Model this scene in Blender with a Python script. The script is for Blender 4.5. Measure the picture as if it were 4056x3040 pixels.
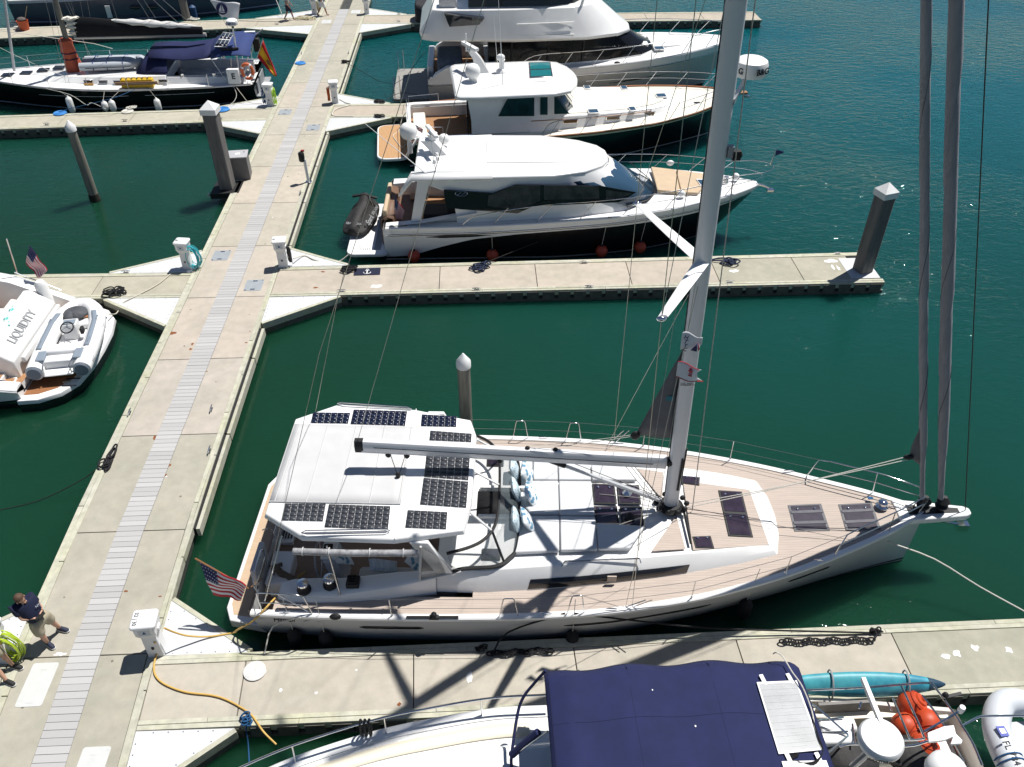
import bpy, bmesh, math, random
from mathutils import Vector, Matrix, Quaternion
random.seed(7)
R = math.radians
for o in list(bpy.data.objects): bpy.data.objects.remove(o, do_unlink=True)
scene = bpy.context.scene
COL = scene.collection

# ---------------------------------------------------------------- camera
W, H, FPX = 4056.0, 3040.0, 3300.0
PITCH, YAW, CH = R(39.2), R(2.6), 16.0
cam_data = bpy.data.cameras.new('camera'); cam_data.sensor_fit = 'HORIZONTAL'
cam_data.angle = 2*math.atan(W/2/FPX); cam_data.clip_end = 3000; cam_data.clip_start = 0.1
cam = bpy.data.objects.new('camera', cam_data); COL.objects.link(cam)
cam.location = (0, 0, CH); cam.rotation_euler = (R(90)-PITCH, 0, -YAW)
scene.camera = cam
# ---------------------------------------------------------------- sky, sun, exposure
SUN_EL, SUN_AZ = R(65), R(36)          # azimuth measured from +X towards +Y
world = bpy.data.worlds.new('World'); scene.world = world; world.use_nodes = True
wn = world.node_tree.nodes; wl = world.node_tree.links; wn.clear()
sky = wn.new('ShaderNodeTexSky'); sky.sky_type = 'NISHITA'; sky.sun_disc = False
sky.sun_elevation = SUN_EL; sky.sun_rotation = R(90)-SUN_AZ
sky.air_density = 0.8; sky.dust_density = 0.15; sky.ozone_density = 1.5
bg = wn.new('ShaderNodeBackground'); bg.inputs[1].default_value = 0.052
wo = wn.new('ShaderNodeOutputWorld'); wl.new(sky.outputs[0], bg.inputs[0]); wl.new(bg.outputs[0], wo.inputs[0])
sd = bpy.data.lights.new('sun', 'SUN'); sd.energy = 5.0; sd.angle = R(0.53); sd.color = (1, .968, .92)
sun = bpy.data.objects.new('sun', sd); COL.objects.link(sun); sun.location = (30, 20, 60)
sv = Vector((math.cos(SUN_EL)*math.cos(SUN_AZ), math.cos(SUN_EL)*math.sin(SUN_AZ), math.sin(SUN_EL)))
sun.rotation_euler = sv.to_track_quat('Z', 'Y').to_euler()
vs = scene.view_settings
vs.view_transform = 'Standard'; vs.look = 'None'; vs.exposure = 0.28; vs.gamma = 1; vs.use_curve_mapping = False
scene.render.engine = 'CYCLES'

# ---------------------------------------------------------------- a point of the place from a bearing and a height
_f = Vector((math.sin(YAW)*math.cos(PITCH), math.cos(YAW)*math.cos(PITCH), -math.sin(PITCH)))
_r = Vector((math.cos(YAW), -math.sin(YAW), 0)); _u = _r.cross(_f)
def at(x, y, z=0.0):
    d = _f + _r*((x-W/2)/FPX) - _u*((y-H/2)/FPX)
    return Vector((0, 0, CH)) + d*((z-CH)/d.z)

# ---------------------------------------------------------------- materials
MATS = {}
def mat(name, col, rough=.5, metal=0, var=0.0, scale=4.0, bump=0.0, bscale=40.0, dirt=None, dscale=1.5, damt=.5,
        spec=.5, tint=False, coat=0.0, alpha=1.0, trans=0.0, stretch=(1,1,1), emit=None, rnd=0.0, ior=1.45, planks=0, pamt=.3, dirt2=None, d2scale=.35, d2amt=.5, speck=0):
    """var: brightness variation; dirt: second colour mixed by a large noise; tint: multiply by object colour"""
    if name in MATS: return MATS[name]
    m = bpy.data.materials.new(name); m.use_nodes = True
    nt = m.node_tree; N = nt.nodes; L = nt.links
    b = N['Principled BSDF']
    b.inputs['Roughness'].default_value = rough; b.inputs['Metallic'].default_value = metal
    b.inputs['Specular IOR Level'].default_value = spec; b.inputs['Coat Weight'].default_value = coat
    b.inputs['Coat Roughness'].default_value = .05
    b.inputs['Alpha'].default_value = alpha; b.inputs['Transmission Weight'].default_value = trans; b.inputs['IOR'].default_value = ior
    tc = N.new('ShaderNodeTexCoord'); mp = N.new('ShaderNodeMapping'); mp.inputs['Scale'].default_value = stretch
    L.new(tc.outputs['Object'], mp.inputs[0])
    c = N.new('ShaderNodeRGB'); c.outputs[0].default_value = (*col, 1); out = c.outputs[0]
    def noise(s, d=6, r=.6):
        n = N.new('ShaderNodeTexNoise'); n.inputs['Scale'].default_value = s; n.inputs['Detail'].default_value = d
        n.inputs['Roughness'].default_value = r; L.new(mp.outputs[0], n.inputs[0]); return n.outputs[0]
    def mixc(kind, fac, a, bb):
        x = N.new('ShaderNodeMix'); x.data_type = 'RGBA'; x.blend_type = kind
        if hasattr(fac, 'is_output'): L.new(fac, x.inputs[0])
        else: x.inputs[0].default_value = fac
        for s, v in ((6, a), (7, bb)):
            if hasattr(v, 'is_output'): L.new(v, x.inputs[s])
            else: x.inputs[s].default_value = (*v, 1)
        return x.outputs[2]
    def ramp(src, p0, p1, c0, c1):
        r = N.new('ShaderNodeValToRGB'); r.color_ramp.elements[0].position = p0; r.color_ramp.elements[1].position = p1
        r.color_ramp.elements[0].color = (*c0, 1); r.color_ramp.elements[1].color = (*c1, 1); L.new(src, r.inputs[0]); return r.outputs[0]
    if dirt:
        f = ramp(noise(dscale), .42, .68, (0,)*3, (damt,)*3)
        out = mixc('MIX', f, out, dirt)
    if dirt2:
        f = ramp(noise(d2scale, 8, .7), .48, .62, (0,)*3, (d2amt,)*3); out = mixc('MIX', f, out, dirt2)
    if speck:
        f = ramp(noise(70, 2), .3, .7, (1-speck,)*3, (1+speck,)*3); out = mixc('MULTIPLY', 1.0, out, f)
    if planks:
        wv = N.new('ShaderNodeTexWave'); wv.wave_type = 'BANDS'; wv.bands_direction = 'Y'; wv.inputs['Scale'].default_value = planks; wv.inputs['Distortion'].default_value = 0
        L.new(tc.outputs['Object'], wv.inputs[0]); f = ramp(wv.outputs[1], .02, .16, (1-pamt,)*3, (1,)*3); out = mixc('MULTIPLY', 1.0, out, f)
    if var:
        f = ramp(noise(scale), .3, .7, (1-var,)*3, (1+var*.6,)*3)
        out = mixc('MULTIPLY', 1.0, out, f)
    if tint:
        oi = N.new('ShaderNodeObjectInfo'); out = mixc('MULTIPLY', 1.0, out, oi.outputs['Color'])
    if rnd:
        oi = N.new('ShaderNodeObjectInfo'); f = ramp(oi.outputs['Random'], 0, 1, (1-rnd,)*3, (1+rnd,)*3)
        out = mixc('MULTIPLY', 1.0, out, f)
    L.new(out, b.inputs['Base Color'])
    if bump:
        bp = N.new('ShaderNodeBump'); bp.inputs['Strength'].default_value = bump; bp.inputs['Distance'].default_value = .02
        L.new(noise(bscale, 4), bp.inputs['Height']); L.new(bp.outputs[0], b.inputs['Normal'])
    if emit: b.inputs['Emission Color'].default_value = (*emit, 1); b.inputs['Emission Strength'].default_value = 1
    MATS[name] = m; return m
def glass(name, col=(.02,.025,.03), rough=.04): return mat(name, col, rough, spec=.55, coat=.15)

gel = mat('gelcoat white', (.80,.80,.79), .22, var=.035, scale=1.3, coat=.3, dirt=(.66,.65,.61), dscale=.9, damt=.22)
gel2 = mat('gelcoat nonskid', (.78,.78,.77), .5, var=.03, scale=2, bump=.12, bscale=160, dirt=(.62,.61,.57), dscale=1.1, damt=.25)
cream = mat('gelcoat cream', (.80,.74,.60), .45, var=.04, scale=2, bump=.1, bscale=150, dirt=(.66,.6,.47), dscale=1.2, damt=.25)
creamw = mat('gelcoat warm white', (.80,.78,.72), .25, var=.04, scale=1.5, coat=.3, dirt=(.66,.62,.54), dscale=1, damt=.25)
black = mat('black gloss hull', (.006,.006,.008), .2, var=.2, scale=3, spec=.3)
blackm = mat('black matt', (.012,.012,.013), .6, var=.2, scale=8)
rubber = mat('black rubber', (.015,.015,.016), .75, bump=.2, bscale=60)
steel = mat('stainless steel', (.62,.62,.63), .18, 1.0)
alu = mat('anodised aluminium', (.52,.53,.55), .35, .55, var=.05, scale=3)
chrome = mat('chrome', (.8,.8,.82), .08, 1.0)
dglass = glass('dark glass', (.012,.013,.016))
bglass = glass('blue glass', (.03,.07,.12))
tglass = glass('teal glass', (.02,.17,.19))
rope_w = mat('white rope', (.62,.6,.54), .8, var=.2, scale=60, bump=.5, bscale=120)
rope_k = mat('black rope', (.012,.012,.014), .8, bump=.6, bscale=120)
rope_b = mat('blue rope', (.015,.09,.22), .8, bump=.5, bscale=120)
rope_y = mat('yellow cord', (.62,.36,.08), .5, var=.1, scale=40)
teak = mat('teak deck', (.36,.19,.09), .6, var=.18, scale=3, stretch=(1,14,1), dirt=(.27,.15,.08), dscale=1.2)
navy = mat('navy canvas', (.0075,.0125,.064), .85, var=.14, scale=2.5, bump=.25, bscale=260, dirt=(.011,.018,.085), dscale=2)
greyc = mat('grey canvas', (.53,.53,.53), .85, var=.06, scale=2, bump=.15, bscale=220)
orange = mat('orange vinyl', (.62,.075,.02), .45, var=.1, scale=4)
whitep = mat('white plastic', (.78,.78,.77), .35, var=.03, scale=3)
greyp = mat('grey plastic', (.3,.31,.32), .5, var=.08, scale=5)

# ---------------------------------------------------------------- mesh builder
class MB:
    def __init__(s): s.v, s.f, s.m = [], [], []
    def add(s, vs, fs, m=0):
        k = len(s.v); s.v += [tuple(p) for p in vs]; s.f += [tuple(i+k for i in f) for f in fs]; s.m += [m]*len(fs); return s
    def box(s, x0, x1, y0, y1, z0, z1, m=0):
        return s.add([(x0,y0,z0),(x1,y0,z0),(x1,y1,z0),(x0,y1,z0),(x0,y0,z1),(x1,y0,z1),(x1,y1,z1),(x0,y1,z1)],
                     [(0,3,2,1),(4,5,6,7),(0,1,5,4),(1,2,6,5),(2,3,7,6),(3,0,4,7)], m)
    def obox(s, c, size, rz=0, m=0, rot=None):
        q = rot if rot else Matrix.Rotation(rz, 3, 'Z'); c = Vector(c); h = [k/2 for k in size]
        P = [c+q@Vector((a*h[0],b*h[1],d*h[2])) for d in (-1,1) for a,b in ((-1,-1),(1,-1),(1,1),(-1,1))]
        return s.add(P, [(0,3,2,1),(4,5,6,7),(0,1,5,4),(1,2,6,5),(2,3,7,6),(3,0,4,7)], m)
    def prism(s, poly, z0, z1, m=0):
        """poly of (x,y) or (x,y,z): with z the top follows it and z1 is ignored (z0 = thickness)"""
        if len(poly[0]) == 3: top = [Vector(p) for p in poly]; bot = [Vector(p)-Vector((0,0,z0)) for p in poly]
        else: top = [(p[0],p[1],z1) for p in poly]; bot = [(p[0],p[1],z0) for p in poly]
        n = len(poly); a = sum(poly[i][0]*poly[(i+1)%n][1]-poly[(i+1)%n][0]*poly[i][1] for i in range(n))
        idx = list(range(n)) if a > 0 else list(range(n))[::-1]
        fs = [tuple(n+i for i in idx), tuple(idx[::-1])]
        for k in range(n):
            i, j = idx[k], idx[(k+1)%n]; fs.append((i,j,n+j,n+i))
        return s.add(list(bot)+list(top), fs, m)
    def tube(s, pts, r, n=6, closed=False, m=0, caps=True):
        P = [Vector(p) for p in pts]; k = len(P); rr = r if isinstance(r,(list,tuple)) else [r]*k
        rings = []; prev = None
        for i in range(k):
            if closed: t = P[(i+1)%k]-P[i-1]
            else: t = P[min(i+1,k-1)]-P[max(i-1,0)]
            if t.length < 1e-9: t = Vector((0,0,1))
            t.normalize()
            if prev is None:
                a = Vector((0,0,1)) if abs(t.z) < .9 else Vector((1,0,0)); a = (a-t*a.dot(t)).normalized()
            else:
                a = prev-t*prev.dot(t); a = a.normalized() if a.length > 1e-6 else t.orthogonal().normalized()
            prev = a; b = t.cross(a)
            rings.append([P[i]+(a*math.cos(2*math.pi*j/n)+b*math.sin(2*math.pi*j/n))*rr[i] for j in range(n)])
        return s.loft(rings, True, caps and not closed, caps and not closed, m, closed)
    def loft(s, rings, ring_closed=True, cap0=False, cap1=False, m=0, closed=False):
        n = len(rings[0]); V = [p for r in rings for p in r]; fs = []; K = len(rings)
        for i in range(K if closed else K-1):
            a, b = i*n, ((i+1)%K)*n
            for j in range(n if ring_closed else n-1):
                j2 = (j+1)%n; fs.append((a+j,a+j2,b+j2,b+j))
        if cap0: fs.append(tuple(range(n))[::-1])
        if cap1: fs.append(tuple((K-1)*n+j for j in range(n)))
        return s.add(V, fs, m)
    def lathe(s, prof, n=16, c=(0,0,0), m=0, rot=None):
        c = Vector(c); q = rot or Matrix.Identity(3)
        rings = [[c+q@Vector((r*math.cos(2*math.pi*j/n), r*math.sin(2*math.pi*j/n), z)) for j in range(n)] for r, z in prof]
        return s.loft(rings, True, True, True, m)
    def ball(s, c, r, n=12, k=8, m=0, rot=None):
        r = r if isinstance(r,(tuple,list)) else (r,r,r); c = Vector(c); q = rot or Matrix.Identity(3)
        rings = []
        for i in range(k+1):
            t = math.pi*(i/k) ; t = min(max(t,.06),math.pi-.06)
            rings.append([c+q@Vector((r[0]*math.sin(t)*math.cos(2*math.pi*j/n), r[1]*math.sin(t)*math.sin(2*math.pi*j/n), -r[2]*math.cos(t))) for j in range(n)])
        return s.loft(rings, True, True, True, m)
    def grid(s, fn, nu, nv, m=0):
        V = [fn(i/nu, j/nv) for i in range(nu+1) for j in range(nv+1)]; fs = []
        for i in range(nu):
            for j in range(nv):
                a = i*(nv+1)+j; fs.append((a,a+nv+1,a+nv+2,a+1))
        return s.add(V, fs, m)
    def mesh(s, name, mats, angle=38, weld=False):
        me = bpy.data.meshes.new(name); me.from_pydata(s.v, [], s.f)
        mats = mats if isinstance(mats,(list,tuple)) else [mats]
        for x in mats: me.materials.append(x)
        me.polygons.foreach_set('material_index', s.m)
        me.polygons.foreach_set('use_smooth', [True]*len(s.f)); me.update()
        bm = bmesh.new(); bm.from_mesh(me)
        if weld: bmesh.ops.remove_doubles(bm, verts=bm.verts, dist=weld)
        bmesh.ops.recalc_face_normals(bm, faces=bm.faces); bm.to_mesh(me); bm.free()
        me.set_sharp_from_angle(angle=R(angle)); return me
    def build(s, name, mats, parent=None, angle=38, bevel=0, solid=0, sub=0, weld=False):
        o = bpy.data.objects.new(name, s.mesh(name, mats, angle, weld)); COL.objects.link(o)
        if parent: o.parent = parent
        if sub: x = o.modifiers.new('s','SUBSURF'); x.levels = x.render_levels = sub
        if solid: x = o.modifiers.new('t','SOLIDIFY'); x.thickness = solid; x.offset = 0
        if bevel: x = o.modifiers.new('b','BEVEL'); x.width = bevel; x.segments = 2; x.limit_method = 'ANGLE'; x.angle_limit = R(40)
        return o
def tag(o, label, cat, group=None):
    o['label'] = label; o['category'] = cat
    if group: o['group'] = group
    return o
def struct(o, label=None):
    o['kind'] = 'structure'
    if label: o['label'] = label
    return o
def empty(name, loc, rz=0):
    o = bpy.data.objects.new(name, None); COL.objects.link(o); o.location = loc; o.rotation_euler = (0,0,rz); o.empty_display_size = .2
    return o
def thing(name, label, cat, loc=(0,0,0), rz=0, group=None): return tag(empty(name, loc, rz), label, cat, group)
def copy_tree(o, parent=None):
    c = o.copy(); COL.objects.link(c); c.parent = parent
    for ch in [x for x in bpy.data.objects if x.parent == o]: copy_tree(ch, c)
    return c
def spline(pts, n=8, closed=False):
    P = [Vector(p) for p in pts]; k = len(P); out = []
    for i in range(k if closed else k-1):
        p1, p2 = P[i], P[(i+1)%k]; p0 = P[i-1] if (i or closed) else p1*2-p2; p3 = P[(i+2)%k] if (closed or i+2 < k) else p2*2-p1
        for j in range(n):
            t = j/n
            out.append(.5*((2*p1)+(p2-p0)*t+(2*p0-5*p1+4*p2-p3)*t*t+(3*p1-p0-3*p2+p3)*t**3))
    if not closed: out.append(P[-1])
    return out
def sag(a, b, d=.15, n=10):
    a, b = Vector(a), Vector(b)
    return [a.lerp(b, i/n)-Vector((0,0,d*4*(i/n)*(1-i/n))) for i in range(n+1)]
def text_part(body, size, name, m, parent, loc, rot, ext=.002, align='CENTER', bold=False):
    cu = bpy.data.curves.new('t','FONT'); cu.body = body; cu.size = size; cu.extrude = ext; cu.align_x = align; cu.align_y = 'CENTER'
    if bold: cu.offset = size*.02
    cu.resolution_u = 3
    ob = bpy.data.objects.new('t', cu); COL.objects.link(ob)
    dg = bpy.context.evaluated_depsgraph_get(); me = bpy.data.meshes.new_from_object(ob.evaluated_get(dg))
    bpy.data.objects.remove(ob, do_unlink=True); me.materials.clear(); me.materials.append(m)
    o = bpy.data.objects.new(name, me); COL.objects.link(o); o.parent = parent; o.location = loc
    if isinstance(rot, Matrix): o.rotation_euler = rot.to_euler()
    else: o.rotation_euler = rot
    return o
def frame(xdir, up):
    """rotation whose local X is xdir and local Z the surface normal up (for text and flat marks)"""
    x = Vector(xdir).normalized(); z = Vector(up); z = (z-x*z.dot(x)).normalized(); y = z.cross(x)
    return Matrix((x,y,z)).transposed()
def interp(x, tab):
    if x <= tab[0][0]: return tab[0][1]
    for (a, fa), (b, fb) in zip(tab, tab[1:]):
        if x <= b: return fa+(fb-fa)*(x-a)/(b-a)
    return tab[-1][1]
# ================================================================ water
WZ = -0.5
def water_material():
    m = bpy.data.materials.new('harbour water'); m.use_nodes = True; N = m.node_tree.nodes; L = m.node_tree.links
    b = N['Principled BSDF']; b.inputs['Roughness'].default_value = .05; b.inputs['IOR'].default_value = 1.36
    b.subsurface_method = 'BURLEY'; b.inputs['Subsurface Weight'].default_value = 1; b.inputs['Subsurface Radius'].default_value = (.8,1,1); b.inputs['Subsurface Scale'].default_value = 1.3   # light comes back from within the murky water
    tc = N.new('ShaderNodeTexCoord')
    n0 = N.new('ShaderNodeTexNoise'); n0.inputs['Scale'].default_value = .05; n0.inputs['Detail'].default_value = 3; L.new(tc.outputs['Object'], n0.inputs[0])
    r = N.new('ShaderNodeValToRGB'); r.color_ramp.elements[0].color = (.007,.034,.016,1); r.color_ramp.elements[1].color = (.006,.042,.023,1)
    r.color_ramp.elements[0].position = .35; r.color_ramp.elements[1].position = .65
    # the basin water is murky green; the far blue is painted-in sky reflection
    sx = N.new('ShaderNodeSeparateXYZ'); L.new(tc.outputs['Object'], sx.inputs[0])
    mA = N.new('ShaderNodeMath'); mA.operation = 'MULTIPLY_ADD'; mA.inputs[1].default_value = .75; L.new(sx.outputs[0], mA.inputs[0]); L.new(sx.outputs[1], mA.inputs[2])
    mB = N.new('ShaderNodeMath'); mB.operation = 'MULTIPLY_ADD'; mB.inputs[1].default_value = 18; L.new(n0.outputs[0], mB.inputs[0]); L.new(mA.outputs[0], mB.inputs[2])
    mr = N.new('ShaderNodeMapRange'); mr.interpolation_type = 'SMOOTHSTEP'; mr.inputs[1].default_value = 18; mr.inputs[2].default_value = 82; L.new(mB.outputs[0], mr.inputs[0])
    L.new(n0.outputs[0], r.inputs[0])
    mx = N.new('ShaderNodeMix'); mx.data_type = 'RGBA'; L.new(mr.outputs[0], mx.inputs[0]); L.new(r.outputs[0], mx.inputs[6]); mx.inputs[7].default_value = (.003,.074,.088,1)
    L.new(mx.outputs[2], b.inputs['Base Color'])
    def wave(scale, stretch, rz, det, dist):
        mp = N.new('ShaderNodeMapping'); mp.inputs['Scale'].default_value = stretch; mp.inputs['Rotation'].default_value = (0,0,rz)
        L.new(tc.outputs['Object'], mp.inputs[0])
        n = N.new('ShaderNodeTexNoise'); n.inputs['Scale'].default_value = scale; n.inputs['Detail'].default_value = det
        n.inputs['Roughness'].default_value = .55; n.inputs['Distortion'].default_value = dist; L.new(mp.outputs[0], n.inputs[0]); return n.outputs[0]
    h1 = wave(1.5, (1,2.0,1), R(30), 3, .5); h2 = wave(3.6, (1,1.9,1), R(42), 3, .3)
    big = wave(.09, (1,1,1), 0, 2, 0)                   # gusts: patches of rougher and calmer water
    gr = N.new('ShaderNodeMapRange'); gr.inputs[1].default_value = .35; gr.inputs[2].default_value = .68; gr.inputs[3].default_value = .25; gr.inputs[4].default_value = 1
    L.new(big, gr.inputs[0])
    ad = N.new('ShaderNodeMath'); ad.operation = 'MULTIPLY_ADD'; ad.inputs[1].default_value = .5; L.new(h2, ad.inputs[0]); L.new(h1, ad.inputs[2])
    mu = N.new('ShaderNodeMath'); mu.operation = 'MULTIPLY'; L.new(ad.outputs[0], mu.inputs[0]); L.new(gr.outputs[0], mu.inputs[1])
    op = N.new('ShaderNodeMapRange'); op.inputs[1].default_value = 0; op.inputs[2].default_value = .6; op.inputs[3].default_value = .2; op.inputs[4].default_value = .62; L.new(mr.outputs[0], op.inputs[0])   # sheltered near the docks, rougher in the open
    mu2 = N.new('ShaderNodeMath'); mu2.operation = 'MULTIPLY'; L.new(mu.outputs[0], mu2.inputs[0]); L.new(op.outputs[0], mu2.inputs[1]); mu = mu2
    bp = N.new('ShaderNodeBump'); bp.inputs['Strength'].default_value = .75; bp.inputs['Distance'].default_value = .22
    L.new(mu.outputs[0], bp.inputs['Height']); L.new(bp.outputs[0], b.inputs['Normal'])
    return m
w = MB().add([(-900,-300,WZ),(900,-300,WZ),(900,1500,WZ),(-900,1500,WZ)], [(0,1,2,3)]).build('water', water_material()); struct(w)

# ================================================================ docks
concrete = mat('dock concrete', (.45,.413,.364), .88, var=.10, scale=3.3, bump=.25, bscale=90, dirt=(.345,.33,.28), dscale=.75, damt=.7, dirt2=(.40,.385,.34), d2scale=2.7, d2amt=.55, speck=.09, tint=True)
stripm = mat('composite plank', (.425,.42,.412), .6, var=.04, scale=12, stretch=(1,10,1), rnd=.09, bump=.1, bscale=80)
wood = mat('weathered timber', (.47,.46,.38), .85, var=.2, scale=5, stretch=(1,1,1), dirt=(.42,.42,.26), dscale=.8, damt=.6, bump=.3, bscale=50, rnd=.09)
woodd = mat('wet timber', (.10,.095,.08), .8, var=.3, scale=4, bump=.3, bscale=40)
floatm = mat('float side', (.045,.05,.045), .75, var=.4, scale=4)
gussetm = mat('white deck plate', (.58,.59,.60), .55, var=.03, scale=3, bump=.1, bscale=140, dirt=(.52,.53,.53), dscale=1.0, dirt2=(.5,.5,.47), d2scale=3, d2amt=.35)
rust = mat('rust', (.22,.075,.025), .9, var=.3, scale=20)
guano = mat('bird droppings', (.80,.80,.79), .8, var=.1, scale=30)
JY = [3.6+3.535*k for k in range(18)]; JY[2] = 10.68
XL = [(3,-8.72),(8.3,-8.99),(10.68,-9.13),(14.2,-9.23),(17.7,-9.23),(28,-9.17),(34.4,-9.14),(47,-9.05),(66,-8.93)]
def xs(y): return interp(y, XL)
wk = struct(empty('dock_walkway', (-8.9, 30, WZ)), 'main concrete walkway of the dock with a grey plank strip down its middle')
def wpart(mb, name, m, **k):
    o = mb.build(name, m, None, **k); o.parent = wk; o.matrix_parent_inverse = Matrix.Translation((8.9,-30,-WZ)); return o
OL, CL, SW, CR, OR_ = -1.25, -.98, .66, 1.68, 1.86       # offsets from strip's left edge
tints = [(.87,.89,.84),(.87,.885,.83),(.89,.9,.85),(.88,.895,.84),(1.02,1,.98),(1.07,1.02,.98),(1.05,1.01,.97),(1.03,1.01,.95),(1.05,1.01,.95),(1.0,.99,.93),(.98,.98,.93),(1,.97,.93),(.94,.96,.9),(.9,.92,.86),(.92,.93,.87),(.92,.92,.86),(.9,.92,.85)]
for k in range(17):
    y0, y1 = JY[k]+.012, JY[k+1]-.012
    a0, a1 = xs(y0), xs(y1)
    for u, v in ((CL, -.006), (SW+.006, CR)):
        o = wpart(MB().prism([(a0+u,y0),(a0+v,y0),(a1+v,y1),(a1+u,y1)], -.15, 0), 'concrete_panel', concrete, bevel=.008)
        t = tints[k]; j = random.uniform(.97,1.03); o.color = (t[0]*j,t[1]*j,t[2]*j,1)
    for s, (u, v, u2, v2) in enumerate(((OL,OL+.13,OL+.135,CL-.006),(CR+.006,CR+.115,CR+.12,OR_))):
        for p, q in ((u,v),(u2,v2)):
            sh = .9*(1 if p in (u,) else -1)
            yy0, yy1 = y0+sh, y1+sh
            b0, b1 = xs(yy0), xs(yy1)
            wpart(MB().prism([(b0+p,yy0),(b0+q,yy0),(b1+q,yy1),(b1+p,yy1)], -.2, .012 if p == u else .02), 'edge_board', wood, bevel=.006)
for k in range(2, 17):
    y0, y1 = JY[k-1], JY[k]; n = 21
    for i in range(n):
        a = y0+(y1-y0)*i/n+.005; b = y0+(y1-y0)*(i+1)/n-.005
        wpart(MB().prism([(xs(a),a),(xs(a)+SW,a),(xs(b)+SW,b),(xs(b),b)], -.05, .004+random.uniform(-.003,.003)), 'plank', stripm)
mb = MB()
for k in range(17):
    mb.prism([(xs(JY[k])+OL+.06,JY[k]),(xs(JY[k])+OR_-.05,JY[k]),(xs(JY[k+1])+OR_-.05,JY[k+1]),(xs(JY[k+1])+OL+.06,JY[k+1])], -.75, -.16)
wpart(mb, 'float', floatm)
# rub strip along the right edge
for k in range(3, 16):
    y0, y1 = JY[k]+.03, JY[k+1]-.03
    segs = [(y0,y1)]
    for g0, g1 in ((8.2,12.2),(22.9,27.9),(39.3,44),(54.8,60)):
        segs = [q for a, b in segs for q in ((a,min(b,g0)),(max(a,g1),b)) if q[1]-q[0] > .2]
    for a, b in segs:
        wpart(MB().prism([(xs(a)+OR_+.005,a),(xs(a)+OR_+.075,a),(xs(b)+OR_+.075,b),(xs(b)+OR_+.005,b)], -.22, -.02), 'rub_strip', rubber)
        wpart(MB().prism([(xs(a)+OR_+.08,a),(xs(a)+OR_+.17,a),(xs(b)+OR_+.17,b),(xs(b)+OR_+.08,b)], -.3, -.035), 'rub_board', wood)
# ---- access lids, rust and droppings on the walkway
lidm = mat('white access lid', (.55,.56,.55), .5, var=.05, scale=5, dirt=(.55,.56,.52), dscale=2)
lidg = mat('galvanised lid', (.40,.43,.45), .45, .3, var=.1, scale=6)
def rounded(cx, cy, w, h, r=.05, n=4, rz=0):
    P = []
    for sx, sy, a0 in ((1,1,0),(-1,1,90),(-1,-1,180),(1,-1,270)):
        for i in range(n+1):
            a = R(a0+90*i/n); x, y = sx*(w/2-r)+r*math.cos(a), sy*(h/2-r)+r*math.sin(a)
            P.append((cx+x*math.cos(rz)-y*math.sin(rz), cy+x*math.sin(rz)+y*math.cos(rz)))
    return P
def lid(px, py, w, h, m, ntxt=None):
    c = at(px, py, 0)
    o = wpart(MB().prism(rounded(c.x,c.y,w,h,.06), .001, .009), 'access_lid', m, bevel=.004)
    mb = MB()
    for sx, sy in ((.4,.44),(-.4,-.44)): mb.lathe([(.028,.0095),(.028,.0125),(.012,.0125)], 10, (c.x+sx*w,c.y+sy*h,0))
    mb.box(c.x-.08,c.x+.08,c.y-h*.42,c.y-h*.33,.0094,.0125); mb.box(c.x-.08,c.x+.08,c.y+h*.33,c.y+h*.42,.0094,.0125)
    s = mb.build('lid_fitting', steel if m is lidg else lidm, o)
lid(148, 2712, .55, 1.02, lidm); lid(352, 3060, .55, 1.02, lidm)
lid(876, 1013, .62, .72, lidg); lid(1006, 1131, .62, .72, lidg)
lid(1129, 445, .62, .72, lidg); lid(1241, 506, .62, .72, lidg)
lid(1293, 87, .62, .8, lidm); lid(1409, 48, .62, .8, lidm)
def blot(px, py, w, h, m, name='stain', z=.003, seed=0, par=None):
    c = at(px, py, 0); rr = random.Random(seed); n = 14; P = []
    for i in range(n):
        a = 2*math.pi*i/n; k = rr.uniform(.55,1.1); P.append((c.x+w/2*k*math.cos(a), c.y+h/2*k*math.sin(a)))
    return wpart(MB().prism(P, z-.002, z), name, m)
for i, (px, py, w, h) in enumerate([(684,1320,.26,.2),(762,1364,.1,.16),(755,1384,.1,.14),(975,1358,.12,.07),(820,1472,.06,.07),(673,1844,.08,.1),(656,1882,.08,.1),(498,2343,.13,.08),(634,2363,.09,.05),(990,1313,.07,.05),(612,1735,.1,.2)]):
    blot(px, py, w, h, rust, seed=i)
blot(238, 2592, .32, .1, guano, seed=40); blot(659,1888,.05,.05,guano,seed=41)

rs_ = random.Random(21); spotm = mat('dark spot',(.16,.14,.11),.9)
for i in range(30):
    y_ = rs_.uniform(8.5,50); x_ = xs(y_)+rs_.choice([rs_.uniform(CL+.1,-.1),rs_.uniform(SW+.1,CR-.1)]); k_ = rs_.uniform(.02,.05); m_ = rs_.choice([guano,spotm,spotm]); P_ = [(x_+k_*rs_.uniform(.4,1)*math.cos(2*math.pi*j/9),y_+k_*rs_.uniform(.4,1)*math.sin(2*math.pi*j/9)) for j in range(9)]
    wpart(MB().prism(P_,.001,.0026),'stain',m_)
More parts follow.
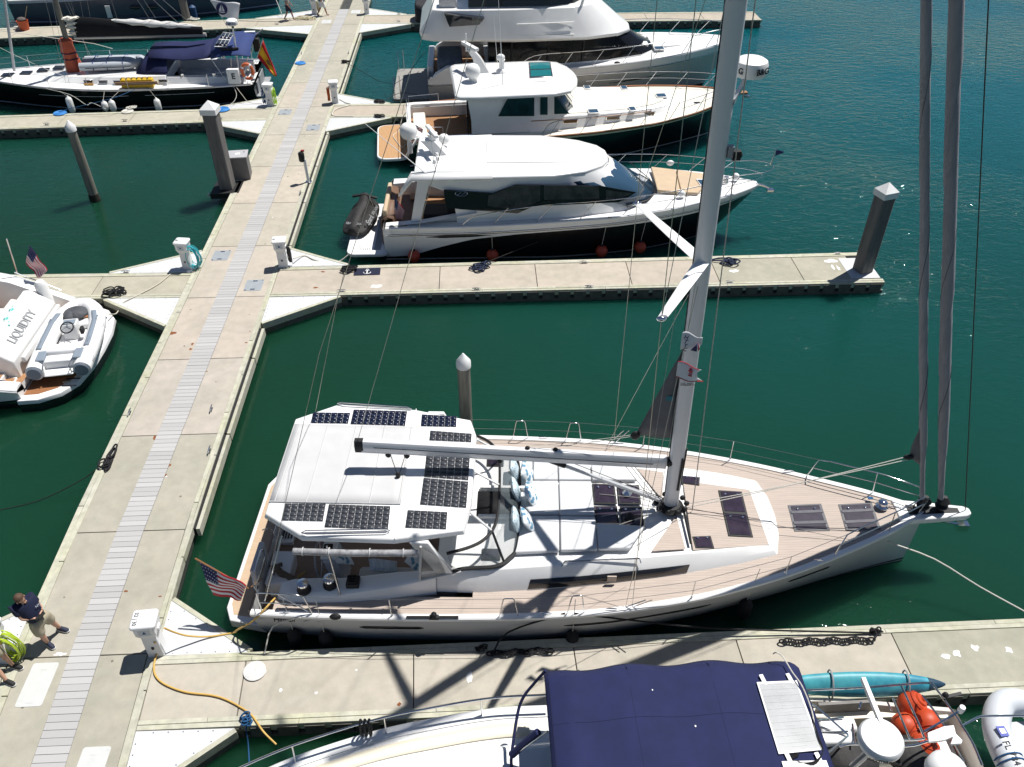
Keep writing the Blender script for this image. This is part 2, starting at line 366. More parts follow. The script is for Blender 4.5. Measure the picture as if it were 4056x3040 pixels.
# ---- finger docks
def finger(name, label, P, panels, tone, gusset=((1,1),(1,1)), z=0.0, width_in=.22):
    """P: far-start, far-end, near-start, near-end outer corners (start = at the walkway)"""
    fa, fb, na, nb = [Vector((p[0],p[1],0)) for p in P]
    root = struct(empty(name, (fa.x,fa.y,WZ)), label)
    def fp(mb, nm, m, **k):
        o = mb.build(nm, m, None, **k); o.parent = root; o.matrix_parent_inverse = Matrix.Translation((-fa.x,-fa.y,-WZ)); return o
    def q(t, s): return fa.lerp(fb,t).lerp(na.lerp(nb,t), s)     # t along, s across (0 far .. 1 near)
    wd = (fa-na).length; e = width_in/wd; ln = (fb-fa).length
    ts = panels
    for t0, t1 in zip(ts, ts[1:]):
        g = .011/ln
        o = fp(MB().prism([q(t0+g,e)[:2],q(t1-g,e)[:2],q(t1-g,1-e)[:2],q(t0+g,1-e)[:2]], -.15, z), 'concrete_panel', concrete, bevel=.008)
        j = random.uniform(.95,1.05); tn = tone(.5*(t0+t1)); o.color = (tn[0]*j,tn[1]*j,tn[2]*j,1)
    nb_ = max(2, int(ln/4.2))
    for (s0, s1, zz, ph) in ((0,e*.5-.002,.012,.0),(e*.5+.002,e-.003,.02,.45),(1-e+.003,1-e*.5-.002,.02,.3),(1-e*.5+.002,1,.012,.7)):
        cuts = [0.0]+[(i+ph)/nb_ for i in range(nb_) if .02 < (i+ph)/nb_ < .98]+[1.0]
        for t0, t1 in zip(cuts, cuts[1:]):
            g = .004/ln
            fp(MB().prism([q(t0+g,s0)[:2],q(t1-g,s0)[:2],q(t1-g,s1)[:2],q(t0+g,s1)[:2]], -.2, zz), 'edge_board', wood, bevel=.006)
    m1 = .05/wd
    fp(MB().prism([q(.001,m1)[:2],q(.998,m1)[:2],q(.998,1-m1)[:2],q(.001,1-m1)[:2]], -.8, -.16), 'float', floatm)
    # scalloped timber skirt below the edge
    mb = MB(); n = int(ln/.55)
    for i in range(n):
        for s in (-.012/wd, 1+.012/wd):
            a, b = q(i/n+.04/ln, s), q((i+1)/n-.1/ln, s); d = (b-a).normalized(); nn = Vector((-d.y,d.x,0))*.02
            mb.prism([(a+nn)[:2],(b+nn)[:2],(b-nn)[:2],(a-nn)[:2]], -.36, -.05)
    fp(mb, 'skirt_block', woodd)['kind'] = 'stuff'
    fp(MB().prism([q(0,-.006)[:2],q(1,-.006)[:2],q(1,1.006)[:2],q(0,1.006)[:2]], -.44, -.33), 'waler', woodd)
    return root, fp, q
def gusset(par_fp, a, b, c, name='corner_plate'):
    """a: inner corner, b: along finger, c: along walkway"""
    a, b, c = Vector(a), Vector(b), Vector(c)
    par_fp(MB().prism([a[:2],b[:2],c[:2]], -.04, .006), name, gussetm, bevel=.005)
    for p_, q_ in ((a,b),(a,c),(b,c)):
        for k_ in range(1,6):
            w_ = p_.lerp(q_,k_/6); w_ = w_.lerp((a+b+c)/3,.09); par_fp(MB().lathe([(.014,.006),(.014,.0085),(.005,.0088)],6,(w_.x,w_.y,0)),'screw',steel)
    d = (c-b).normalized(); n = Vector((d.y,-d.x,0))
    if (a-b).dot(n) > 0: n = -n
    par_fp(MB().prism([(b+n*.004)[:2],(c+n*.004)[:2],(c+n*.11)[:2],(b+n*.11)[:2]], -.22, .015), 'edge_board', wood, bevel=.006)
    par_fp(MB().prism([(b+n*.01)[:2],(c+n*.01)[:2],(c+n*.09)[:2],(b+n*.09)[:2]], -.42, -.225), 'waler', woodd)
xr = lambda y: xs(y)+OR_+.004
xl_ = lambda y: xs(y)+OL-.004
beige = lambda t: (1.03,1,.96)
# right side, nearest the viewer
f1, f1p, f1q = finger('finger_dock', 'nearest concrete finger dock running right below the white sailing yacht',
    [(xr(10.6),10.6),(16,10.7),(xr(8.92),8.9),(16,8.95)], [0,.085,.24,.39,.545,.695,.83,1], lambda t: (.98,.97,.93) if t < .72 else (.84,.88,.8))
gusset(f1p, (xr(10.6),10.61,0), (-5.25,10.60,0), (xr(12.0),12.05,0)); gusset(f1p, (xr(8.9),8.89,0), (-5.2,8.87,0), (xr(7.4),7.4,0))
f2, f2p, f2q = finger('finger_dock', 'concrete finger dock between the white sailing yacht and the black-sided cruiser',
    [(xr(26.7),26.7),(14.45,26.8),(xr(24.75),24.75),(14.45,24.7)], [0,.11,.27,.43,.585,.73,.87,.965], lambda t: (1.02,.97,.92) if t < .75 else (.86,.88,.8))
gusset(f2p, (xr(26.7),26.73,0), (-4.85,26.74,0), (xr(28),28.1,0)); gusset(f2p, (xr(24.7),24.72,0), (-4.9,24.72,0), (xr(23.3),23.2,0))
f3, f3p, f3q = finger('finger_dock', 'concrete finger dock beside the cream-decked motor yacht',
    [(xr(42.75),42.75),(10.6,42.6),(xr(40.95),40.95),(10.6,40.8)], [i/5 for i in range(6)], lambda t: (1.02,.95,.88))
gusset(f3p, (xr(42.7),42.77,0), (-4.4,42.74,0), (xr(44.2),44.2,0)); gusset(f3p, (xr(40.9),40.93,0), (-4.2,40.9,0), (xr(39.3),39.3,0))
f4, f4p, f4q = finger('finger_dock', 'farthest right finger dock behind the flybridge motor yacht',
    [(xr(58.7),58.7),(18.9,58.3),(xr(56.7),56.7),(18.9,56.4)], [i/7 for i in range(8)], lambda t: (1.0,.95,.88))
gusset(f4p, (xr(58.7),58.72,0), (-4.4,58.7,0), (xr(60),60.2,0)); gusset(f4p, (xr(56.7),56.68,0), (-4.0,56.62,0), (xr(55),54.9,0))
# left side
g0, g0p, _ = finger('finger_dock', 'finger dock stub on the left edge beside the person in navy polo',
    [(xl_(10.6),10.6),(-18,10.6),(xl_(8.9),8.9),(-18,8.9)], [0,.4,1], lambda t: (.9,.92,.85))
gusset(g0p, (xl_(10.6),10.61,0), (-12.6,10.6,0), (xl_(12.0),12.0,0)); gusset(g0p, (xl_(8.9),8.89,0), (-12.6,8.9,0), (xl_(7.4),7.4,0))
g1, g1p, _ = finger('finger_dock', 'left finger dock beside the motor yacht carrying a white tender',
    [(xl_(26.5),26.5),(-30,26.9),(xl_(24.85),24.85),(-30,25.2)], [0,.16,.33,.5,.66,.83,1], lambda t: (.97,.98,.88))
gusset(g1p, (xl_(26.5),26.52,0), (-13.4,26.57,0), (xl_(28),28.0,0)); gusset(g1p, (xl_(24.8),24.83,0), (-13.0,24.89,0), (xl_(23.4),23.2,0))
g2, g2p, _ = finger('finger_dock', 'left finger dock beside the black-hulled sailing yacht',
    [(xl_(42.5),42.5),(-34,41.6),(xl_(40.8),40.8),(-34,39.7)], [i/7 for i in range(8)], lambda t: (.96,.97,.88))
gusset(g2p, (xl_(42.5),42.52,0), (-13.6,42.4,0), (xl_(44),44.0,0)); gusset(g2p, (xl_(40.8),40.78,0), (-13.3,40.67,0), (xl_(39.2),39.2,0))
g3, g3p, _ = finger('finger_dock', 'farthest left finger dock where two people walk beside a blue hull',
    [(xl_(58.5),58.5),(-36,56.3),(xl_(56.6),56.6),(-36,54.0)], [i/7 for i in range(8)], lambda t: (.95,.93,.85))
gusset(g3p, (xl_(58.5),58.52,0), (-14.2,58.2,0), (xl_(60),60.1,0)); gusset(g3p, (xl_(56.6),56.58,0), (-14.4,56.2,0), (xl_(55),54.8,0))
def fblot(fp, px, py, w, h, m, seed):
    c = at(px, py, 0); rr = random.Random(seed); P = []
    for i in range(12):
        a = 2*math.pi*i/12; k = rr.uniform(.5,1.1); P.append((c.x+w/2*k*math.cos(a), c.y+h/2*k*math.sin(a)))
    fp(MB().prism(P, .001, .003), 'stain', m)
for i, (px, py, w, h) in enumerate([(3745,2600,.22,.16),(3790,2590,.2,.22),(3862,2567,.18,.2),(3995,2575,.2,.18),(1862,2680,.16,.38),(1112,2735,.08,.08),(1252,2745,.07,.07),(1412,2655,.08,.05)]): fblot(f1p, px, py, w, h, guano, i)
fblot(f1p, 1582, 2790, .1, .1, rust, 60); fblot(f1p, 1450, 2838, .07, .1, rust, 61)
for i, (px, py, w, h) in enumerate([(3290,1035,.5,.3),(3300,1060,.12,.5),(3320,1062,.12,.4),(2905,1075,.4,.25),(2740,1080,.3,.25),(1490,1135,.5,.25)]): fblot(f2p, px, py, w, h, guano, 20+i)
for i, (px, py) in enumerate([(1250,1140),(1280,1078),(1450,1070)]): fblot(f2p, px, py, .2, .12, rust, 70+i)
# ================================================================ boat helpers
def crop(x0, y0, s): return lambda x, y: (x0+x/s, y0+y/s)
c0 = crop(0,2200,1.974); c1 = crop(1300,0,1.2289); c2 = crop(2400,900,1.5073); c3 = crop(1300,450,1.2289)
c4 = crop(900,1500,1.5069); c5 = crop(1900,1600,1.106); c6 = crop(1000,2400,1.3825); c7 = crop(900,2050,2.765)
c8 = crop(2400,2400,1.3357); c9 = crop(0,900,1.658); cA = crop(0,0,3.16); cB = crop(500,0,3.16); cC = crop(0,0,1.58)
def smooth(x, tab):
    n = len(tab)
    if x <= tab[0][0]: return tab[0][1]
    if x >= tab[-1][0]: return tab[-1][1]
    sl = []
    for i in range(n):
        a = (tab[i][1]-tab[i-1][1])/(tab[i][0]-tab[i-1][0]) if i else None
        b = (tab[i+1][1]-tab[i][1])/(tab[i+1][0]-tab[i][0]) if i < n-1 else None
        if a is None: sl.append(b)
        elif b is None: sl.append(a)
        else: sl.append(0 if a*b <= 0 else 2*a*b/(a+b))
    for i in range(n-1):
        if x <= tab[i+1][0]:
            h = tab[i+1][0]-tab[i][0]; t = (x-tab[i][0])/h
            return (2*t**3-3*t*t+1)*tab[i][1]+(t**3-2*t*t+t)*h*sl[i]+(-2*t**3+3*t*t)*tab[i+1][1]+(t**3-t*t)*h*sl[i+1]
class Boat:
    def __init__(s, name, label, cat, loc, rz, group=None):
        s.o = thing(name, label, cat, (loc[0],loc[1],WZ), rz, group)
        s.M = Matrix.Translation((loc[0],loc[1],WZ)) @ Matrix.Rotation(rz,4,'Z'); s.I = s.M.inverted()
    def l(s, p, z):                       # local point at world height z seen at bearing p
        return s.I @ at(p[0], p[1], z)
    def on(s, p, y=0.0):                  # local point on the fore-and-aft plane local y
        a = s.I @ Vector((0,0,CH)); b = s.I @ at(p[0], p[1], 0); t = (y-a.y)/(b.y-a.y); return a.lerp(b, t)
    def hullshape(s, L, beam, sheer, wl, rake=0.0, flare=.6, deep=-.6):
        s.L, s.beam, s.sheer, s.wl, s.rake, s.flare, s.deep = L, beam, sheer, wl, rake, flare, deep
    def hb(s, x): return smooth(x, s.beam)
    def zs(s, x): return smooth(x, s.sheer)
    def pt(s, x, z, side=1, out=0.0):     # hull skin point
        b, zz, w_ = s.hb(x), s.zs(x), smooth(x, s.wl)
        if z >= 0: y = w_+(b-w_)*(max(z,0)/zz)**s.flare
        else: y = w_*max(0,1-(z/s.deep)**2)**.5
        k = (max(0, x/s.L-.45)/.55)**3*s.rake
        return Vector((x-k*(zz-z), side*(y+out), z))
    def hull(s, rows, mats, n=44, name='hull', x0=0.0, label=None):
        """rows: [(z(x), material index below)] from top to bottom"""
        X = [x0+(s.L-x0)*(1-(1-i/n)**1.35) for i in range(n+1)]
        mb = MB()
        for side in (1,-1):
            for (za, m), (zb, _) in zip(rows, rows[1:]):
                k = 3; R_ = []
                for j in range(k+1):
                    R_.append([s.pt(x, za(x)+(zb(x)-za(x))*j/k, side) for x in X])
                mb.loft(R_, False, m=m)
        T = [];
        for (za, m), (zb, _) in zip(rows, rows[1:]):
            for j in range(4):
                p = s.pt(x0, za(x0)+(zb(x0)-za(x0))*j/4, 1); T.append(p)
        T.append(s.pt(x0, rows[-1][0](x0), 1))
        k = len(T); mb.add(T+[Vector((p.x,-p.y,p.z)) for p in T], [(i,i+1,k+i+1,k+i) for i in range(k-1)], rows[0][1])
        o = mb.build(name, mats, s.o, angle=30, weld=.002)
        if label: o['label'] = label
        return o
    def sheer_pts(s, xa, xb, n, inset=0, dz=0, side=1):
        out = []
        for i in range(n+1):
            x = xa+(xb-xa)*i/n; out.append(Vector((x, side*max(.0,s.hb(x)-inset), s.zs(x)+dz)))
        return out
    def deck(s, m, xa, xb, inset=.1, dz=-.03, n=30, name='deck', camber=.05):
        mb = MB(); P = s.sheer_pts(xa,xb,n,inset,dz)
        R_ = [[Vector((p.x, p.y*t, p.z+camber*(1-t*t))) for t in (-1,-.5,0,.5,1)] for p in P]
        mb.loft(R_, False); return mb.build(name, m, s.o)
    def side_deck(s, m, xa, xb, yin, side, inset=.1, dz=-.03, n=16, name='side_deck'):
        mb = MB(); P = s.sheer_pts(xa,xb,n,inset,dz,side)
        mb.loft([[p, Vector((p.x, side*(yin(p.x) if callable(yin) else yin), p.z))] for p in P], False); return mb.build(name, m, s.o)
    def toerail(s, m, xa, xb, w=.11, h=.03, n=40, name='toerail', drop=.04):
        for side in (1,-1):
            mb = MB(); R_ = []
            for i in range(n+1):
                x = xa+(xb-xa)*i/n; b = s.hb(x); z = s.zs(x); i_ = max(.0,b-w)
                R_.append([Vector((x,side*(b+.012),z-drop)),Vector((x,side*(b+.012),z+h*.5)),Vector((x,side*(b-.02),z+h)),Vector((x,side*i_,z+h*.6)),Vector((x,side*i_,z-drop))])
            mb.loft(R_, True, True, True); mb.build(name, m, s.o)
    def strip(s, xa, xb, za, zb, side, m, name, out=.006, n=14, taper=0, par=None):
        mb = MB(); R_ = []
        for i in range(n+1):
            t = i/n; x = xa+(xb-xa)*t; z1 = za(x) if callable(za) else za; z2 = zb(x) if callable(zb) else zb
            if taper: e = min(1, min(t,1-t)/taper); mid = (z1+z2)/2; z1 = mid+(z1-mid)*max(e,.15); z2 = mid+(z2-mid)*max(e,.15)
            R_.append([s.pt(x,z1,side,out), s.pt(x,(z1+z2)/2,side,out), s.pt(x,z2,side,out)])
        mb.loft(R_, False); return mb.build(name, m, par or s.o, solid=.008)
    def lift(s, poly, z, th, m, name, par=None, bevel=.01):   # a slab whose outline is given by bearings at world height z
        P = [s.l(p, z) for p in poly]
        return MB().prism([(p.x,p.y) for p in P], P[0].z-th, P[0].z).build(name, m, par or s.o, bevel=bevel)
    def rail(s, pts, m=None, r=.014, name='rail', par=None, n=6, sm=0):
        P = spline(pts, sm) if sm else pts
        return MB().tube(P, r, n).build(name, m or steel, par or s.o, angle=60)
def bil(q, u, v): return q[0].lerp(q[1],u).lerp(q[3].lerp(q[2],u), v)
def house(rings, mats, name, par, cap=True, bevel=0, angle=32, mi=None):
    """closed horizontal rings stacked upwards (each a list of 3-D points)"""
    mb = MB()
    for k in range(len(rings)-1): mb.loft([rings[k],rings[k+1]], True, m=(mi[k] if mi else 0))
    if cap: n = len(rings[-1]); mb.add(rings[-1], [tuple(range(n))], mi[-1] if mi else 0)
    return mb.build(name, mats, par, angle=angle, weld=.001, bevel=bevel)
def sym(half): return [(x,y) for x, y in half]+[(x,-y) for x, y in reversed(half) if abs(y) > 1e-4]
def ring(half, z): return [Vector((x,y,z(x) if callable(z) else z)) for x, y in sym(half)]
def us_flag(par, A, B_, C, D, name='flag', fold=.04, nu=26):
    """A-B top edge (hoist to fly), D-C bottom edge; canton at A"""
    A,B_,C,D = map(Vector,(A,B_,C,D)); nrm = (B_-A).cross(D-A).normalized()
    red = mat('flag red',(.42,.015,.03),.8); wht = mat('flag white',(.72,.72,.72),.8); blu = mat('flag blue',(.012,.018,.10),.8)
    def P(u,v): return A.lerp(B_,u).lerp(D.lerp(C,u),v)+nrm*(fold*math.sin(u*9+v*3)*(.3+u)+fold*.6*math.sin(v*8+u*4))
    mb = MB()
    for j in range(13):
        for i in range(nu):
            u0,u1,v0,v1 = i/nu,(i+1)/nu,j/13,(j+1)/13
            m = 2 if (u1 <= .42 and j < 7) else (0 if j%2 == 0 else 1)
            mb.add([P(u0,v0),P(u1,v0),P(u1,v1),P(u0,v1)],[(0,1,2,3)],m)
    o = mb.build(name,[red,wht,blu],par,solid=.004,weld=.0005)
    mb = MB()
    w = (B_-A).length; h = (D-A).length
    for r_ in range(5):
        for c_ in range(6):
            u, v = .035+.065*c_, .06+.105*r_; p = P(u,v)
            for s_ in (.006,-.006):
                q = p+nrm*s_; k = .011*h/.5 if h < 1 else .02
                mb.add([q+(D-A).normalized()*k*a+(B_-A).normalized()*k*b for a,b in ((-1,0),(-.25,.3),(.1,.95),(.35,.2),(.9,.6),(.5,-.2),(.9,-.6),(.3,-.25),(.1,-.95),(-.25,-.3))],[tuple(range(10))])
    mb.build('star_field',wht,o)
    return o
def cleat(loc, rz, par=None, label=None, m=None, s=1.0, group='dock cleats'):
    mb = MB()
    mb.tube([(-.14*s,0,.055*s),(-.07*s,0,.065*s),(.07*s,0,.065*s),(.14*s,0,.055*s)],[.011*s,.017*s,.017*s,.011*s],6)
    for x in (-.045,.045): mb.tube([(x*s,0,0),(x*s,0,.06*s)],.016*s,6)
    mb.box(-.08*s,.08*s,-.028*s,.028*s,0,.012*s)
    o = mb.build('cleat', m or steel, par); o.location = loc; o.rotation_euler = (0,0,rz)
    if label: tag(o, label, 'cleat', group)
    return o
# ================================================================ white sailing yacht (main subject)
syteak = mat('synthetic teak', (.455,.38,.325), .7, planks=4.6, pamt=.18, var=.09, scale=2.2, stretch=(1,9,1), bump=.15, bscale=90, dirt=(.385,.33,.285), dscale=.7, damt=.45)
cush = mat('sunbed cushion', (.58,.59,.60), .85, var=.05, scale=2, bump=.2, bscale=150)
smoke = mat('smoked hatch', (.035,.025,.04), .12, spec=.7, var=.35, scale=4, coat=.4)
smokep = mat('smoked hatch dusty', (.045,.038,.055), .3, spec=.5, var=.35, scale=5)
cellm = mat('solar cell', (.05,.053,.062), .35, spec=.4, var=.6, scale=55, rnd=.12)
cellb = mat('solar cell blue', (.008,.012,.035), .25, spec=.5, var=.3, scale=40, rnd=.15)
panelm = mat('solar backing', (.62,.63,.64), .4)
sailm = mat('furled sail cover', (.27,.27,.295), .85, var=.14, scale=3, stretch=(3,3,.6), bump=.4, bscale=14)
sailc = mat('clew sail', (.13,.13,.14), .85, var=.15, scale=4)
Y = Boat('sailing_yacht', 'large white sailing yacht with solar panelled hardtop moored at the nearest finger dock', 'sailing yacht', (-5.2,13.80), R(-3.6))
yo = Y.o
Y.hullshape(15.5, [(0,2.82),(3,2.9),(5,2.88),(7.4,2.76),(9.6,2.42),(11.7,1.84),(13.6,1.08),(14.8,.5),(15.5,.06)],
            [(0,1.35),(5,1.36),(9.6,1.45),(11.7,1.54),(13.6,1.66),(15.5,1.82)],
            [(0,2.3),(3,2.5),(5,2.5),(7.4,2.32),(9.6,1.85),(11.7,1.2),(13.6,.55),(14.8,.2),(15.5,.03)], rake=0, flare=.75)
antif = mat('dark antifoul', (.01,.01,.012), .5)
hullw = mat('yacht hull white', (.62,.62,.625), .2, var=.02, scale=.8, coat=.35, dirt=(.52,.52,.52), dscale=.6, damt=.2)
Y.hull([(lambda x: Y.zs(x), 0),(lambda x: .16, 1),(lambda x: .09, 0),(lambda x: .05, 1),(lambda x: -.55, 1)], [hullw, antif], x0=.25)
Y.toerail(gel, .25, 15.45, w=.13, h=.05)
Y.deck(syteak, 5.0, 15.4, inset=.12, dz=0.0, name='foredeck', camber=.03)
for sd in (1,-1): Y.side_deck(syteak, .7, 5.0, 2.3, sd, inset=.12, dz=0.0)
# hull windows and maker's mark on the near side
Y.strip(2.55,3.95,.99,.86,-1,dglass,'hull_window',taper=.05); Y.strip(7.0,10.3,lambda x:.96+.012*(x-7),lambda x:.86+.012*(x-7),-1,dglass,'hull_window',taper=.04)
Y.strip(12.1,13.15,lambda x:1.16+.03*(x-12),lambda x:1.05+.03*(x-12),-1,dglass,'hull_window',taper=.06)
for xa, xb in ((2.55,3.95),(7,10.3),(12.1,13.15)): Y.strip(xa,xb,1.0,.88,1,dglass,'hull_window',taper=.05)
tp = Y.pt(.95,1.17,-1,.01); text_part('Hawaii', .17, 'lettering', blackm, yo, tp, frame((1,0,0),(0,-1,.25)), bold=True)
mb = MB(); a = Y.pt(1.35,1.13,-1,.012)
mb.add([a,a+Vector((.12,0,.07)),a+Vector((.22,0,.06)),a+Vector((.42,0,-.03)),a+Vector((.22,0,.03)),a+Vector((.1,0,.02))],[(0,1,5),(1,2,4,5),(2,3,4)]); mb.build('emblem', blackm, yo, solid=.003)
# ---- coachroof: low sloping sides, wedge nose
half_b = [(4.2,2.15),(5.2,2.18),(7.5,2.0),(9.5,1.70),(11.0,1.40),(11.88,1.17),(12.05,.6),(12.1,0)]
half_t = [(4.2,1.95),(5.2,1.95),(7.5,1.70),(9.5,1.40),(11.0,1.18),(11.72,1.0),(11.88,.52),(11.93,0)]
zb = lambda x: Y.zs(x)-.01
zt = lambda x: interp(x, [(4.2,1.86),(8,1.86),(9.5,1.83),(11,1.77),(12,1.70)])
zm = lambda x: zb(x)+.55*(zt(x)-zb(x))
half_m = [((a[0]*.5+b[0]*.5),(a[1]*.62+b[1]*.38)) for a, b in zip(half_b, half_t)]
house([ring(half_b,zb), ring(half_m,zm), ring(half_t,zt)], [gel], 'coachroof', yo, bevel=.025)
for sd in (-1,1):       # long black coachroof window
    q = []
    for x in (6.2,7.2,8.2,9.2,9.75):
        yb = interp(x,half_b); ym = interp(x,half_m); q.append([Vector((x,sd*(yb+.010-.15*(yb-ym)),zb(x)+.045)), Vector((x+.06,sd*(ym+.010),zm(x)))])
    MB().loft(q, False).build('coachroof_window', dglass, yo, solid=.01)
mb = MB(); mb.obox((8.05,-1.93,1.6),(.2,.03,.17)); mb.build('window_divider', syteak, yo)
# coachroof tan panels
zc = lambda x: zt(x)+.006
def toppoly(pts, m, name, th=.012, dz=.006, par=None, bevel=.004):
    P = [Y.l(c5(*p), 1.33) for p in pts]; P = [Vector((p.x,p.y,zt(p.x)+dz)) for p in P]
    return MB().prism([tuple(p) for p in P], th, 0).build(name, m, par or yo, bevel=bevel)
toppoly([(890,335),(1185,365),(1272,605),(935,640)], syteak, 'deck_panel'); toppoly([(752,648),(862,490),(902,636)], syteak, 'deck_panel'); toppoly([(690,285),(805,300),(800,420),(740,350)], syteak, 'deck_panel')
# ---- sunbed cushions on coachroof
for q in ([(188,505),(348,507),(348,658),(152,668)],[(352,507),(505,510),(514,652),(354,658)],[(509,537),(722,548),(655,648),(518,650)],
          [(225,352),(343,352),(347,498),(190,498)],[(347,353),(488,354),(503,502),(351,503)],
          [(235,243),(339,247),(342,347),(235,347)],[(343,252),(482,270),(487,348),(346,348)],[(487,278),(622,287),(688,346),(492,348)]):
    toppoly(q, cush, 'sunbed_cushion', th=.10, dz=.10, bevel=.03)
# ---- hatches: frame > pane, handle
def hatch(q, z, n=1, dusty=False, bars=0):
    P = [Y.l(c5(*p), z) for p in q]
    for p in P: p.z = (zt(p.x) if p.x < 11.95 and abs(p.y) < 1.3 else Y.zs(p.x)+.02)+.02
    fr = MB().prism([tuple(p) for p in P], .02, 0).build('hatch', blackm if not dusty else mat('hatch rim grey',(.11,.11,.12),.5), yo, bevel=.008)
    for i in range(n):
        v0, v1 = i/n+.06/n, (i+1)/n-.06/n
        Q = [bil(P,.08,v0),bil(P,.92,v0),bil(P,.92,v1),bil(P,.08,v1)]
        MB().prism([(p.x,p.y,p.z+.012) for p in Q], .011, 0).build('pane', smokep if dusty else smoke, fr, bevel=.004)
        mb = MB()
        for u in (.25,.75):
            c = bil(P,u,v0+.14/n); mb.lathe([(.028,0),(.03,.02),(.012,.03)],10,(c.x,c.y,c.z+.013))
        mb.build('handle', chrome, fr)
    for b in range(bars):
        v = .3+.4*b
        Q = [bil(P,.04,v-.05),bil(P,.96,v-.05),bil(P,.96,v+.05),bil(P,.04,v+.05)]
        MB().prism([(p.x,p.y,p.z+.02) for p in Q], .012, 0).build('hatch_bar', mat('dusty bar',(.10,.098,.115),.4,var=.2,scale=6), fr)
hatch([(1045,378),(1150,380),(1200,580),(1090,578)],1.3,2); hatch([(1350,440),(1495,440),(1535,558),(1380,555)],1.15,1,True,2); hatch([(1570,440),(1715,440),(1755,555),(1605,555)],1.2,1,True,2)
hatch([(885,318),(965,323),(962,360),(882,352)],1.3); hatch([(930,585),(1012,580),(1028,634),(945,636)],1.3)
hatch([(492,352),(590,354),(602,440),(498,440)],1.36); hatch([(600,354),(698,356),(708,440),(610,440)],1.36)
hatch([(499,450),(602,450),(612,530),(506,530)],1.36); hatch([(612,450),(710,450),(722,538),(622,532)],1.36)
for p in ((645,393),(658,497)):      # cowl vents
    c = Y.l(c5(*p),1.4); MB().lathe([(.11,1.87),(.12,1.93),(.07,1.99),(.05,2.02),(.02,2.03)],16,(c.x,c.y,0)).build('vent_cowl', [chrome,blackm][p[1] > 450], yo)
# handrails on coachroof
for pts in ([(360,702),(372,690),(700,678),(708,688)],):
    P = [Y.l(c5(*p),1.40) for p in pts]; P[0].z -= .08; P[-1].z -= .08; Y.rail([P[0],P[1],P[2],P[3]],r=.018,name='handrail')
# mast-foot track on the roof and jib car track on the side deck
P = [Y.l(c5(890,450),1.4), Y.l(c5(925,612),1.37)]
MB().tube(P,.03,6).build('jib_track', blackm, yo)
for p0, p1 in ((c4(1070,1425),c4(1380,1425)),):
    a, b = Y.l(p0,.93), Y.l(p1,.93); mb = MB(); mb.tube([a,b],.03,6); mb.build('sheet_track', blackm, yo)
    m_ = a.lerp(b,.53); MB().ball(m_+Vector((0,0,.08)),.07,8,6).obox(m_,(.2,.1,.06)).build('sheet_car', blackm, yo)
c = Y.l(c4(645,1422),.93); MB().ball(c,(.13,.07,.07),10,6).build('fairlead', blackm, yo)
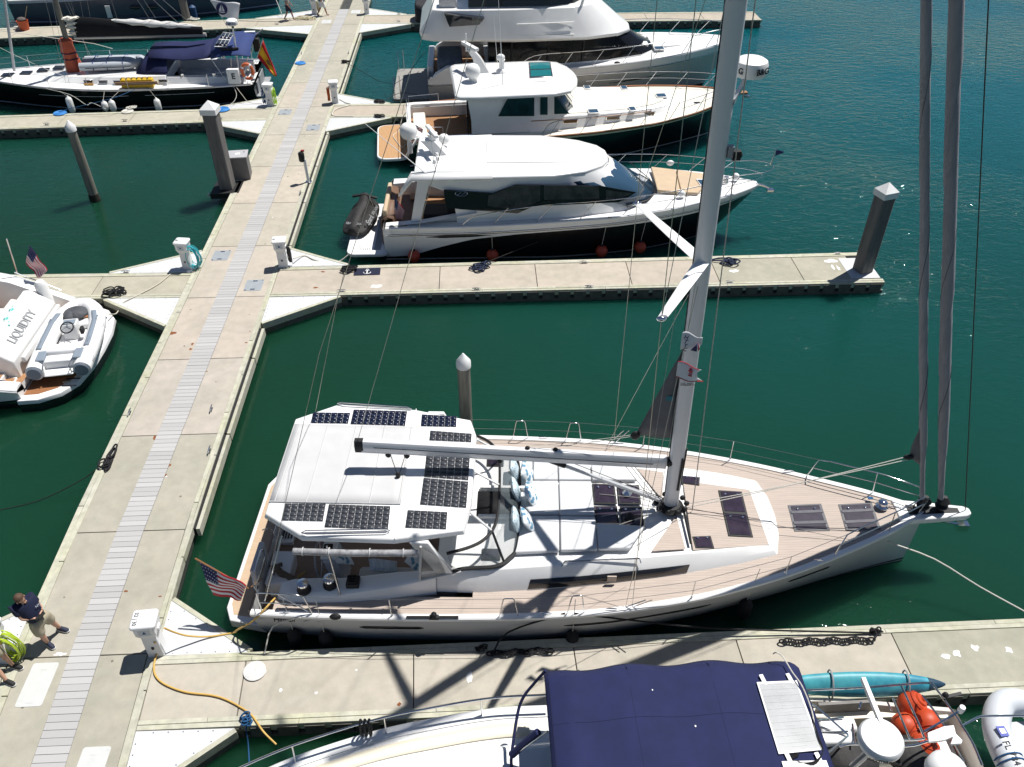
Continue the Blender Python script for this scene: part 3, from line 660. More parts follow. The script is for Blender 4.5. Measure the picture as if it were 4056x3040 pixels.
# ---- cockpit: sole, coamings, benches, winches, helms
sole = mat('cockpit sole', (.27,.19,.145), .7, var=.1, scale=2, stretch=(1,8,1), bump=.1, bscale=60)
MB().box(-.05,4.9,-2.3,2.3,.62,.74).build('cockpit_sole', sole, yo)
for sd in (-1,1):
    # side wall and coaming in one swept section
    R_ = []
    for x, w0, h in ((.75,2.4,1.42),(1.05,2.44,1.53),(1.6,2.44,1.58),(2.2,2.42,1.6),(3.2,2.3,1.70),(4.2,2.12,1.84)):
        R_.append([Vector((x,sd*(1.97-.08*(x > 3)),.74)),Vector((x,sd*(1.97-.08*(x > 3)),h-.05)),Vector((x,sd*(2.01-.08*(x > 3)),h)),Vector((x,sd*(w0-.08),h)),Vector((x,sd*w0,h-.06)),Vector((x,sd*(w0+.07),1.3))])
    MB().loft(R_, False, True, True).build('coaming', gel, yo, bevel=.02)
    MB().box(2.35,4.6,min(sd*1.35,sd*1.88),max(sd*1.35,sd*1.88),.74,1.13).build('bench', gel2, yo, bevel=.04)
    MB().box(2.4,4.55,min(sd*1.38,sd*1.86),max(sd*1.38,sd*1.86),1.13,1.21).build('bench_cushion', greyc, yo, bevel=.03)
    for wx, wy, rr in ((1.35,2.34,.15),(1.9,2.2,.16)):
        zz = 1.57
        wi = MB().lathe([(rr,zz),(rr*1.02,zz+.06),(rr*.78,zz+.1),(rr*.72,zz+.2),(rr*.86,zz+.22)],18,(wx,sd*wy,0)).build('winch', blackm, yo)
        MB().lathe([(rr*.84,zz+.22),(rr*.8,zz+.27),(rr*.5,zz+.29),(rr*.2,zz+.30),(rr*.2,zz+.27),(.01,zz+.27)],18,(wx,sd*wy,0)).build('winch_cap', chrome, wi)
    cb = MB().obox((2.4,sd*2.18,1.68),(.28,.26,.14)).build('rope_clutch', blackm, yo, bevel=.01)
    for k in range(4): MB().obox((2.38,sd*(2.09+.06*k),1.77),(.16,.03,.05)).build('clutch_lever', blackm, cb)
    # helm pedestal with wheel
    pd = MB().loft([[Vector((x+dx,sd*1.3+dy,z)) for dx,dy in ((-.16,-.28),(.16,-.28),(.16,.28),(-.16,.28))] for x,z in ((1.9,.74),(1.85,1.1),(1.75,1.62))],True,False,True).build('helm_pedestal', greyc, yo, bevel=.04)
    pf = MB().obox((1.72,sd*1.3,1.66),(.34,.5,.06)).build('instrument_pod', gel, pd, bevel=.02)
    MB().obox((1.68,sd*1.3,1.7),(.2,.3,.02)).build('screen', dglass, pd)
    c = Vector((1.5,sd*1.3,1.3)); q = Matrix.Rotation(R(80),3,'Y')
    wp = [c+q@Vector((.46*math.cos(a),.46*math.sin(a),0)) for a in [2*math.pi*i/28 for i in range(28)]]
    wh = MB().tube(wp,.022,6,closed=True).build('steering_wheel', greyp, yo)
    mb = MB()
    for k in range(5): a = 2*math.pi*k/5; mb.tube([c,c+q@Vector((.46*math.cos(a),.46*math.sin(a),0))],.012,5)
    mb.build('spoke', steel, wh)
# helm seats, transom box and life-ring cover at the stern
for sd in (-1,1):
    MB().loft([[Vector((x,sd*(1.45+dy),z)) for x,dy in ((xa,-.5),(xa+w_,-.5),(xa+w_,.45),(xa,.45))] for xa,w_,z in ((.35,.42,.74),(.3,.5,1.16),(.28,.52,1.2))],True,False,True).build('helm_seat', gel2, yo, bevel=.03)
    MB().obox((.1,sd*1.45,1.35),(.14,.85,.55)).build('seat_back', greyc, yo, bevel=.04)
hb_ = MB().box(.05,.55,-.42,.42,.74,.86).build('stern_hatch', gel, yo, bevel=.02)
mb = MB()
for k in range(6): mb.box(.12+.07*k,.15+.07*k,-.3,.3,.86,.885)
mb.build('slat', blackm, hb_)
# bathing platform
pl = MB().prism([(-.72,1.95),(-.55,2.3),(.3,2.45),(.3,-2.45),(-.55,-2.3),(-.72,-1.95)], .12, .38).build('bathing_platform', gel, yo, bevel=.03)
MB().prism([(-.62,1.85),(-.5,2.15),(.22,2.25),(.22,-2.25),(-.5,-2.15),(-.62,-1.85)], .38, .386).build('teak_panel', mat('platform teak',(.5,.37,.25),.7,var=.1,scale=2,stretch=(1,9,1)), pl)
mb = MB()
for y_ in (-.38,.02): mb.tube([(.12,y_,.42),(.12,y_,1.25),(.02,y_,1.32),(-.12,y_,1.25)],.017,6)
for z_ in (.6,.85,1.1): mb.tube([(.12,-.38,z_),(.12,.02,z_)],.014,6)
mb.build('boarding_ladder', steel, yo)
# ---- hardtop
HZ = 3.05; zw = HZ-.5
ht = [Y.l(p, zw) for p in [(1165,1656),(1335,1598),(1646,1619),(1869,1661),(1889,1719),(1882,1850),(1870,1990),(1840,2103),(1560,2140),(1192,2128),(1042,2037),(1100,1850)]]
hp = [(p.x,p.y) for p in ht]; cx = sum(p[0] for p in hp)/len(hp); cy = sum(p[1] for p in hp)/len(hp)
def scl(k): return [(cx+(x-cx)*k, cy+(y-cy)*k) for x, y in hp]
hard = house([[Vector((*p,HZ-.16)) for p in scl(.9)],[Vector((*p,HZ-.17)) for p in scl(.97)],[Vector((*p,HZ-.13)) for p in scl(1.0)],[Vector((*p,HZ-.02)) for p in scl(.985)],[Vector((*p,HZ)) for p in scl(.965)]], [gel], 'hardtop', yo, bevel=.02)
bm_ = MB().add([Vector((*p,HZ-.16)) for p in scl(.9)],[tuple(range(len(hp)))]).build('headlining', greyc, hard)
def hq(pts): return [Vector((p.x,p.y,HZ)) for p in [Y.l(c4(*q), zw) for q in pts]]
Q = hq([(405,275),(1112,292),(1035,755),(252,740)])
can = MB().grid(lambda u,v: bil(Q,u,v)+Vector((0,0,.016+.007*math.sin(u*math.pi)*math.sin(v*math.pi)+.004*math.sin(u*22))),14,8).build('sunroof_canvas', greyc, hard, solid=.012)
for u in (.04,.28,.52,.76,.985):
    MB().tube([bil(Q,u,v/6)+Vector((0,0,.03)) for v in range(7)],.010,4).build('canvas_seam', greyc, can)
MB().tube([bil(Q,u/6,.995)+Vector((0,0,.025)) for u in range(7)],.014,5).build('canvas_seam', greyc, can)
MB().tube([p+Vector((0,0,.004)) for p in hq([(1128,182),(1000,958)])],.012,4).build('roof_joint', gel2, hard)
for pts in ([(660,157),(675,152),(1075,178),(1100,190),(1060,186),(700,166)],[(445,930),(470,918),(950,908),(972,918),(945,930),(480,938)]):
    P = hq(pts); MB().tube([p+Vector((0,0,.05)) for p in P],.016,6,closed=True).build('grab_rail', steel, hard)
panels = [([(512,205),(735,208),(722,272),(500,268)],6,3,1),([(755,188),(1075,198),(1062,285),(735,275)],9,4,1),([(1162,217),(1370,228),(1367,292),(1155,287)],6,3,1),
 ([(1212,313),(1460,332),(1457,383),(1206,372)],7,2,0),([(1190,440),(1450,460),(1440,610),(1175,590)],6,6,0),([(1172,595),(1440,618),(1427,775),(1150,755)],6,6,0),
 ([(345,748),(590,750),(572,855),(327,850)],6,4,0),([(607,753),(975,765),(960,907),(580,890)],9,5,0),([(1077,788),(1315,800),(1307,903),(1062,893)],6,4,0)]
for q, nx, ny, blue in panels:
    P = hq(q)
    pn = MB().prism([tuple(p+Vector((0,0,.014))) for p in P], .012, 0).build('solar_panel', panelm, hard, bevel=.004)
    for i in range(nx):
        for j in range(ny):
            e = .014
            C = [bil(P,(i+a)/nx,(j+b)/ny)+Vector((0,0,.0165)) for a,b in ((e,.08),(.08,e),(.92,e),(1-e,.08),(1-e,.92),(.92,1-e),(.08,1-e),(e,.92))]
            MB().add(C,[tuple(range(8))]).build('cell', cellb if blue else cellm, pn, solid=.002)
# hardtop legs, posts, side curtain
def leg(a, b, w0, w1, m=gel, name='hardtop_leg', t=.08):
    a, b = Vector(a), Vector(b)
    MB().loft([[a+Vector((-w0,-t,0)),a+Vector((w0,-t,0)),a+Vector((w0,t,0)),a+Vector((-w0,t,0))],[b+Vector((-w1,-t,0)),b+Vector((w1,-t,0)),b+Vector((w1,t,0)),b+Vector((-w1,t,0))]],True,True,True).build(name, m, yo, bevel=.02)
for sd in (-1,1):
    leg((3.9,sd*2.05,HZ-.14),(4.42,sd*2.02,1.82),.2,.18,t=.05)
    Y.rail([(2.0,sd*2.2,HZ-.15),(2.14,sd*2.42,1.55)],r=.022,name='hardtop_post'); Y.rail([(1.0,sd*1.95,HZ-.15),(.5,sd*2.5,1.4)],r=.022,name='hardtop_post')
cur = MB().tube([(1.3,-2.28,HZ-.24),(2.5,-2.3,HZ-.25),(3.9,-2.28,HZ-.24)],.075,10).build('rolled_curtain', mat('rolled clear vinyl',(.33,.33,.34),.25,var=.5,scale=9,coat=.4), yo)
for x_ in (1.5,2.05,2.9,3.6): MB().tube([Vector((x_,-2.28,HZ-.24))+Vector((0,.085*math.cos(a),.085*math.sin(a))) for a in [2*math.pi*i/12 for i in range(12)]],.013,4,closed=True).build('curtain_strap', greyc, cur)
clear = mat('clear vinyl', (.75,.75,.75), .08, trans=.85, ior=1.05, spec=.6)
q = [Vector((3.95,-2.14,HZ-.2)),Vector((4.75,-2.02,1.9)),Vector((4.05,-2.12,1.84)),Vector((3.85,-2.16,1.75))]
cl = MB().add([q[0],q[1],q[3]],[(0,1,2)]).build('side_curtain', clear, yo, solid=.004)
for a, b in ((0,3),(1,3)): MB().tube([q[a],q[b]],.03,5).build('curtain_hem', greyc, cl)
# windscreen
base = [Y.l(c4(*p),1.42) for p in [(1345,1150),(1430,1133),(1600,1122),(1680,1075),(1735,965)]]
base += [Vector((p.x,-p.y-.05,p.z)) for p in reversed(base)]
top = [Y.l(c4(*p),1.95) for p in [(1310,1045),(1450,1005),(1540,955),(1600,870),(1620,740)]]
top += [Vector((p.x,-p.y-.1,p.z)) for p in reversed(top)]
bs, ts_ = spline(base,5), spline(top,5)
MB().tube(bs,.045,6).build('windscreen_base', blackm, yo); MB().tube(ts_,.036,6).build('windscreen_frame', blackm, yo)
MB().loft([bs,ts_],False).build('windscreen', mat('windscreen glass',(.25,.3,.32),.03,alpha=.16), yo, solid=.006)
n = len(bs)
for k in (int(n*.3), n-1-int(n*.3)): MB().tube([bs[k],ts_[k]],.028,6).build('windscreen_post', blackm, yo)
for k in (int(n*.3), n//2, n-1-int(n*.3)):
    t_ = ts_[k]; MB().tube([t_,Vector((4.9,t_.y*.9,HZ-.12))],.028,6).build('roof_strut', gel, yo)
MB().loft([[Vector((5.0,-.38,1.87)),Vector((5.0,.38,1.87))],[Vector((6.0,-.38,1.87)),Vector((6.0,.38,1.87))]],False).build('companionway', blackm, yo, solid=.02)
for sd in (-1,1): MB().box(5.05,6.25,min(sd*.42,sd*.5),max(sd*.42,sd*.5),1.86,1.97).build('hatch_rail', gel, yo, bevel=.01)
for p in ((1575,1045),(1600,495)):
    c = Y.l(c4(*p),1.4); fr = MB().obox((c.x,c.y,1.88),(.42,.3,.03)).build('hatch', blackm, yo, bevel=.01); MB().obox((c.x,c.y,1.90),(.34,.22,.014)).build('pane', smoke, fr)
# ---- mast, spreaders, boom, vang
MT, MB0 = Vector((8.88,0,23.5)), Vector((9.56,0,1.86))
def mp(z): return MB0.lerp(MT,(z-MB0.z)/(MT.z-MB0.z))
def oval(c, a, b, n=18, q=None): return [c+Vector((a*math.cos(t),b*math.sin(t)*(1 if math.cos(t) < .2 else .92),0)) for t in [2*math.pi*i/n for i in range(n)]]
mastm = mat('mast aluminium', (.72,.72,.73), .42, .1, var=.05, scale=1.2, stretch=(1,1,.2), bump=.03, bscale=200)
mast = MB().loft([oval(mp(z),.17*k,.115*k) for z,k in ((1.86,1),(6,1),(13,1),(19,.92),(22.5,.75),(23.5,.6))],True,True,True).build('mast', mastm, yo)
MB().tube([mp(z)+Vector((-.172,0,0)) for z in (2.2,8,15,21)],.014,4).build('sail_slot', blackm, mast)
MB().obox(mp(3.0)+Vector((.10,-.1,0)),(.05,.03,1.0)).build('mast_track', blackm, mast); MB().obox(mp(3.1)+Vector((.165,-.02,0)),(.03,.05,1.3)).build('mast_track', blackm, mast)
col = MB().lathe([(.3,1.84),(.3,1.88),(.24,1.92),(.22,1.95)],16,(MB0.x,0,0)).build('mast_collar', blackm, mast)
for i in range(10):
    a = 2*math.pi*i/10; c = MB0+Vector((.36*math.cos(a),.3*math.sin(a),.1)); MB().ball(c,(.07,.06,.07),8,6).build('block', blackm, mast)
for z_, c_, sw in ((8.5,2.05,1.02),(15.2,1.65,.9),(20.2,1.2,.7)):
    for sd in (-1,1):
        a = mp(z_); b = Vector((a.x-sw, sd*c_, z_+.12)); d = (b-a).normalized()
        sp = MB().loft([[a.lerp(b,t)+Vector((cc*w_*.5,0,0))+Vector((0,0,h_)) for cc,h_ in ((-1,0),(-.4,.035),(.5,.04),(1,0),(.5,-.03),(-.4,-.025))] for t,w_ in ((.03,.30),(.35,.27),(.8,.2),(.97,.17))],True,True,True).build('spreader', gel, mast)
        MB().ball(b,(.09,.05,.05),8,6).build('spreader_tip', chrome, sp)
BA, BF = Vector((2.36,0,3.72)), Vector((9.28,0,3.32))
def bsec(c, h=.155, w=.105): return [c+Vector((0,w*x,h*z)) for x,z in ((-.75,-1),(.75,-1),(1,-.5),(1,.4),(.55,1),(-.55,1),(-1,.4),(-1,-.5))]
boom = MB().loft([bsec(BA.lerp(BF,t)) for t in (0,.3,.7,1)],True,True,True).build('boom', mat('boom white',(.70,.70,.71),.25,.1,var=.02,scale=1), yo)
MB().loft([bsec(BA+Vector((-.03,0,0)),.157,.107),bsec(BA+Vector((.16,0,0)),.157,.107)],True,True,True).build('boom_end', blackm, boom)
MB().tube([BA+Vector((.4,-.115,.02)),BF+Vector((-.3,-.115,.02))],.008,4).build('boom_groove', blackm, boom)
for t in (.1,.16,.46): MB().ball(BA.lerp(BF,t)+Vector((0,-.06,-.2)),(.07,.04,.08),8,6).build('block', blackm, boom)
for t in (.55,.64): MB().ball(BA.lerp(BF,t)+Vector((0,.02,.17)),(.06,.05,.05),8,6).build('block', blackm, boom)
MB().tube([BF,mp(3.3)],[.05,.06],8).ball(BF+Vector((.06,0,0)),.12,8,6).build('gooseneck', blackm, mast)
va, vb = BA.lerp(BF,.62)+Vector((0,0,-.15)), mp(2.05)+Vector((-.25,0,0))
van = MB().tube([va,va.lerp(vb,.5)],.042,8).tube([va.lerp(vb,.45),vb],.058,8).build('boom_vang', mat('vang white',(.6,.61,.63),.3,.3), yo)
MB().tube([va,va.lerp(vb,.14)],.06,8).build('vang_fitting', blackm, van)
for a, b in ((va+Vector((.1,0,0)), vb+Vector((0,0,.1))),): MB().tube([a+Vector((0,.1,.05)),b],.01,4).build('vang_line', rope_k, van)
# mainsheet from boom to hardtop
a = BA.lerp(BF,.13)+Vector((0,-.02,-.25)); 
for dx in (-.16,.16): MB().tube([a+Vector((dx,0,0)),Vector((a.x+.02,-.35,HZ+.02))],.008,4).build('mainsheet', rope_k, boom)
MB().ball((a.x+.02,-.35,HZ+.09),(.06,.05,.09),8,6).build('block', blackm, hard)
# main clew peeping from the mast, with its outhaul lines
tri = [mp(6.45)+Vector((-.17,0,0)), Vector((8.52,0,4.1)), mp(4.05)+Vector((-.17,0,0))]
clw = MB().grid(lambda u,v: tri[0].lerp(tri[2],u).lerp(tri[0].lerp(tri[1],u),v)+Vector((0,.03*math.sin(6*v+3*u),0)),8,6).build('mainsail_clew', sailc, mast, solid=.01)
MB().ball(tri[1],(.11,.05,.12),10,8).build('clew_block', blackm, clw)
for dy in (-.02,.03): MB().tube(sag(tri[1]+Vector((-.05,dy,0)),BA.lerp(BF,.56)+Vector((0,dy*2,.2)),.03),.008,4).build('outhaul', rope_w, clw)
MB().obox(mp(5.2)+Vector((-.32,-.03,0)),(.16,.012,.13)).build('sail_emblem', mat('teal print',(.02,.16,.2),.7), clw)
text_part('SELDEN', .09, 'lettering', blackm, mast, mp(5.65)+Vector((.0,-.121,0)), frame((1,0,0),(0,-1,0)))
# ---- furled headsails
stays = []
for k, (b0, ty0, rr, rlow) in enumerate(((Vector((15.42,0,1.95)),Vector((12.04,0,13.06)),.082,.055),(Vector((15.85,0,1.95)),Vector((12.49,0,13.06)),.112,.06))):
    d = (ty0-b0)/(ty0.z-b0.z); tp_ = b0+d*(20.5-b0.z) if k == 0 else b0+d*(22.5-b0.z)
    rings = []; rnd = random.Random(k)
    for i in range(110):
        t = (i/109)**1.2; z = b0.z+.28+t*(tp_.z-b0.z-1.0); c = b0+d*(z-b0.z)
        r0 = rlow+(rr-rlow)*min(1,max(0,(z-b0.z-.5)/2.5)) if k else rlow+(rr-rlow)*min(1,max(0,(z-b0.z-1.2)/.8)); r0 *= 1-.55*max(0,(t-.6))
        rings.append([c+Vector((math.cos(a),math.sin(a),0))*(r0*(.92+.2*((a/(2*math.pi)-z*.24)%1.0)+rnd.uniform(-.02,.02))) for a in [2*math.pi*j/20 for j in range(20)]])
    s_ = MB().loft(rings,True,True,True).build('furled_headsail', sailm, yo)
    MB().tube([b0+d*(z-b0.z)+Vector((math.cos(z*2.0),math.sin(z*2.0),0))*((rr if z > b0.z+3 else rr*.9)+.004) for z in [b0.z+1.5+.09*i for i in range(110)]],.007,4).build('spiral_seam', mat('seam dark',(.06,.06,.07),.8), s_)
    MB().lathe([(.05,b0.z-.1),(.13,b0.z),(.15,b0.z+.06),(.08,b0.z+.1),(.08,b0.z+.16),(.15,b0.z+.2),(.1,b0.z+.27),(.05,b0.z+.34)],16,(b0.x,b0.y,0)).build('furling_drum', blackm, s_)
    stays.append((b0,tp_))
    MB().tube([b0,tp_],.01,4).build('forestay', steel, s_)
g = Vector((14.62,0,3.55)); b0, tp_ = stays[0]; d = (tp_-b0)/(tp_.z-b0.z)
T3 = [b0+d*(4.75-b0.z), g, b0+d*(3.25-b0.z)]
gs = MB().grid(lambda u,v: T3[0].lerp(T3[2],u).lerp(T3[0].lerp(T3[1],u) if u < .8 else T3[1].lerp(T3[2],(u-.8)*1.2),v)+Vector((0,.03*math.sin(5*u+4*v),0)),8,5).build('headsail_clew', sailc, yo, solid=.01)
MB().ball(g,(.12,.06,.07),8,6).build('clew_block', blackm, gs)
for dy, q in ((-.04,c5(910,438)),(.05,c5(905,455))): MB().tube(sag(g+Vector((0,dy,-.03)),Y.l(q,1.45),.06),.011,5).build('headsail_sheet', rope_w, gs)
MB().tube(sag(Y.l(c5(905,455),1.45),Y.l(c5(1640,600),1.2),.0),.006,4).build('furling_line', rope_k, yo)
# ---- standing and running rigging
wire = mat('rigging wire', (.42,.40,.36), .35, .8)
def wr(pts, r=.007, m=wire, name='shroud'): return MB().tube(pts,r,4).build(name, m, yo)
for sd in (-1,1):
    cp = Vector((8.45,sd*2.56,1.45)); t1 = Vector((mp(8.5).x-1.02,sd*2.05,8.62)); t2 = Vector((mp(15.2).x-.9,sd*1.65,15.3)); t3 = Vector((mp(20.2).x-.7,sd*1.2,20.3))
    wr([cp,t1]); wr([t1,t2]); wr([t2,t3]); wr([t3,mp(22.8)]); wr([cp+Vector((-.14,0,0)),mp(8.3)],.0065); wr([t1,mp(15.0)],.006); wr([t2,mp(20.0)],.006)
    for dx in (0,-.14): MB().tube([cp+Vector((dx,0,0)),cp+Vector((dx,0,0)).lerp(t1,.045)],.014,6).build('turnbuckle', chrome, yo)
    wr([Vector((.45,sd*2.3,1.4)),Vector((2.2,sd*1.0,7.0)),MT],.006,name='backstay')
wr([BA+Vector((.05,0,.15)),MT+Vector((-.1,0,-.1))],.006,name='topping_lift')
cord2 = mat('halyard', (.40,.39,.34), .8, var=.4, scale=30)
wr([Vector((10.05,-.12,1.85)),mp(12.5)+Vector((.26,-.12,0)),mp(21)+Vector((.15,-.05,0))],.011,cord2,'halyard'); wr([Vector((16.45,.0,1.85)),Vector((10.2,.0,22.0))],.012,mat('dark halyard',(.03,.035,.03),.8),'halyard')
wr([mp(8.45)+Vector((-.1,-.14,-.3)),Vector((9.2,-.35,1.95))],.005,cord2,'halyard'); wr([Vector((8.7,-1.35,8.5)),Vector((8.5,-1.9,1.75))],.004,cord2,'flag_halyard')
for dy in (-.25,-.12,.1,.22,.3): MB().tube(sag(MB0+Vector((-.25,dy,.12)),Vector((7.9,dy*3.2,1.9)),.0),.008,4).build('control_line', [rope_w,cord2,rope_k][int(abs(dy*100))%3], yo)
for x_, m_ in ((9.0,rope_k),(9.12,cord2),(9.2,rope_k)): MB().tube([BF+Vector((x_-9.9,0,-.15)),Vector((x_+.2,-.1,1.98))],.008,4).build('control_line', m_, yo)
# ---- radar on the mast front, deck light
rc = mp(11.9)+Vector((.47,.44,0))
rd = MB().lathe([(.2,-.14),(.26,-.12),(.28,-.05),(.28,.05),(.26,.11),(.2,.145),(.08,.16)],28,rc).build('radar_dome', whitep, mast)
mb = MB(); mb.loft([[mp(11.5)+Vector((.16,y_,z_)) for y_,z_ in ((-.07,-.05),(.07,-.05),(.07,.05),(-.07,.05))],[rc+Vector((-.05,y_,-.19+z_)) for y_,z_ in ((-.1,-.03),(.1,-.03),(.1,.03),(-.1,.03))]],True,True,True); mb.build('radar_bracket', alu, rd)
for s_, a_ in (('B&G',-58),('B&G',-150)):
    a = R(a_); text_part(s_, .14, 'lettering', blackm, rd, rc+Vector((.282*math.cos(a),.282*math.sin(a),.0)), frame((-math.sin(a),math.cos(a),0),(math.cos(a),math.sin(a),0)), bold=True)
MB().obox(mp(10.65)+Vector((.22,-.02,0)),(.1,.12,.2)).build('deck_light_bracket', greyp, mast); MB().obox(mp(10.62)+Vector((.33,-.02,-.03)),(.14,.12,.16)).ball(mp(10.62)+Vector((.38,-.02,-.03)),.06,8,6).build('deck_light', blackm, mast)
# ---- burgees on the flag halyard
wf = mat('burgee white',(.70,.70,.72),.8); rf = mat('burgee red',(.4,.02,.03),.8); bf = mat('burgee navy',(.02,.02,.09),.8)
yy = -1.55
A = [Y.on(c2(*p), yy) for p in ((457,630),(445,738),(575,700),(580,658))]
fl = MB().grid(lambda u,v: A[0].lerp(A[3],u).lerp(A[1].lerp(A[2],u),v)+Vector((0,.035*math.sin(7*u+2*v),.02*math.sin(5*u))),10,6).build('burgee', wf, yo, solid=.004)
fx = (A[3]-A[0]).normalized(); fd = (A[1]-A[0]).normalized(); nn = fx.cross(fd); nn = nn if nn.y < 0 else -nn
for i, ch in enumerate('HTYC'):
    text_part(ch, .105, 'lettering', bf, fl, A[0]+fx*.07+fd*(.055+.088*i)+nn*.05, frame(fx,nn), bold=True)
mb = MB(); c = A[0]+fx*.24+fd*.2+nn*.06; mb.add([c+fx*-.07+fd*.1,c+fx*.05+fd*-.09,c+fx*.05+fd*.1],[(0,1,2)],0); mb.add([c+fx*.06+fd*-.1,c+fx*.1+fd*.03,c+fx*.07+fd*.09],[(0,1,2)],1); mb.build('emblem',[bf,rf],fl,solid=.003)
A = [Y.on(c2(*p), yy) for p in ((432,803),(420,900),(582,930),(570,850))]
fl = MB().grid(lambda u,v: A[0].lerp(A[3],u).lerp(A[1].lerp(A[2],u),v)+Vector((-.16*u*(1-abs(2*v-1))*(1 if u > .8 else 0),.04*math.sin(6*u+2*v),0)),14,8).build('burgee', wf, yo, solid=.004)
MB().tube([A[0].lerp(A[3],i/8)+Vector((0,.04*math.sin(6*i/8),0)) for i in range(8)],.008,4).tube([A[1].lerp(A[2],i/8)+Vector((0,.04*math.sin(6*i/8+2),0)) for i in range(9)],.012,4).build('flag_border', rf, fl)
fx = (A[3]-A[0]).normalized(); fd = (A[1]-A[0]).normalized(); nn = fx.cross(fd); nn = nn if nn.y < 0 else -nn; c = A[0].lerp(A[2],.46)+nn*.055
mb = MB()
def rc_(x0,x1,y0,y1,m): mb.add([c+fx*x0*.55+fd*y0*.55,c+fx*x1*.55+fd*y0*.55,c+fx*x1*.55+fd*y1*.55,c+fx*x0*.55+fd*y1*.55],[(0,1,2,3)],m)
rc_(-.07,.07,.09,.14,0); rc_(-.06,.06,.02,.06,0); rc_(-.055,.055,-.05,-.01,0); rc_(-.09,.09,-.1,-.06,0); rc_(-.05,.05,-.17,-.1,1); mb.add([c+fx*-.04+fd*-.093,c+fd*-.125,c+fx*.04+fd*-.093],[(0,1,2)],0)
mb.build('emblem',[rf,bf],fl,solid=.003)
# ---- rails, stanchions, pulpit, pushpit
def stan(x, sd, h=.62): 
    b = Vector((x,sd*(Y.hb(x)-.06),Y.zs(x)+.03)); t = b+Vector((0,sd*.03,h)); st = Y.rail([b,t],r=.013,name='stanchion'); MB().lathe([(.035,b.z-.02),(.03,b.z+.05),(.015,b.z+.07)],8,(b.x,b.y,0)).build('stanchion_base',chrome,st); return t
def gate(x0, x1, sd):
    f = lambda x,h: Vector((x,sd*(Y.hb(x)-.06),Y.zs(x)+.03+h)); i = (x1-x0)*.2
    Y.rail([f(x0,0),f(x0+i,.55),f(x0+i*1.4,.61),f(x1-i*1.4,.61),f(x1-i,.55),f(x1,0)],r=.014,name='gate_frame')
for sd in (-1,1):
    xs_ = {-1:(3.3,9.75,11.9),1:(9.2,11.35)}[sd]; gs_ = {-1:((5.6,6.0),(7.05,7.42)),1:((5.8,6.2),(7.2,7.6))}[sd]
    tops = [Vector((1.6,sd*(Y.hb(1.6)-.03),Y.zs(1.6)+.66))]+[stan(x,sd) for x in xs_]
    for x0, x1 in gs_: gate(x0,x1,sd); tops.append(Vector(((x0+x1)/2,sd*(Y.hb(x0)-.06),Y.zs(x0)+.64)))
    tops.append(Vector((13.25,sd*(Y.hb(13.25)-.06),Y.zs(13.25)+.66))); tops.sort(key=lambda p: p.x)
    MB().tube(tops,.006,4).build('lifeline', wire, yo); MB().tube([p-Vector((0,0,.31)) for p in tops],.006,4).build('lifeline', wire, yo)
    f = lambda x,h: Vector((x,sd*max(.12,Y.hb(x)-.06),Y.zs(x)+.03+h))
    Y.rail([f(13.1,0),f(13.25,.62),f(13.5,.66),f(14.6,.66),f(15.25,.62),f(15.4,.5),f(15.3,0)],r=.016,name='pulpit'); Y.rail([f(13.2,.33),f(14.5,.36),f(15.35,.34)],r=.012,name='pulpit_rail'); Y.rail([f(14.5,0),f(14.45,.66)],r=.013,name='pulpit_rail')
    Y.rail([f(1.6,0),f(1.5,.6),f(1.35,.66),f(.55,.68),(.38,sd*2.55,1.98),(.3,sd*2.3,2.0),(.3,sd*1.6,2.0),(.3,sd*1.5,1.9),(.3,sd*1.5,1.35)],r=.016,name='pushpit'); Y.rail([f(.5,0),f(.5,.66)],r=.014,name='pushpit_rail'); Y.rail([f(1.6,.02),f(.95,.66)],r=.014,name='pushpit_rail'); Y.rail([f(1.45,.34),f(.5,.34),(.3,sd*2.3,1.65),(.3,sd*1.5,1.65)],r=.012,name='pushpit_rail')
    for xc in (1.0,6.6,8.0,12.7): 
        c = f(xc,.03); MB().tube([c+Vector((-.12,0,.02)),c+Vector((-.05,0,.035)),c+Vector((.05,0,.035)),c+Vector((.12,0,.02))],[.01,.016,.016,.01],6).build('deck_cleat', chrome, yo)
# ---- bow sprit, anchor, windlass
sp = MB().prism([(14.85,.34),(15.6,.26),(16.45,.15),(16.58,.08),(16.58,-.08),(16.45,-.15),(15.6,-.26),(14.85,-.34)],1.66,1.84).build('bowsprit', gel, yo, bevel=.03)
MB().prism([(15.1,.16),(16.3,.07),(16.3,-.07),(15.1,-.16)],1.84,1.847).build('sprit_slot', blackm, sp)
MB().tube([(15.9,-.12,1.6),(16.35,-.14,1.52)],.035,6).obox((16.45,-.14,1.45),(.26,.16,.2)).build('anchor', chrome, sp)
MB().lathe([(.14,1.8),(.15,1.84),(.1,1.9),(.11,1.96),(.05,2.0)],14,(14.55,.12,0)).build('windlass', chrome, yo)
mb = MB()
for i in range(12): a = Vector((14.7+.05*i,.1-.004*i,1.84)); mb.tube([a+Vector((.03*math.cos(t),.018*math.sin(t)*(i%2),.018*math.sin(t)*((i+1)%2))) for t in [2*math.pi*j/6 for j in range(6)]],.006,4,closed=True)
mb.build('anchor_chain', steel, yo)
MB().obox((14.35,.35,1.85),(.12,.08,.02)).build('blue_cloth', rope_b, yo)
# ---- ensign at the stern
A_, B_2, C_, D_ = [Y.l(c0(*p), z) for p, z in (((1545,42),1.7),((1925,235),1.3),((1895,345),.8),((1665,315),.75))]
pole = MB().tube([Y.l(c0(1525,25),1.8),Y.l(c0(1945,262),1.15),(.3,-1.9,1.4)],[.02,.016,.016],6).build('flagstaff', mat('varnished staff',(.25,.12,.05),.3), yo)
us_flag(yo, A_, B_2, C_, D_, 'ensign', .035)
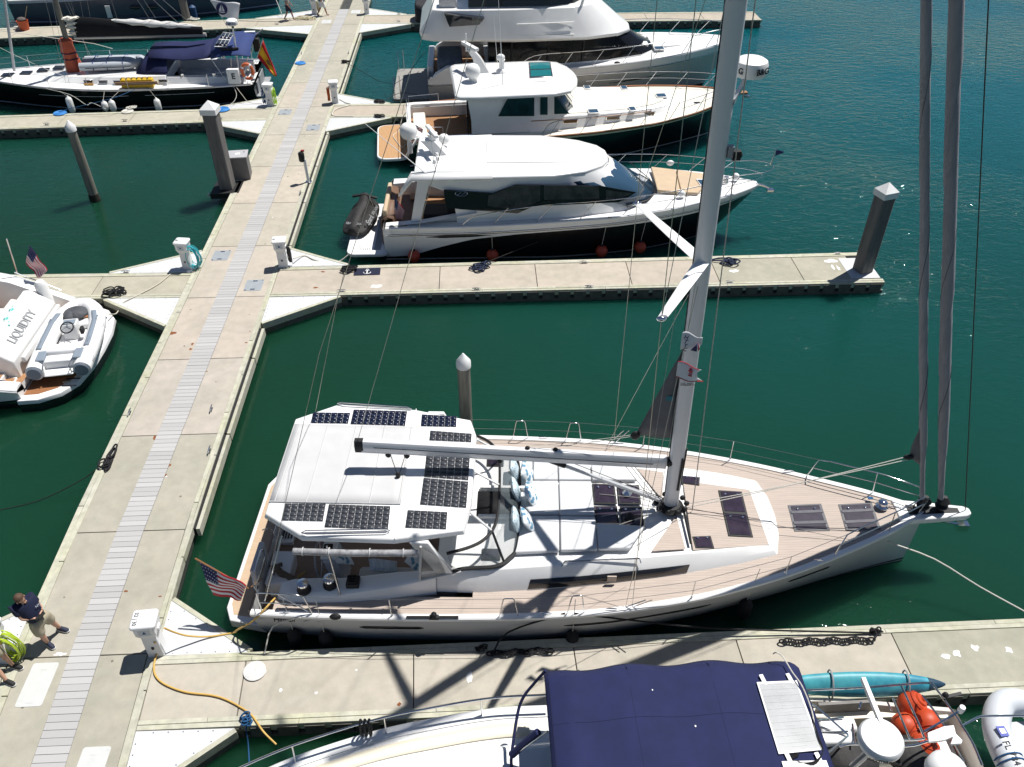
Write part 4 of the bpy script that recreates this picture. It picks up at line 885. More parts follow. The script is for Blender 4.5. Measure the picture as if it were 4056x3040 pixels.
# ================================================================ loose things on the yacht
pil_a = mat('pillow pale blue', (.50,.60,.66), .85, var=.06, scale=6)
def pillow_mesh(w, h, t, m, n=10):
    def P(u, v, s):
        a, b = 2*u-1, 2*v-1; k = max(0,(1-a**4)*(1-b**4))**.55; pin = 1-.09*(a*a*(1-b*b)*0+((1-abs(a))*abs(b)**2+(1-abs(b))*abs(a)**2)*.9)
        return Vector((a*w/2*(1-.08*(1-abs(a))*0)*(1-.07*(1-b*b)*abs(a)), b*h/2*(1-.07*(1-a*a)*abs(b)), s*t/2*k))
    mb = MB(); mb.grid(lambda u,v: P(u,v,1),n,n); mb.grid(lambda u,v: P(u,v,-1),n,n); return mb.mesh('pillow', m, weld=.0005)
def pat_mat(name, base, ink, scale, thr):
    m = mat(name, base, .85); N = m.node_tree.nodes; L = m.node_tree.links; b = N['Principled BSDF']
    tc = N.new('ShaderNodeTexCoord'); v = N.new('ShaderNodeTexVoronoi'); v.inputs['Scale'].default_value = scale; L.new(tc.outputs['Object'], v.inputs[0])
    r = N.new('ShaderNodeValToRGB'); e = r.color_ramp.elements; e[0].position = thr; e[1].position = thr+.06; e[0].color = (*ink,1); e[1].color = (*base,1)
    L.new(v.outputs[0], r.inputs[0]); L.new(r.outputs[0], b.inputs['Base Color']); return m
pm1 = pat_mat('pillow dotted', (.52,.62,.67), (.10,.24,.36), 17, .24); pm2 = pat_mat('pillow medallion', (.66,.70,.72), (.12,.26,.38), 7, .34)
pm3 = mat('pillow stripe', (.42,.50,.58), .85, var=.3, scale=9, stretch=(4,.3,1))
GP = 'patterned pillows on the yacht'
def pillow(px, zw, m, tilt, rz, label, w=.52, h=.52, roll=0):
    o = bpy.data.objects.new('pillow', pillow_mesh(w,h,.16,m)); COL.objects.link(o); p = at(*px, zw); o.location = p
    o.rotation_euler = (R(roll), R(tilt), R(rz)); return tag(o, label, 'pillow', GP)
pillow(c4(1712,535),1.62,pm1,72,-4,'pale blue dotted pillow at the far end of the row nearest the windscreen')
pillow(c4(1722,665),1.62,pm1,72,3,'pale blue dotted pillow in the middle of the row nearest the windscreen')
pillow(c4(1722,845),1.62,pm1,75,-3,'pale blue dotted pillow at the near end of the row nearest the windscreen')
pillow(c4(1790,560),1.62,pm2,60,-8,'medallion print pillow at the far end of the row nearest the sunbed')
pillow(c4(1812,690),1.6,pm2,55,-12,'medallion print pillow slumped in the middle of the row nearest the sunbed')
pillow(c4(1792,845),1.6,pm2,60,6,'medallion print pillow at the near end of the row nearest the sunbed')
pillow(c7(1250,430),.98,pm2,40,30,'medallion print pillow on the cockpit bench under the rolled curtain')
pillow(c7(1710,530),.95,pm3,25,10,'blue striped bolster pillow lying on the shaded cockpit bench',.7,.34)
pillow(c7(2070,470),.98,pm2,50,-20,'medallion print pillow in the front corner of the cockpit behind the clear curtain')
# small shaggy dog standing in the cockpit
fur = mat('dog fur', (.19,.145,.10), .95, var=.5, scale=30, bump=1.0, bscale=90)
def dog(loc, rz, label, s=1.0):
    t = thing('dog', label, 'dog', loc, rz)
    mb = MB(); rr = random.Random(3)
    def el(c, r): mb.ball(c, r, 12, 8)
    rings = []
    for x, z, ry, rzz in ((-.26,.30,.03,.04),(-.23,.31,.09,.10),(-.1,.30,.105,.115),(.08,.30,.11,.13),(.18,.33,.10,.12),(.24,.40,.075,.08),(.28,.46,.07,.07)):
        rings.append([Vector((x,ry*math.cos(a)*(1+rr.uniform(-.08,.08)),z+rzz*math.sin(a)*(1+rr.uniform(-.08,.08)))) for a in [2*math.pi*j/12 for j in range(12)]])
    mb.loft(rings,True,True,True)
    el((.34,0,.5),(.095,.085,.085)); el((.43,0,.465),(.06,.045,.04))
    for sy in (-1,1):
        mb.tube([(.16,sy*.07,.3),(.17,sy*.07,.15),(.16,sy*.07,.03),(.19,sy*.07,.015)],[.05,.035,.028,.03],8)
        mb.tube([(-.16,sy*.07,.3),(-.12,sy*.075,.2),(-.2,sy*.07,.11),(-.18,sy*.07,.03),(-.15,sy*.07,.015)],[.065,.05,.03,.026,.03],8)
        mb.tube([(.31,sy*.06,.56),(.30,sy*.11,.53),(.31,sy*.12,.45)],[.03,.035,.02],8)
    mb.tube([(-.25,0,.34),(-.34,0,.42),(-.36,0,.5)],[.03,.025,.012],8)
    b = mb.build('body', fur, t)
    MB().ball((.49,0,.475),.018,8,6).ball((.40,.045,.525),.012,6,5).ball((.40,-.045,.525),.012,6,5).build('face_dark', blackm, b)
    t.scale = (s,s,s); return t
d_ = at(*c7(730,800), .24); dog((d_.x,d_.y,.24), R(150), 'small shaggy brown dog standing in the shaded cockpit beside the yellow cord', 1.15)
# ================================================================ black-sided express cruiser
def cover_poly(B, pts, y, m, name, par=None, out=.012, th=.02, fn=c3):
    """a flat side piece (window, panel) seen at bearings pts on the plane local y"""
    P = [B.on(fn(*p), y) for p in pts]; s = -1 if y < 0 else 1
    k = len(P); mb = MB(); a = [p+Vector((0,s*out,0)) for p in P]; b = [p-Vector((0,s*th,0)) for p in P]
    fs = [tuple(range(k)), tuple(range(2*k-1,k-1,-1))]+[(i,(i+1)%k,k+(i+1)%k,k+i) for i in range(k)]
    return mb.add(a+b, fs).build(name, m, par or B.o)
def dome(par, c, r, m=whitep, name='satellite_dome'):
    return MB().lathe([(r*.7,-r*.75),(r*.82,-r*.6),(r,-r*.2),(r,.15*r),(r*.93,r*.5),(r*.7,r*.82),(r*.35,r*.98)],18,c).build(name, m, par)
tan = mat('tan sunpad', (.52,.40,.27), .8, var=.08, scale=3, bump=.2, bscale=120)
brown = mat('brown upholstery', (.16,.09,.055), .6, var=.15, scale=5)
S = Boat('motor_cruiser', 'white express cruiser with black lower hull and covered jet ski on its stern platform', 'motor cruiser', (-3.5,29.7), R(-1.0)); so = S.o
S.hullshape(14.4, [(0,2.08),(4,2.16),(8,2.1),(10.5,1.78),(12.5,1.17),(13.8,.52),(14.4,.1)], [(0,1.45),(4,1.55),(8,1.75),(11,1.93),(14.4,2.08)],
            [(0,1.85),(6,1.85),(9,1.5),(11.5,.85),(13.5,.25),(14.4,.05)], rake=.8, flare=.8)
bd = lambda x: min(interp(x,[(0,.2),(1.0,.25),(2,.62),(3.3,1.0),(5,1.2),(6.8,1.32),(10,1.46),(12.5,1.6),(14.4,1.8)]), S.zs(x)-.16)
hw2 = mat('cruiser hull white',(.74,.75,.76),.18,var=.03,scale=1,coat=.4,dirt=(.62,.63,.63),dscale=.8,damt=.2)
S.hull([(lambda x: S.zs(x),0),(bd,1),(lambda x:.12,2),(lambda x:.05,1),(lambda x:-.5,1)], [hw2, black, mat('grey boot top',(.32,.36,.38),.3)])
S.toerail(gel, .1, 14.35, w=.16, h=.06)
S.strip(.05,14.3,lambda x:S.zs(x)-.22,lambda x:S.zs(x)-.29,-1,steel,'rub_rail',out=.02,n=40); S.strip(.05,14.3,lambda x:S.zs(x)-.22,lambda x:S.zs(x)-.29,1,steel,'rub_rail',out=.02,n=40)
S.strip(1.6,4.0,lambda x:1.18+.05*(x-1.6)*.4,lambda x:1.05+.1*(x-1.6)*.35,-1,dglass,'hull_vent',taper=.25)
S.deck(gel2, 7.5, 14.3, inset=.15, dz=.03, name='foredeck', camber=.1)
for sd in (1,-1): S.side_deck(gel2, .9, 7.6, 1.7, sd, inset=.15, dz=.03)
MB().box(.05,3.4,-1.72,1.72,.85,.95).build('cockpit_sole', teak, so)
for sd in (-1,1):
    MB().loft([[Vector((x,sd*y0,.95)),Vector((x,sd*y0,h)),Vector((x,sd*(y0+.3),h))] for x,y0,h in ((.1,1.62,1.5),(1.5,1.62,1.62),(3.5,1.62,2.0))],False).build('cockpit_side', gel, so)
# superstructure
hb1 = [(2.75,1.80),(3,1.82),(7.2,1.80),(9.0,1.62),(9.9,1.1),(10.25,.5),(10.3,0)]
hb2 = [(2.65,1.77),(3.2,1.78),(6.9,1.72),(8.3,1.42),(8.9,.95),(9.15,.45),(9.2,0)]
hb3 = [(1.25,1.72),(3,1.84),(6.3,1.74),(7.5,1.38),(8.15,.9),(8.4,.45),(8.45,0)]
hb4 = [(1.3,1.5),(3,1.58),(6.0,1.48),(7.1,1.1),(7.7,.7),(7.9,.35),(7.95,0)]
house([ring(hb1,lambda x:S.zs(x)+.02), ring(hb2,2.68), ring(hb3,3.24), ring(hb3,3.34), ring(hb4,3.52)], [gel], 'cabin', so, bevel=.03)
sr = MB().prism([(3.9,-1.0),(6.9,-1.0),(7.3,0),(6.9,1.0),(3.9,1.0)],3.5,3.55).build('sunroof', gel, so, bevel=.02)
# windscreen: curved glass with black frame
def arc(h, z, y1, k=10):
    P = sym(h); P = [p for p in P if abs(p[1]) <= y1+1e-6 and p[0] > 5.5]; return [Vector((x,y,z)) for x, y in P]
def curve_at(h, y): 
    hh = sorted([(b,a) for a,b in h if a > 5]); return interp(abs(y), hh)
ys_ = [-1.6+3.2*i/20 for i in range(21)]
ws = MB().loft([[Vector((curve_at(hb1,y)+.03,y,2.02)) for y in ys_],[Vector((curve_at(hb2,y)+.03,y,2.69)) for y in ys_],[Vector((curve_at(hb3,y)+.02,y*.98,3.2)) for y in ys_]],False).build('windscreen', bglass, so, solid=.01)
MB().tube([Vector((curve_at(hb1,y)+.05,y,2.02)) for y in ys_],.035,6).build('windscreen_frame', blackm, ws); MB().tube([Vector((curve_at(hb3,y)+.03,y*.98,3.19)) for y in ys_],.03,6).build('windscreen_frame', blackm, ws)
for y in (-.55,.55):
    a, b = Vector((curve_at(hb1,y)+.07,y,2.06)), Vector((curve_at(hb3,y)*.45+curve_at(hb1,y)*.55+.1,y+.35,2.62)); MB().tube([a,b],.016,5).build('wiper', blackm, ws)
side = [(562,372),(800,388),(912,347),(1320,352),(1500,384),(1415,432),(1000,452),(922,486),(640,466),(572,455)]
sg = cover_poly(S, side, -1.86, dglass, 'side_glass')
for q in ([(780,400),(905,352),(1032,350),(1032,425),(925,470),(775,450)],[(1050,350),(1318,356),(1320,415),(1050,420)],[(1352,372),(1480,388),(1400,425),(1352,425)]):
    cover_poly(S, q, -1.875, mat('tinted pane',(.05,.05,.055),.05,spec=.8,var=.6,scale=2.5), 'pane', sg, th=.005)
c = S.on(c3(648,390),-1.89); mb = MB(); mb.tube([c+Vector((.22*math.cos(a),-.01,.1*math.sin(a))) for a in [2*math.pi*i/20 for i in range(20)]],.01,4,closed=True); mb.tube([c+Vector((-.15,-.01,-.06)),c+Vector((0,-.01,.05)),c+Vector((.02,-.01,-.04)),c+Vector((.16,-.01,.05))],.012,4); mb.build('emblem', steel, sg)
sg2 = MB().add([(2.0,1.84,2.1),(7.6,1.84,2.2),(7.0,1.82,2.75),(3.2,1.84,2.85)],[(0,1,2,3)]).build('side_glass', dglass, so, solid=.02)
# hardtop wings, arch and antennas
for sd in (-1,1):
    MB().loft([[Vector((.7,sd*1.75,2.62)),Vector((.7,sd*1.55,2.62))],[Vector((1.2,sd*1.86,3.27)),Vector((1.2,sd*1.5,3.44))],[Vector((4.1,sd*1.86,3.3)),Vector((4.1,sd*1.6,3.48))]],False).build('roof_wing', gel, so, solid=.09)
    MB().loft([[Vector((x,sd*y,z)) for x,y,z in ((1.05,1.76,1.6),(1.4,1.76,1.65),(1.85,1.78,3.24),(1.4,1.76,3.24))],[Vector((x,sd*y,z)) for x,y,z in ((1.05,1.66,1.6),(1.4,1.66,1.65),(1.85,1.68,3.24),(1.4,1.66,3.24))]],True,True,True).build('roof_pillar', gel, so)
ar = MB().loft([[Vector((x,y,z)) for x,y in ((2.0-.55*k,-.28+.1*k),(2.5-.55*k,-.28+.1*k),(2.5-.55*k,.28-.1*k),(2.0-.55*k,.28-.1*k))] for k,z in ((0,3.45),(.8,3.95),(1.0,4.05))],True,False,True).build('radar_mast', gel, so, bevel=.02)
cc = S.on(c1(650,565),0.0); MB().lathe([(.16,0),(.16,.18),(.2,.22)],14,(1.9,.0,4.05)).build('radar_base', whitep, ar); MB().obox((1.9,0,4.34),(.16,1.15,.12),R(20)).build('radar_array', whitep, ar, bevel=.03)
dome(ar, Vector((.95,.95,3.95)), .33); MB().lathe([(.1,3.1),(.08,3.75)],10,(.95,.95,0)).build('dome_base', gel, ar)
dome(ar, Vector((2.3,.55,3.8)), .2)
MB().tube([S.on(c3(485,300),-1.6),S.on(c3(180,50),-1.2)],[.02,.01],5).build('antenna', whitep, so); MB().tube([S.on(c3(525,298),-1.6),S.on(c3(490,60),-1.2)],[.014,.006],5).build('antenna', steel, so)
for x,y in ((2.0,-.9),(2.1,-.65),(2.05,-.3)): MB().lathe([(.07,3.5),(.08,3.57),(.05,3.64)],10,(x,y,0)).build('roof_horn', whitep, so)
# foredeck sunpad, hatch
for q in ([(1572,258),(1690,272),(1716,382),(1602,372)],[(1693,272),(1830,292),(1868,312),(1800,386),(1720,383)]): S.lift([c3(*p) for p in q], 1.68, .14, tan, 'sunpad', bevel=.03)
hq_ = S.lift([c3(*p) for p in ((1790,318),(1845,318),(1868,350),(1820,360))],1.72,.06,gel,'hatch'); S.lift([c3(*p) for p in ((1797,322),(1842,322),(1860,348),(1822,354))],1.735,.02,bglass,'pane',par=hq_)
for p in ((1665,242),(1720,390)): c = S.l(c3(*p),1.7); MB().ball(c,(.16,.1,.12),10,6).build('searchlight', gel, so)
c = S.l(c3(1850,400),1.6)
wi = MB().lathe([(.15,2.1),(.16,2.2),(.1,2.32),(.1,2.4)],14,(13.1,0,0)).build('windlass', chrome, so)
MB().ball((13.5,.12,2.35),(.14,.12,.14),10,7).build('spotlight', whitep, so)
an = MB().tube([(14.1,0,2.1),(14.55,0,2.03),(14.85,0,1.92)],[.06,.05,.04],6).obox((14.9,0,1.82),(.24,.2,.08)).build('anchor', steel, so); MB().ball((14.95,.05,1.78),(.14,.1,.09),8,6).build('anchor_bag', mat('navy cloth',(.03,.04,.15),.8), an)
# rails
for sd in (-1,1):
    f = lambda x,h: Vector((x,sd*max(.2,S.hb(x)-.1),S.zs(x)+.05+h))
    xs_ = [3.3,4.4,6,7.6,9.2,10.8,12.2,13.3]
    top_ = [f(2.9,.0),f(3.6,.4)]+[f(x,.66) for x in xs_[2:]]+[Vector((14.3,sd*.55,2.8)),Vector((14.75,sd*.25,2.82)),Vector((14.85,0,2.82))]
    S.rail(spline(top_,5),r=.018,name='bow_rail'); S.rail(spline([f(9.2,.33),f(10.8,.34),f(12.2,.36),Vector((13.7,sd*.62,2.47)),Vector((14.35,sd*.25,2.48)),Vector((14.45,0,2.48))],5),r=.013,name='bow_rail')
    for x in (4.4,6.0,7.6,9.2,10.8,12.2,13.2): S.rail([f(x-.3,0),f(x+.25,.64)],r=.014,name='rail_post')
MB().tube([(14.75,.1,2.82),(14.85,.1,3.45)],.022,6).build('bow_staff', steel, so); MB().grid(lambda u,v: Vector((14.86+.3*u,.1+.03*math.sin(6*u),3.42-.25*v*(1-.8*u)-.05*u)),4,3).build('bow_pennant', mat('navy pennant',(.03,.035,.12),.8), so, solid=.004)
# stern: platform, seat, ensign
pl = MB().prism(rounded(-.68,0,1.6,4.1,.3),.28,.42).build('swim_platform', gel2, so, bevel=.03)
MB().box(-.45,-.2,-1.75,1.75,.421,.428).build('platform_slot', greyp, pl)
for k in range(6): MB().box(-1.0+.07*k,-.97+.07*k,-1.78,-1.58,.421,.43).build('vent_slot', greyp, pl)
MB().loft([[Vector((x,y,z)) for y in (-1.45,1.2)] for x,z in ((-.1,.5),(-.1,1.5),(.12,1.62),(.35,1.55),(.4,1.0))],False).build('stern_seat', brown, so, solid=.05)
MB().obox((.05,-.15,1.65),(.16,2.4,.42)).build('seat_back', tan, so, bevel=.05); MB().box(.4,1.0,-1.4,1.0,.95,1.35).build('seat_base', brown, so, bevel=.04)
MB().box(1.5,2.4,-1.5,-.6,.95,1.75).build('wet_bar', blackm, so, bevel=.04); MB().obox((1.2,.6,1.45),(.7,.5,.06)).build('cockpit_table', teak, so, bevel=.02)
MB().obox((2.6,-1.1,1.7),(.5,.7,.9)).build('helm_seat', blackm, so, bevel=.08)
MB().tube([(-.25,-1.0,1.3),(-.5,-1.05,2.3)],.013,5).build('flagstaff', steel, so)
us_flag(so,*[S.on(c3(*p),-1.1) for p in ((322,405),(372,470),(352,552),(322,500))],'ensign',.03)
for p, par in (((1000,0),None),): pass
mb = MB(); a = S.pt(8.6,1.75,-1,.03)

# ---- jet ski under a black cover (stands on the platform)
jc = at(*c3(170,530), -.08); ang = R(78)
j = thing('jet_ski', 'black covered jet ski parked across the white cruiser stern platform', 'jet ski', (jc.x,jc.y,-.08), ang)
rings = []
for x,w_,h,zz in ((-1.35,.3,.28,.1),(-1.2,.48,.45,.06),(-.7,.58,.62,.03),(-.3,.58,.78,.02),(.0,.6,.74,.02),(.3,.6,.82,.02),(.55,.56,1.12,.03),(.8,.5,.8,.05),(1.1,.36,.55,.1),(1.4,.12,.34,.16)):
    rings.append([Vector((x,w_*a,zz+h*b)) for a,b in ((-.8,0),(-1,.22),(-.97,.42),(-.46,.56),(-.34,.93),(0,1.0),(.34,.93),(.46,.56),(.97,.42),(1,.22),(.8,0))])
jm = mat('black nylon cover',(.022,.021,.021),.7,var=.35,scale=6,bump=.8,bscale=9)
jb = MB().loft(rings,True,True,True).build('cover', jm, j, sub=1, angle=60)
MB().tube([(.55,-.5,.82),(.5,0,.97),(.55,.5,.82)],.06,6).build('handlebar', jm, j)
text_part('SEA-DOO',.16,'lettering',greyp,jb,(.1,-.52,.52),frame((1,0,0),(0,-1,.75)),bold=True); text_part('Spark',.3,'lettering',greyp,jb,(-.55,-.5,.45),frame((1,0,0),(0,-1,.8)),bold=True); text_part('SEA-DOO',.14,'lettering',greyp,jb,(-1.05,.0,.5),frame((0,-1,0),(-.4,0,1)),bold=True)
# ---- round orange fenders on the cruiser's side
for i, (p, q, lab) in enumerate((((415,728),(415,560),'leftmost round orange fender under the cruiser stern quarter'),((800,722),(795,545),'second round orange fender from the cruiser stern'),((1335,702),(1358,520),'third round orange fender hanging below the cruiser rail'),((1525,685),(1548,495),'round orange fender nearest the cruiser bow'))):
    x = S.l(c3(*p),-.2).x; h = S.pt(x,.35,-1,.24); c = S.M @ Vector((x,h.y,.38))
    t = thing('round_fender', lab, 'fender', c, 0, 'round orange fenders'); t.scale = (.85,.85,.85); MB().lathe([(.06,-.26),(.2,-.2),(.27,-.04),(.27,.06),(.2,.2),(.09,.27)],16).build('ball', mat('faded red orange',(.42,.055,.025),.5,var=.15,scale=5), t); MB().lathe([(.085,.25),(.085,.3),(.04,.34)],10).build('neck', blackm, t)
    a = S.M @ Vector((S.l(c3(*q),1.1).x, -S.hb(x)+.05, S.zs(x)+.1)); MB().tube([Vector((0,0,.33)),(a-Vector(c))/.85],.009,4).build('lanyard', rope_w, t)

# ================================================================ black-hulled downeast cruiser with cream decks
D = Boat('motor_yacht', 'black-hulled motor yacht with cream deck and white pilothouse', 'motor yacht', (-3.2,38.15), R(4.3)); do = D.o
D.hullshape(15.8, [(0,2.3),(3,2.6),(8,2.75),(11,2.5),(13,1.95),(14.6,1.15),(15.5,.4),(15.8,.08)], [(0,1.3),(5,1.38),(10,1.6),(13,1.8),(15.8,2.05)],
            [(0,2.1),(6,2.4),(9,2.2),(12,1.25),(14.2,.5),(15.8,.05)], rake=.55, flare=.9)
hk = mat('black hull satin',(.007,.007,.009),.15,coat=.3)
D.hull([(lambda x: D.zs(x),1),(lambda x:D.zs(x)-.13,0),(lambda x:.16,2),(lambda x:.08,0),(lambda x:-.5,0)], [hk, mat('cream stripe',(.75,.68,.5),.3), mat('white boot',(.5,.53,.55),.3)])
D.toerail(mat('teak rail',(.26,.10,.04),.4,var=.1,scale=3), .1, 15.7, w=.08, h=.05)
pcream = mat('pale cream deck',(.80,.765,.66),.5,var=.04,scale=2,bump=.1,bscale=150,dirt=(.70,.66,.55),dscale=1.2,damt=.25)
D.deck(pcream, 3.2, 15.6, inset=.1, dz=-.02, name='foredeck', camber=.06)
for sd in (1,-1): D.side_deck(gel2, .1, 3.4, 1.9, sd, inset=.1, dz=-.02)
MB().box(.1,3.0,-1.95,1.95,.7,.8).build('cockpit_sole', teak, do)
MB().loft([[Vector((x,y,.8)),Vector((x,y,1.42)),Vector((x*1.0+ox,y+oy,1.42))] for x,y,ox,oy in ((3.0,-1.95,0,-.3),(.4,-1.95,0,-.3),(.25,-1.9,-.2,-.3),(.2,-1.6,-.2,0),(.2,1.6,-.2,0),(.25,1.9,-.2,.3),(.4,1.95,0,.3),(3.0,1.95,0,.3))],False).build('cockpit_coaming', gel, do)
MB().box(.3,.9,-1.5,1.5,.8,1.2).build('cockpit_seat', creamw, do, bevel=.05)
for y in (-1.9,1.9): D.rail([(.15,y,1.4),(.15,y,1.85),(1.6,y*1.1,1.85),(1.6,y*1.1,1.4)],name='cockpit_rail')
D.rail([(.05,-1.7,1.4),(.05,-1.7,1.8),(.05,1.7,1.8),(.05,1.7,1.4)],name='cockpit_rail')
# trunk cabin
t1 = [(5.5,2.05),(8,1.98),(10.5,1.72),(12,1.3),(12.8,.75),(13.0,0)]; t2 = [(5.5,1.85),(8,1.8),(10.4,1.55),(11.8,1.12),(12.5,.6),(12.65,0)]
tz = lambda x: interp(x,[(5,2.0),(9,2.02),(13,1.98)])
house([ring(t1,lambda x:D.zs(x)-.02), ring(t2,tz)], [gel], 'trunk_cabin', do, bevel=.06)
MB().prism(sym([(5.6,1.6),(8,1.58),(10.3,1.36),(11.5,.95),(12.1,.5),(12.2,0)]),2.0,2.035).build('cream_deck_panel', pcream, do, bevel=.01)
for p in ((1290,545),(1480,533),(1620,468),(1440,430),(1260,428)):
    c = D.l(c1(*p),1.55); h = MB().obox((c.x,c.y,2.06),(.52 if p[0] in (1290,1620) else .32,.5,.05)).build('deck_hatch', gel, do, bevel=.015); MB().obox((c.x,c.y,2.09),(.42 if p[0] in (1290,1620) else .25,.38,.02)).build('pane', bglass, h)
c = D.l(c1(1795,505),1.35); h = MB().obox((c.x,c.y,1.86),(.36,.3,.05)).build('deck_hatch', gel, do, bevel=.015); MB().obox((c.x,c.y,1.89),(.28,.2,.02)).build('pane', dglass, h)
for p in ((1185,615),(1397,603),(1568,582)):
    x = D.l(c1(*p),1.2).x; y = -(interp(x,t1)*.5+interp(x,t2)*.5)-.03
    o = MB().obox((x,y,1.78),(.72,.05,.2),R(2)).build('portlight', steel, do, bevel=.02); MB().obox((x,y-.02,1.78),(.6,.04,.13)).build('pane', mat('amber cabin glass',(.10,.06,.03),.1), o)
MB().tube([Vector((x,-interp(x,t1)*.55-interp(x,t2)*.45-.05,1.9)) for x in (5.6,7,8.5,10,11.3)],.02,5).build('grab_rail', mat('teak trim',(.28,.13,.06),.4), do)
# pilothouse
h1 = [(2.9,1.98),(6.3,2.0),(7.3,1.75),(7.75,1.0),(7.85,0)]; h2 = [(2.75,1.9),(5.7,1.9),(6.5,1.62),(6.9,.95),(7.0,0)]
house([ring(h1,lambda x: 1.4), ring([(a,b*.995) for a,b in h1],2.0), ring(h2,3.0)], [gel], 'pilothouse', do)
for q in ([(828,567),(872,482),(1003,470),(1003,566)],[(1032,470),(1068,468),(1068,560),(1032,560)],[(1100,556),(1100,466),(1176,555)]):
    f_ = cover_poly(D,[(x*.985+q[0][0]*.015,y) for x,y in q],-2.0,gel,'window_frame',fn=c1,out=.015); cover_poly(D,q,-2.02,mat('teal tinted glass',(.015,.05,.055),.05,spec=.8,var=.5,scale=2),'side_window',fn=c1,par=f_)
for y_ in (1.96,): MB().add([(3.3,y_,2.1),(6.2,y_,2.1),(5.7,y_-.02,2.85),(3.4,y_-.02,2.85)],[(0,1,2,3)]).build('side_window', dglass, do, solid=.03)
def ca2(h,y): return interp(abs(y), sorted([(b,a) for a,b in h if a > 5]))
for ya,yb in ((-1.6,-.6),(-.5,.5),(.6,1.6)):
    yy_ = [ya+(yb-ya)*i/5 for i in range(6)]
    MB().loft([[Vector((ca2(h1,y)*(1-t)+ca2(h2,y)*t+.03,y,2.0+t*1.0)) for y in yy_] for t in (.12,.5,.88)],False).build('windscreen_pane', bglass, do, solid=.02)
for y in (-1.2,0,1.2): MB().tube([Vector((ca2(h1,y)+.03,y,2.1)),Vector((ca2(h1,y)*.5+ca2(h2,y)*.5+.08,y+.4,2.6))],.015,4).build('wiper', blackm, do)
MB().box(2.72,2.78,-1.7,1.7,1.0,2.9).build('aft_bulkhead_glass', dglass, do)
rz3 = [(2.2,1.9),(2.4,2.12),(3.2,2.18),(6.6,2.16),(7.4,1.85),(7.8,1.1),(7.95,.4),(7.97,0)]
rt_ = house([ring([(a*.99+.05,b*.94) for a,b in rz3],2.98), ring(rz3,3.03), ring(rz3,3.14), ring([(a*.97+.14,b*.94) for a,b in rz3],3.24), ring([(a*.9+.5,b*.8) for a,b in rz3],3.29)], [gel], 'roof', do, bevel=.03)
q = [D.l(c1(*p),2.82) for p in ((975,304),(1082,302),(1095,374),(980,380))]
sk = MB().prism([(p.x,p.y) for p in q],3.28,3.33).build('skylight', steel, rt_, bevel=.02)
for v0,v1 in ((.06,.48),(.54,.94)): Q = [bil(q,u,v) for u,v in ((.06,v0),(.94,v0),(.94,v1),(.06,v1))]; MB().prism([(p.x,p.y) for p in Q],3.33,3.337).build('pane', tglass, sk)
D.rail([D.l(c1(1005,400),2.86),D.l(c1(1060,398),2.86)],name='roof_rail',par=rt_)
# roof gear
def rp(px, py, z=2.8): p = D.l(c1(px,py),z); return p
p = rp(705,395); dome(rt_, Vector((p.x,p.y,3.72)), .34); MB().lathe([(.2,3.28),(.16,3.5)],12,(p.x,p.y,0)).build('dome_base', gel, rt_)
p = rp(740,345); ms = MB().loft([[Vector((p.x+k+dx*w_,p.y+dy*w_,z)) for dx,dy in ((-1,-1),(1,-1),(1,1),(-1,1))] for k,w_,z in ((.1,.32,3.28),(-.15,.2,3.9),(-.45,.16,4.3))],True,False,True).build('radar_mast', gel, rt_, bevel=.03)
MB().obox((p.x-.45,p.y,4.42),(.2,1.3,.13),R(25)).lathe([(.14,4.28),(.14,4.38)],10,(p.x-.45,p.y,0)).build('radar_array', whitep, ms); MB().tube([(p.x-.6,p.y+.3,4.1),(p.x-.6,p.y+.3,4.9)],.03,6).build('mast_light', whitep, ms)
p = rp(845,350); ho = MB().lathe([(.3,3.28),(.26,3.38),(.14,3.45),(.12,3.8),(.16,3.85)],12,(p.x,p.y,0)).build('searchlight', whitep, rt_)
MB().ball((p.x-.05,p.y,3.95),(.2,.15,.16),10,7).build('lamp_head', whitep, ho)
for (a,b),r_ in ((((850,410),(833,0)),.022),(((825,330),(822,60)),.014)): A = rp(*a); MB().tube([Vector((A.x,A.y,3.28)),Vector((A.x-.15,A.y+.1,6.8 if r_ > .02 else 5.6))],[r_,r_*.5],5).build('antenna', whitep, rt_)
# rails
for sd in (-1,1):
    f = lambda x,h: Vector((x,sd*max(.18,D.hb(x)-.08),D.zs(x)+.04+h))
    D.rail(spline([f(6.0,.1),f(6.5,.6)]+[f(x,.68) for x in (8,10,12,14,15)]+[Vector((15.9,sd*.25,2.75)),Vector((16.1,0,2.75))],4),r=.017,name='bow_rail'); D.rail(spline([f(9,.36),f(11,.36),f(13,.37),f(15,.38)],4),r=.012,name='bow_rail')
    for x in (6.6,8,9.4,10.8,12.2,13.6,14.8): D.rail([f(x-.25,0),f(x+.2,.68)],r=.014,name='rail_post')
MB().tube([(15.5,0,2.05),(16.1,0,2.0),(16.4,0,1.9)],[.07,.05,.04],6).obox((16.4,0,1.82),(.24,.2,.08)).build('anchor', steel, do)
MB().prism([(15.2,.22),(16.35,.14),(16.35,-.14),(15.2,-.22)],1.98,2.06).build('bow_pulpit_plank', mat('teak plank',(.3,.16,.08),.5), do)
mb = MB().obox((.6,-2.63,1.15),(1,1,1)) if False else None
for xx in (2.6,): D.strip(1.9,4.6,1.02,.86,-1,dglass,'hull_vent',taper=.1)
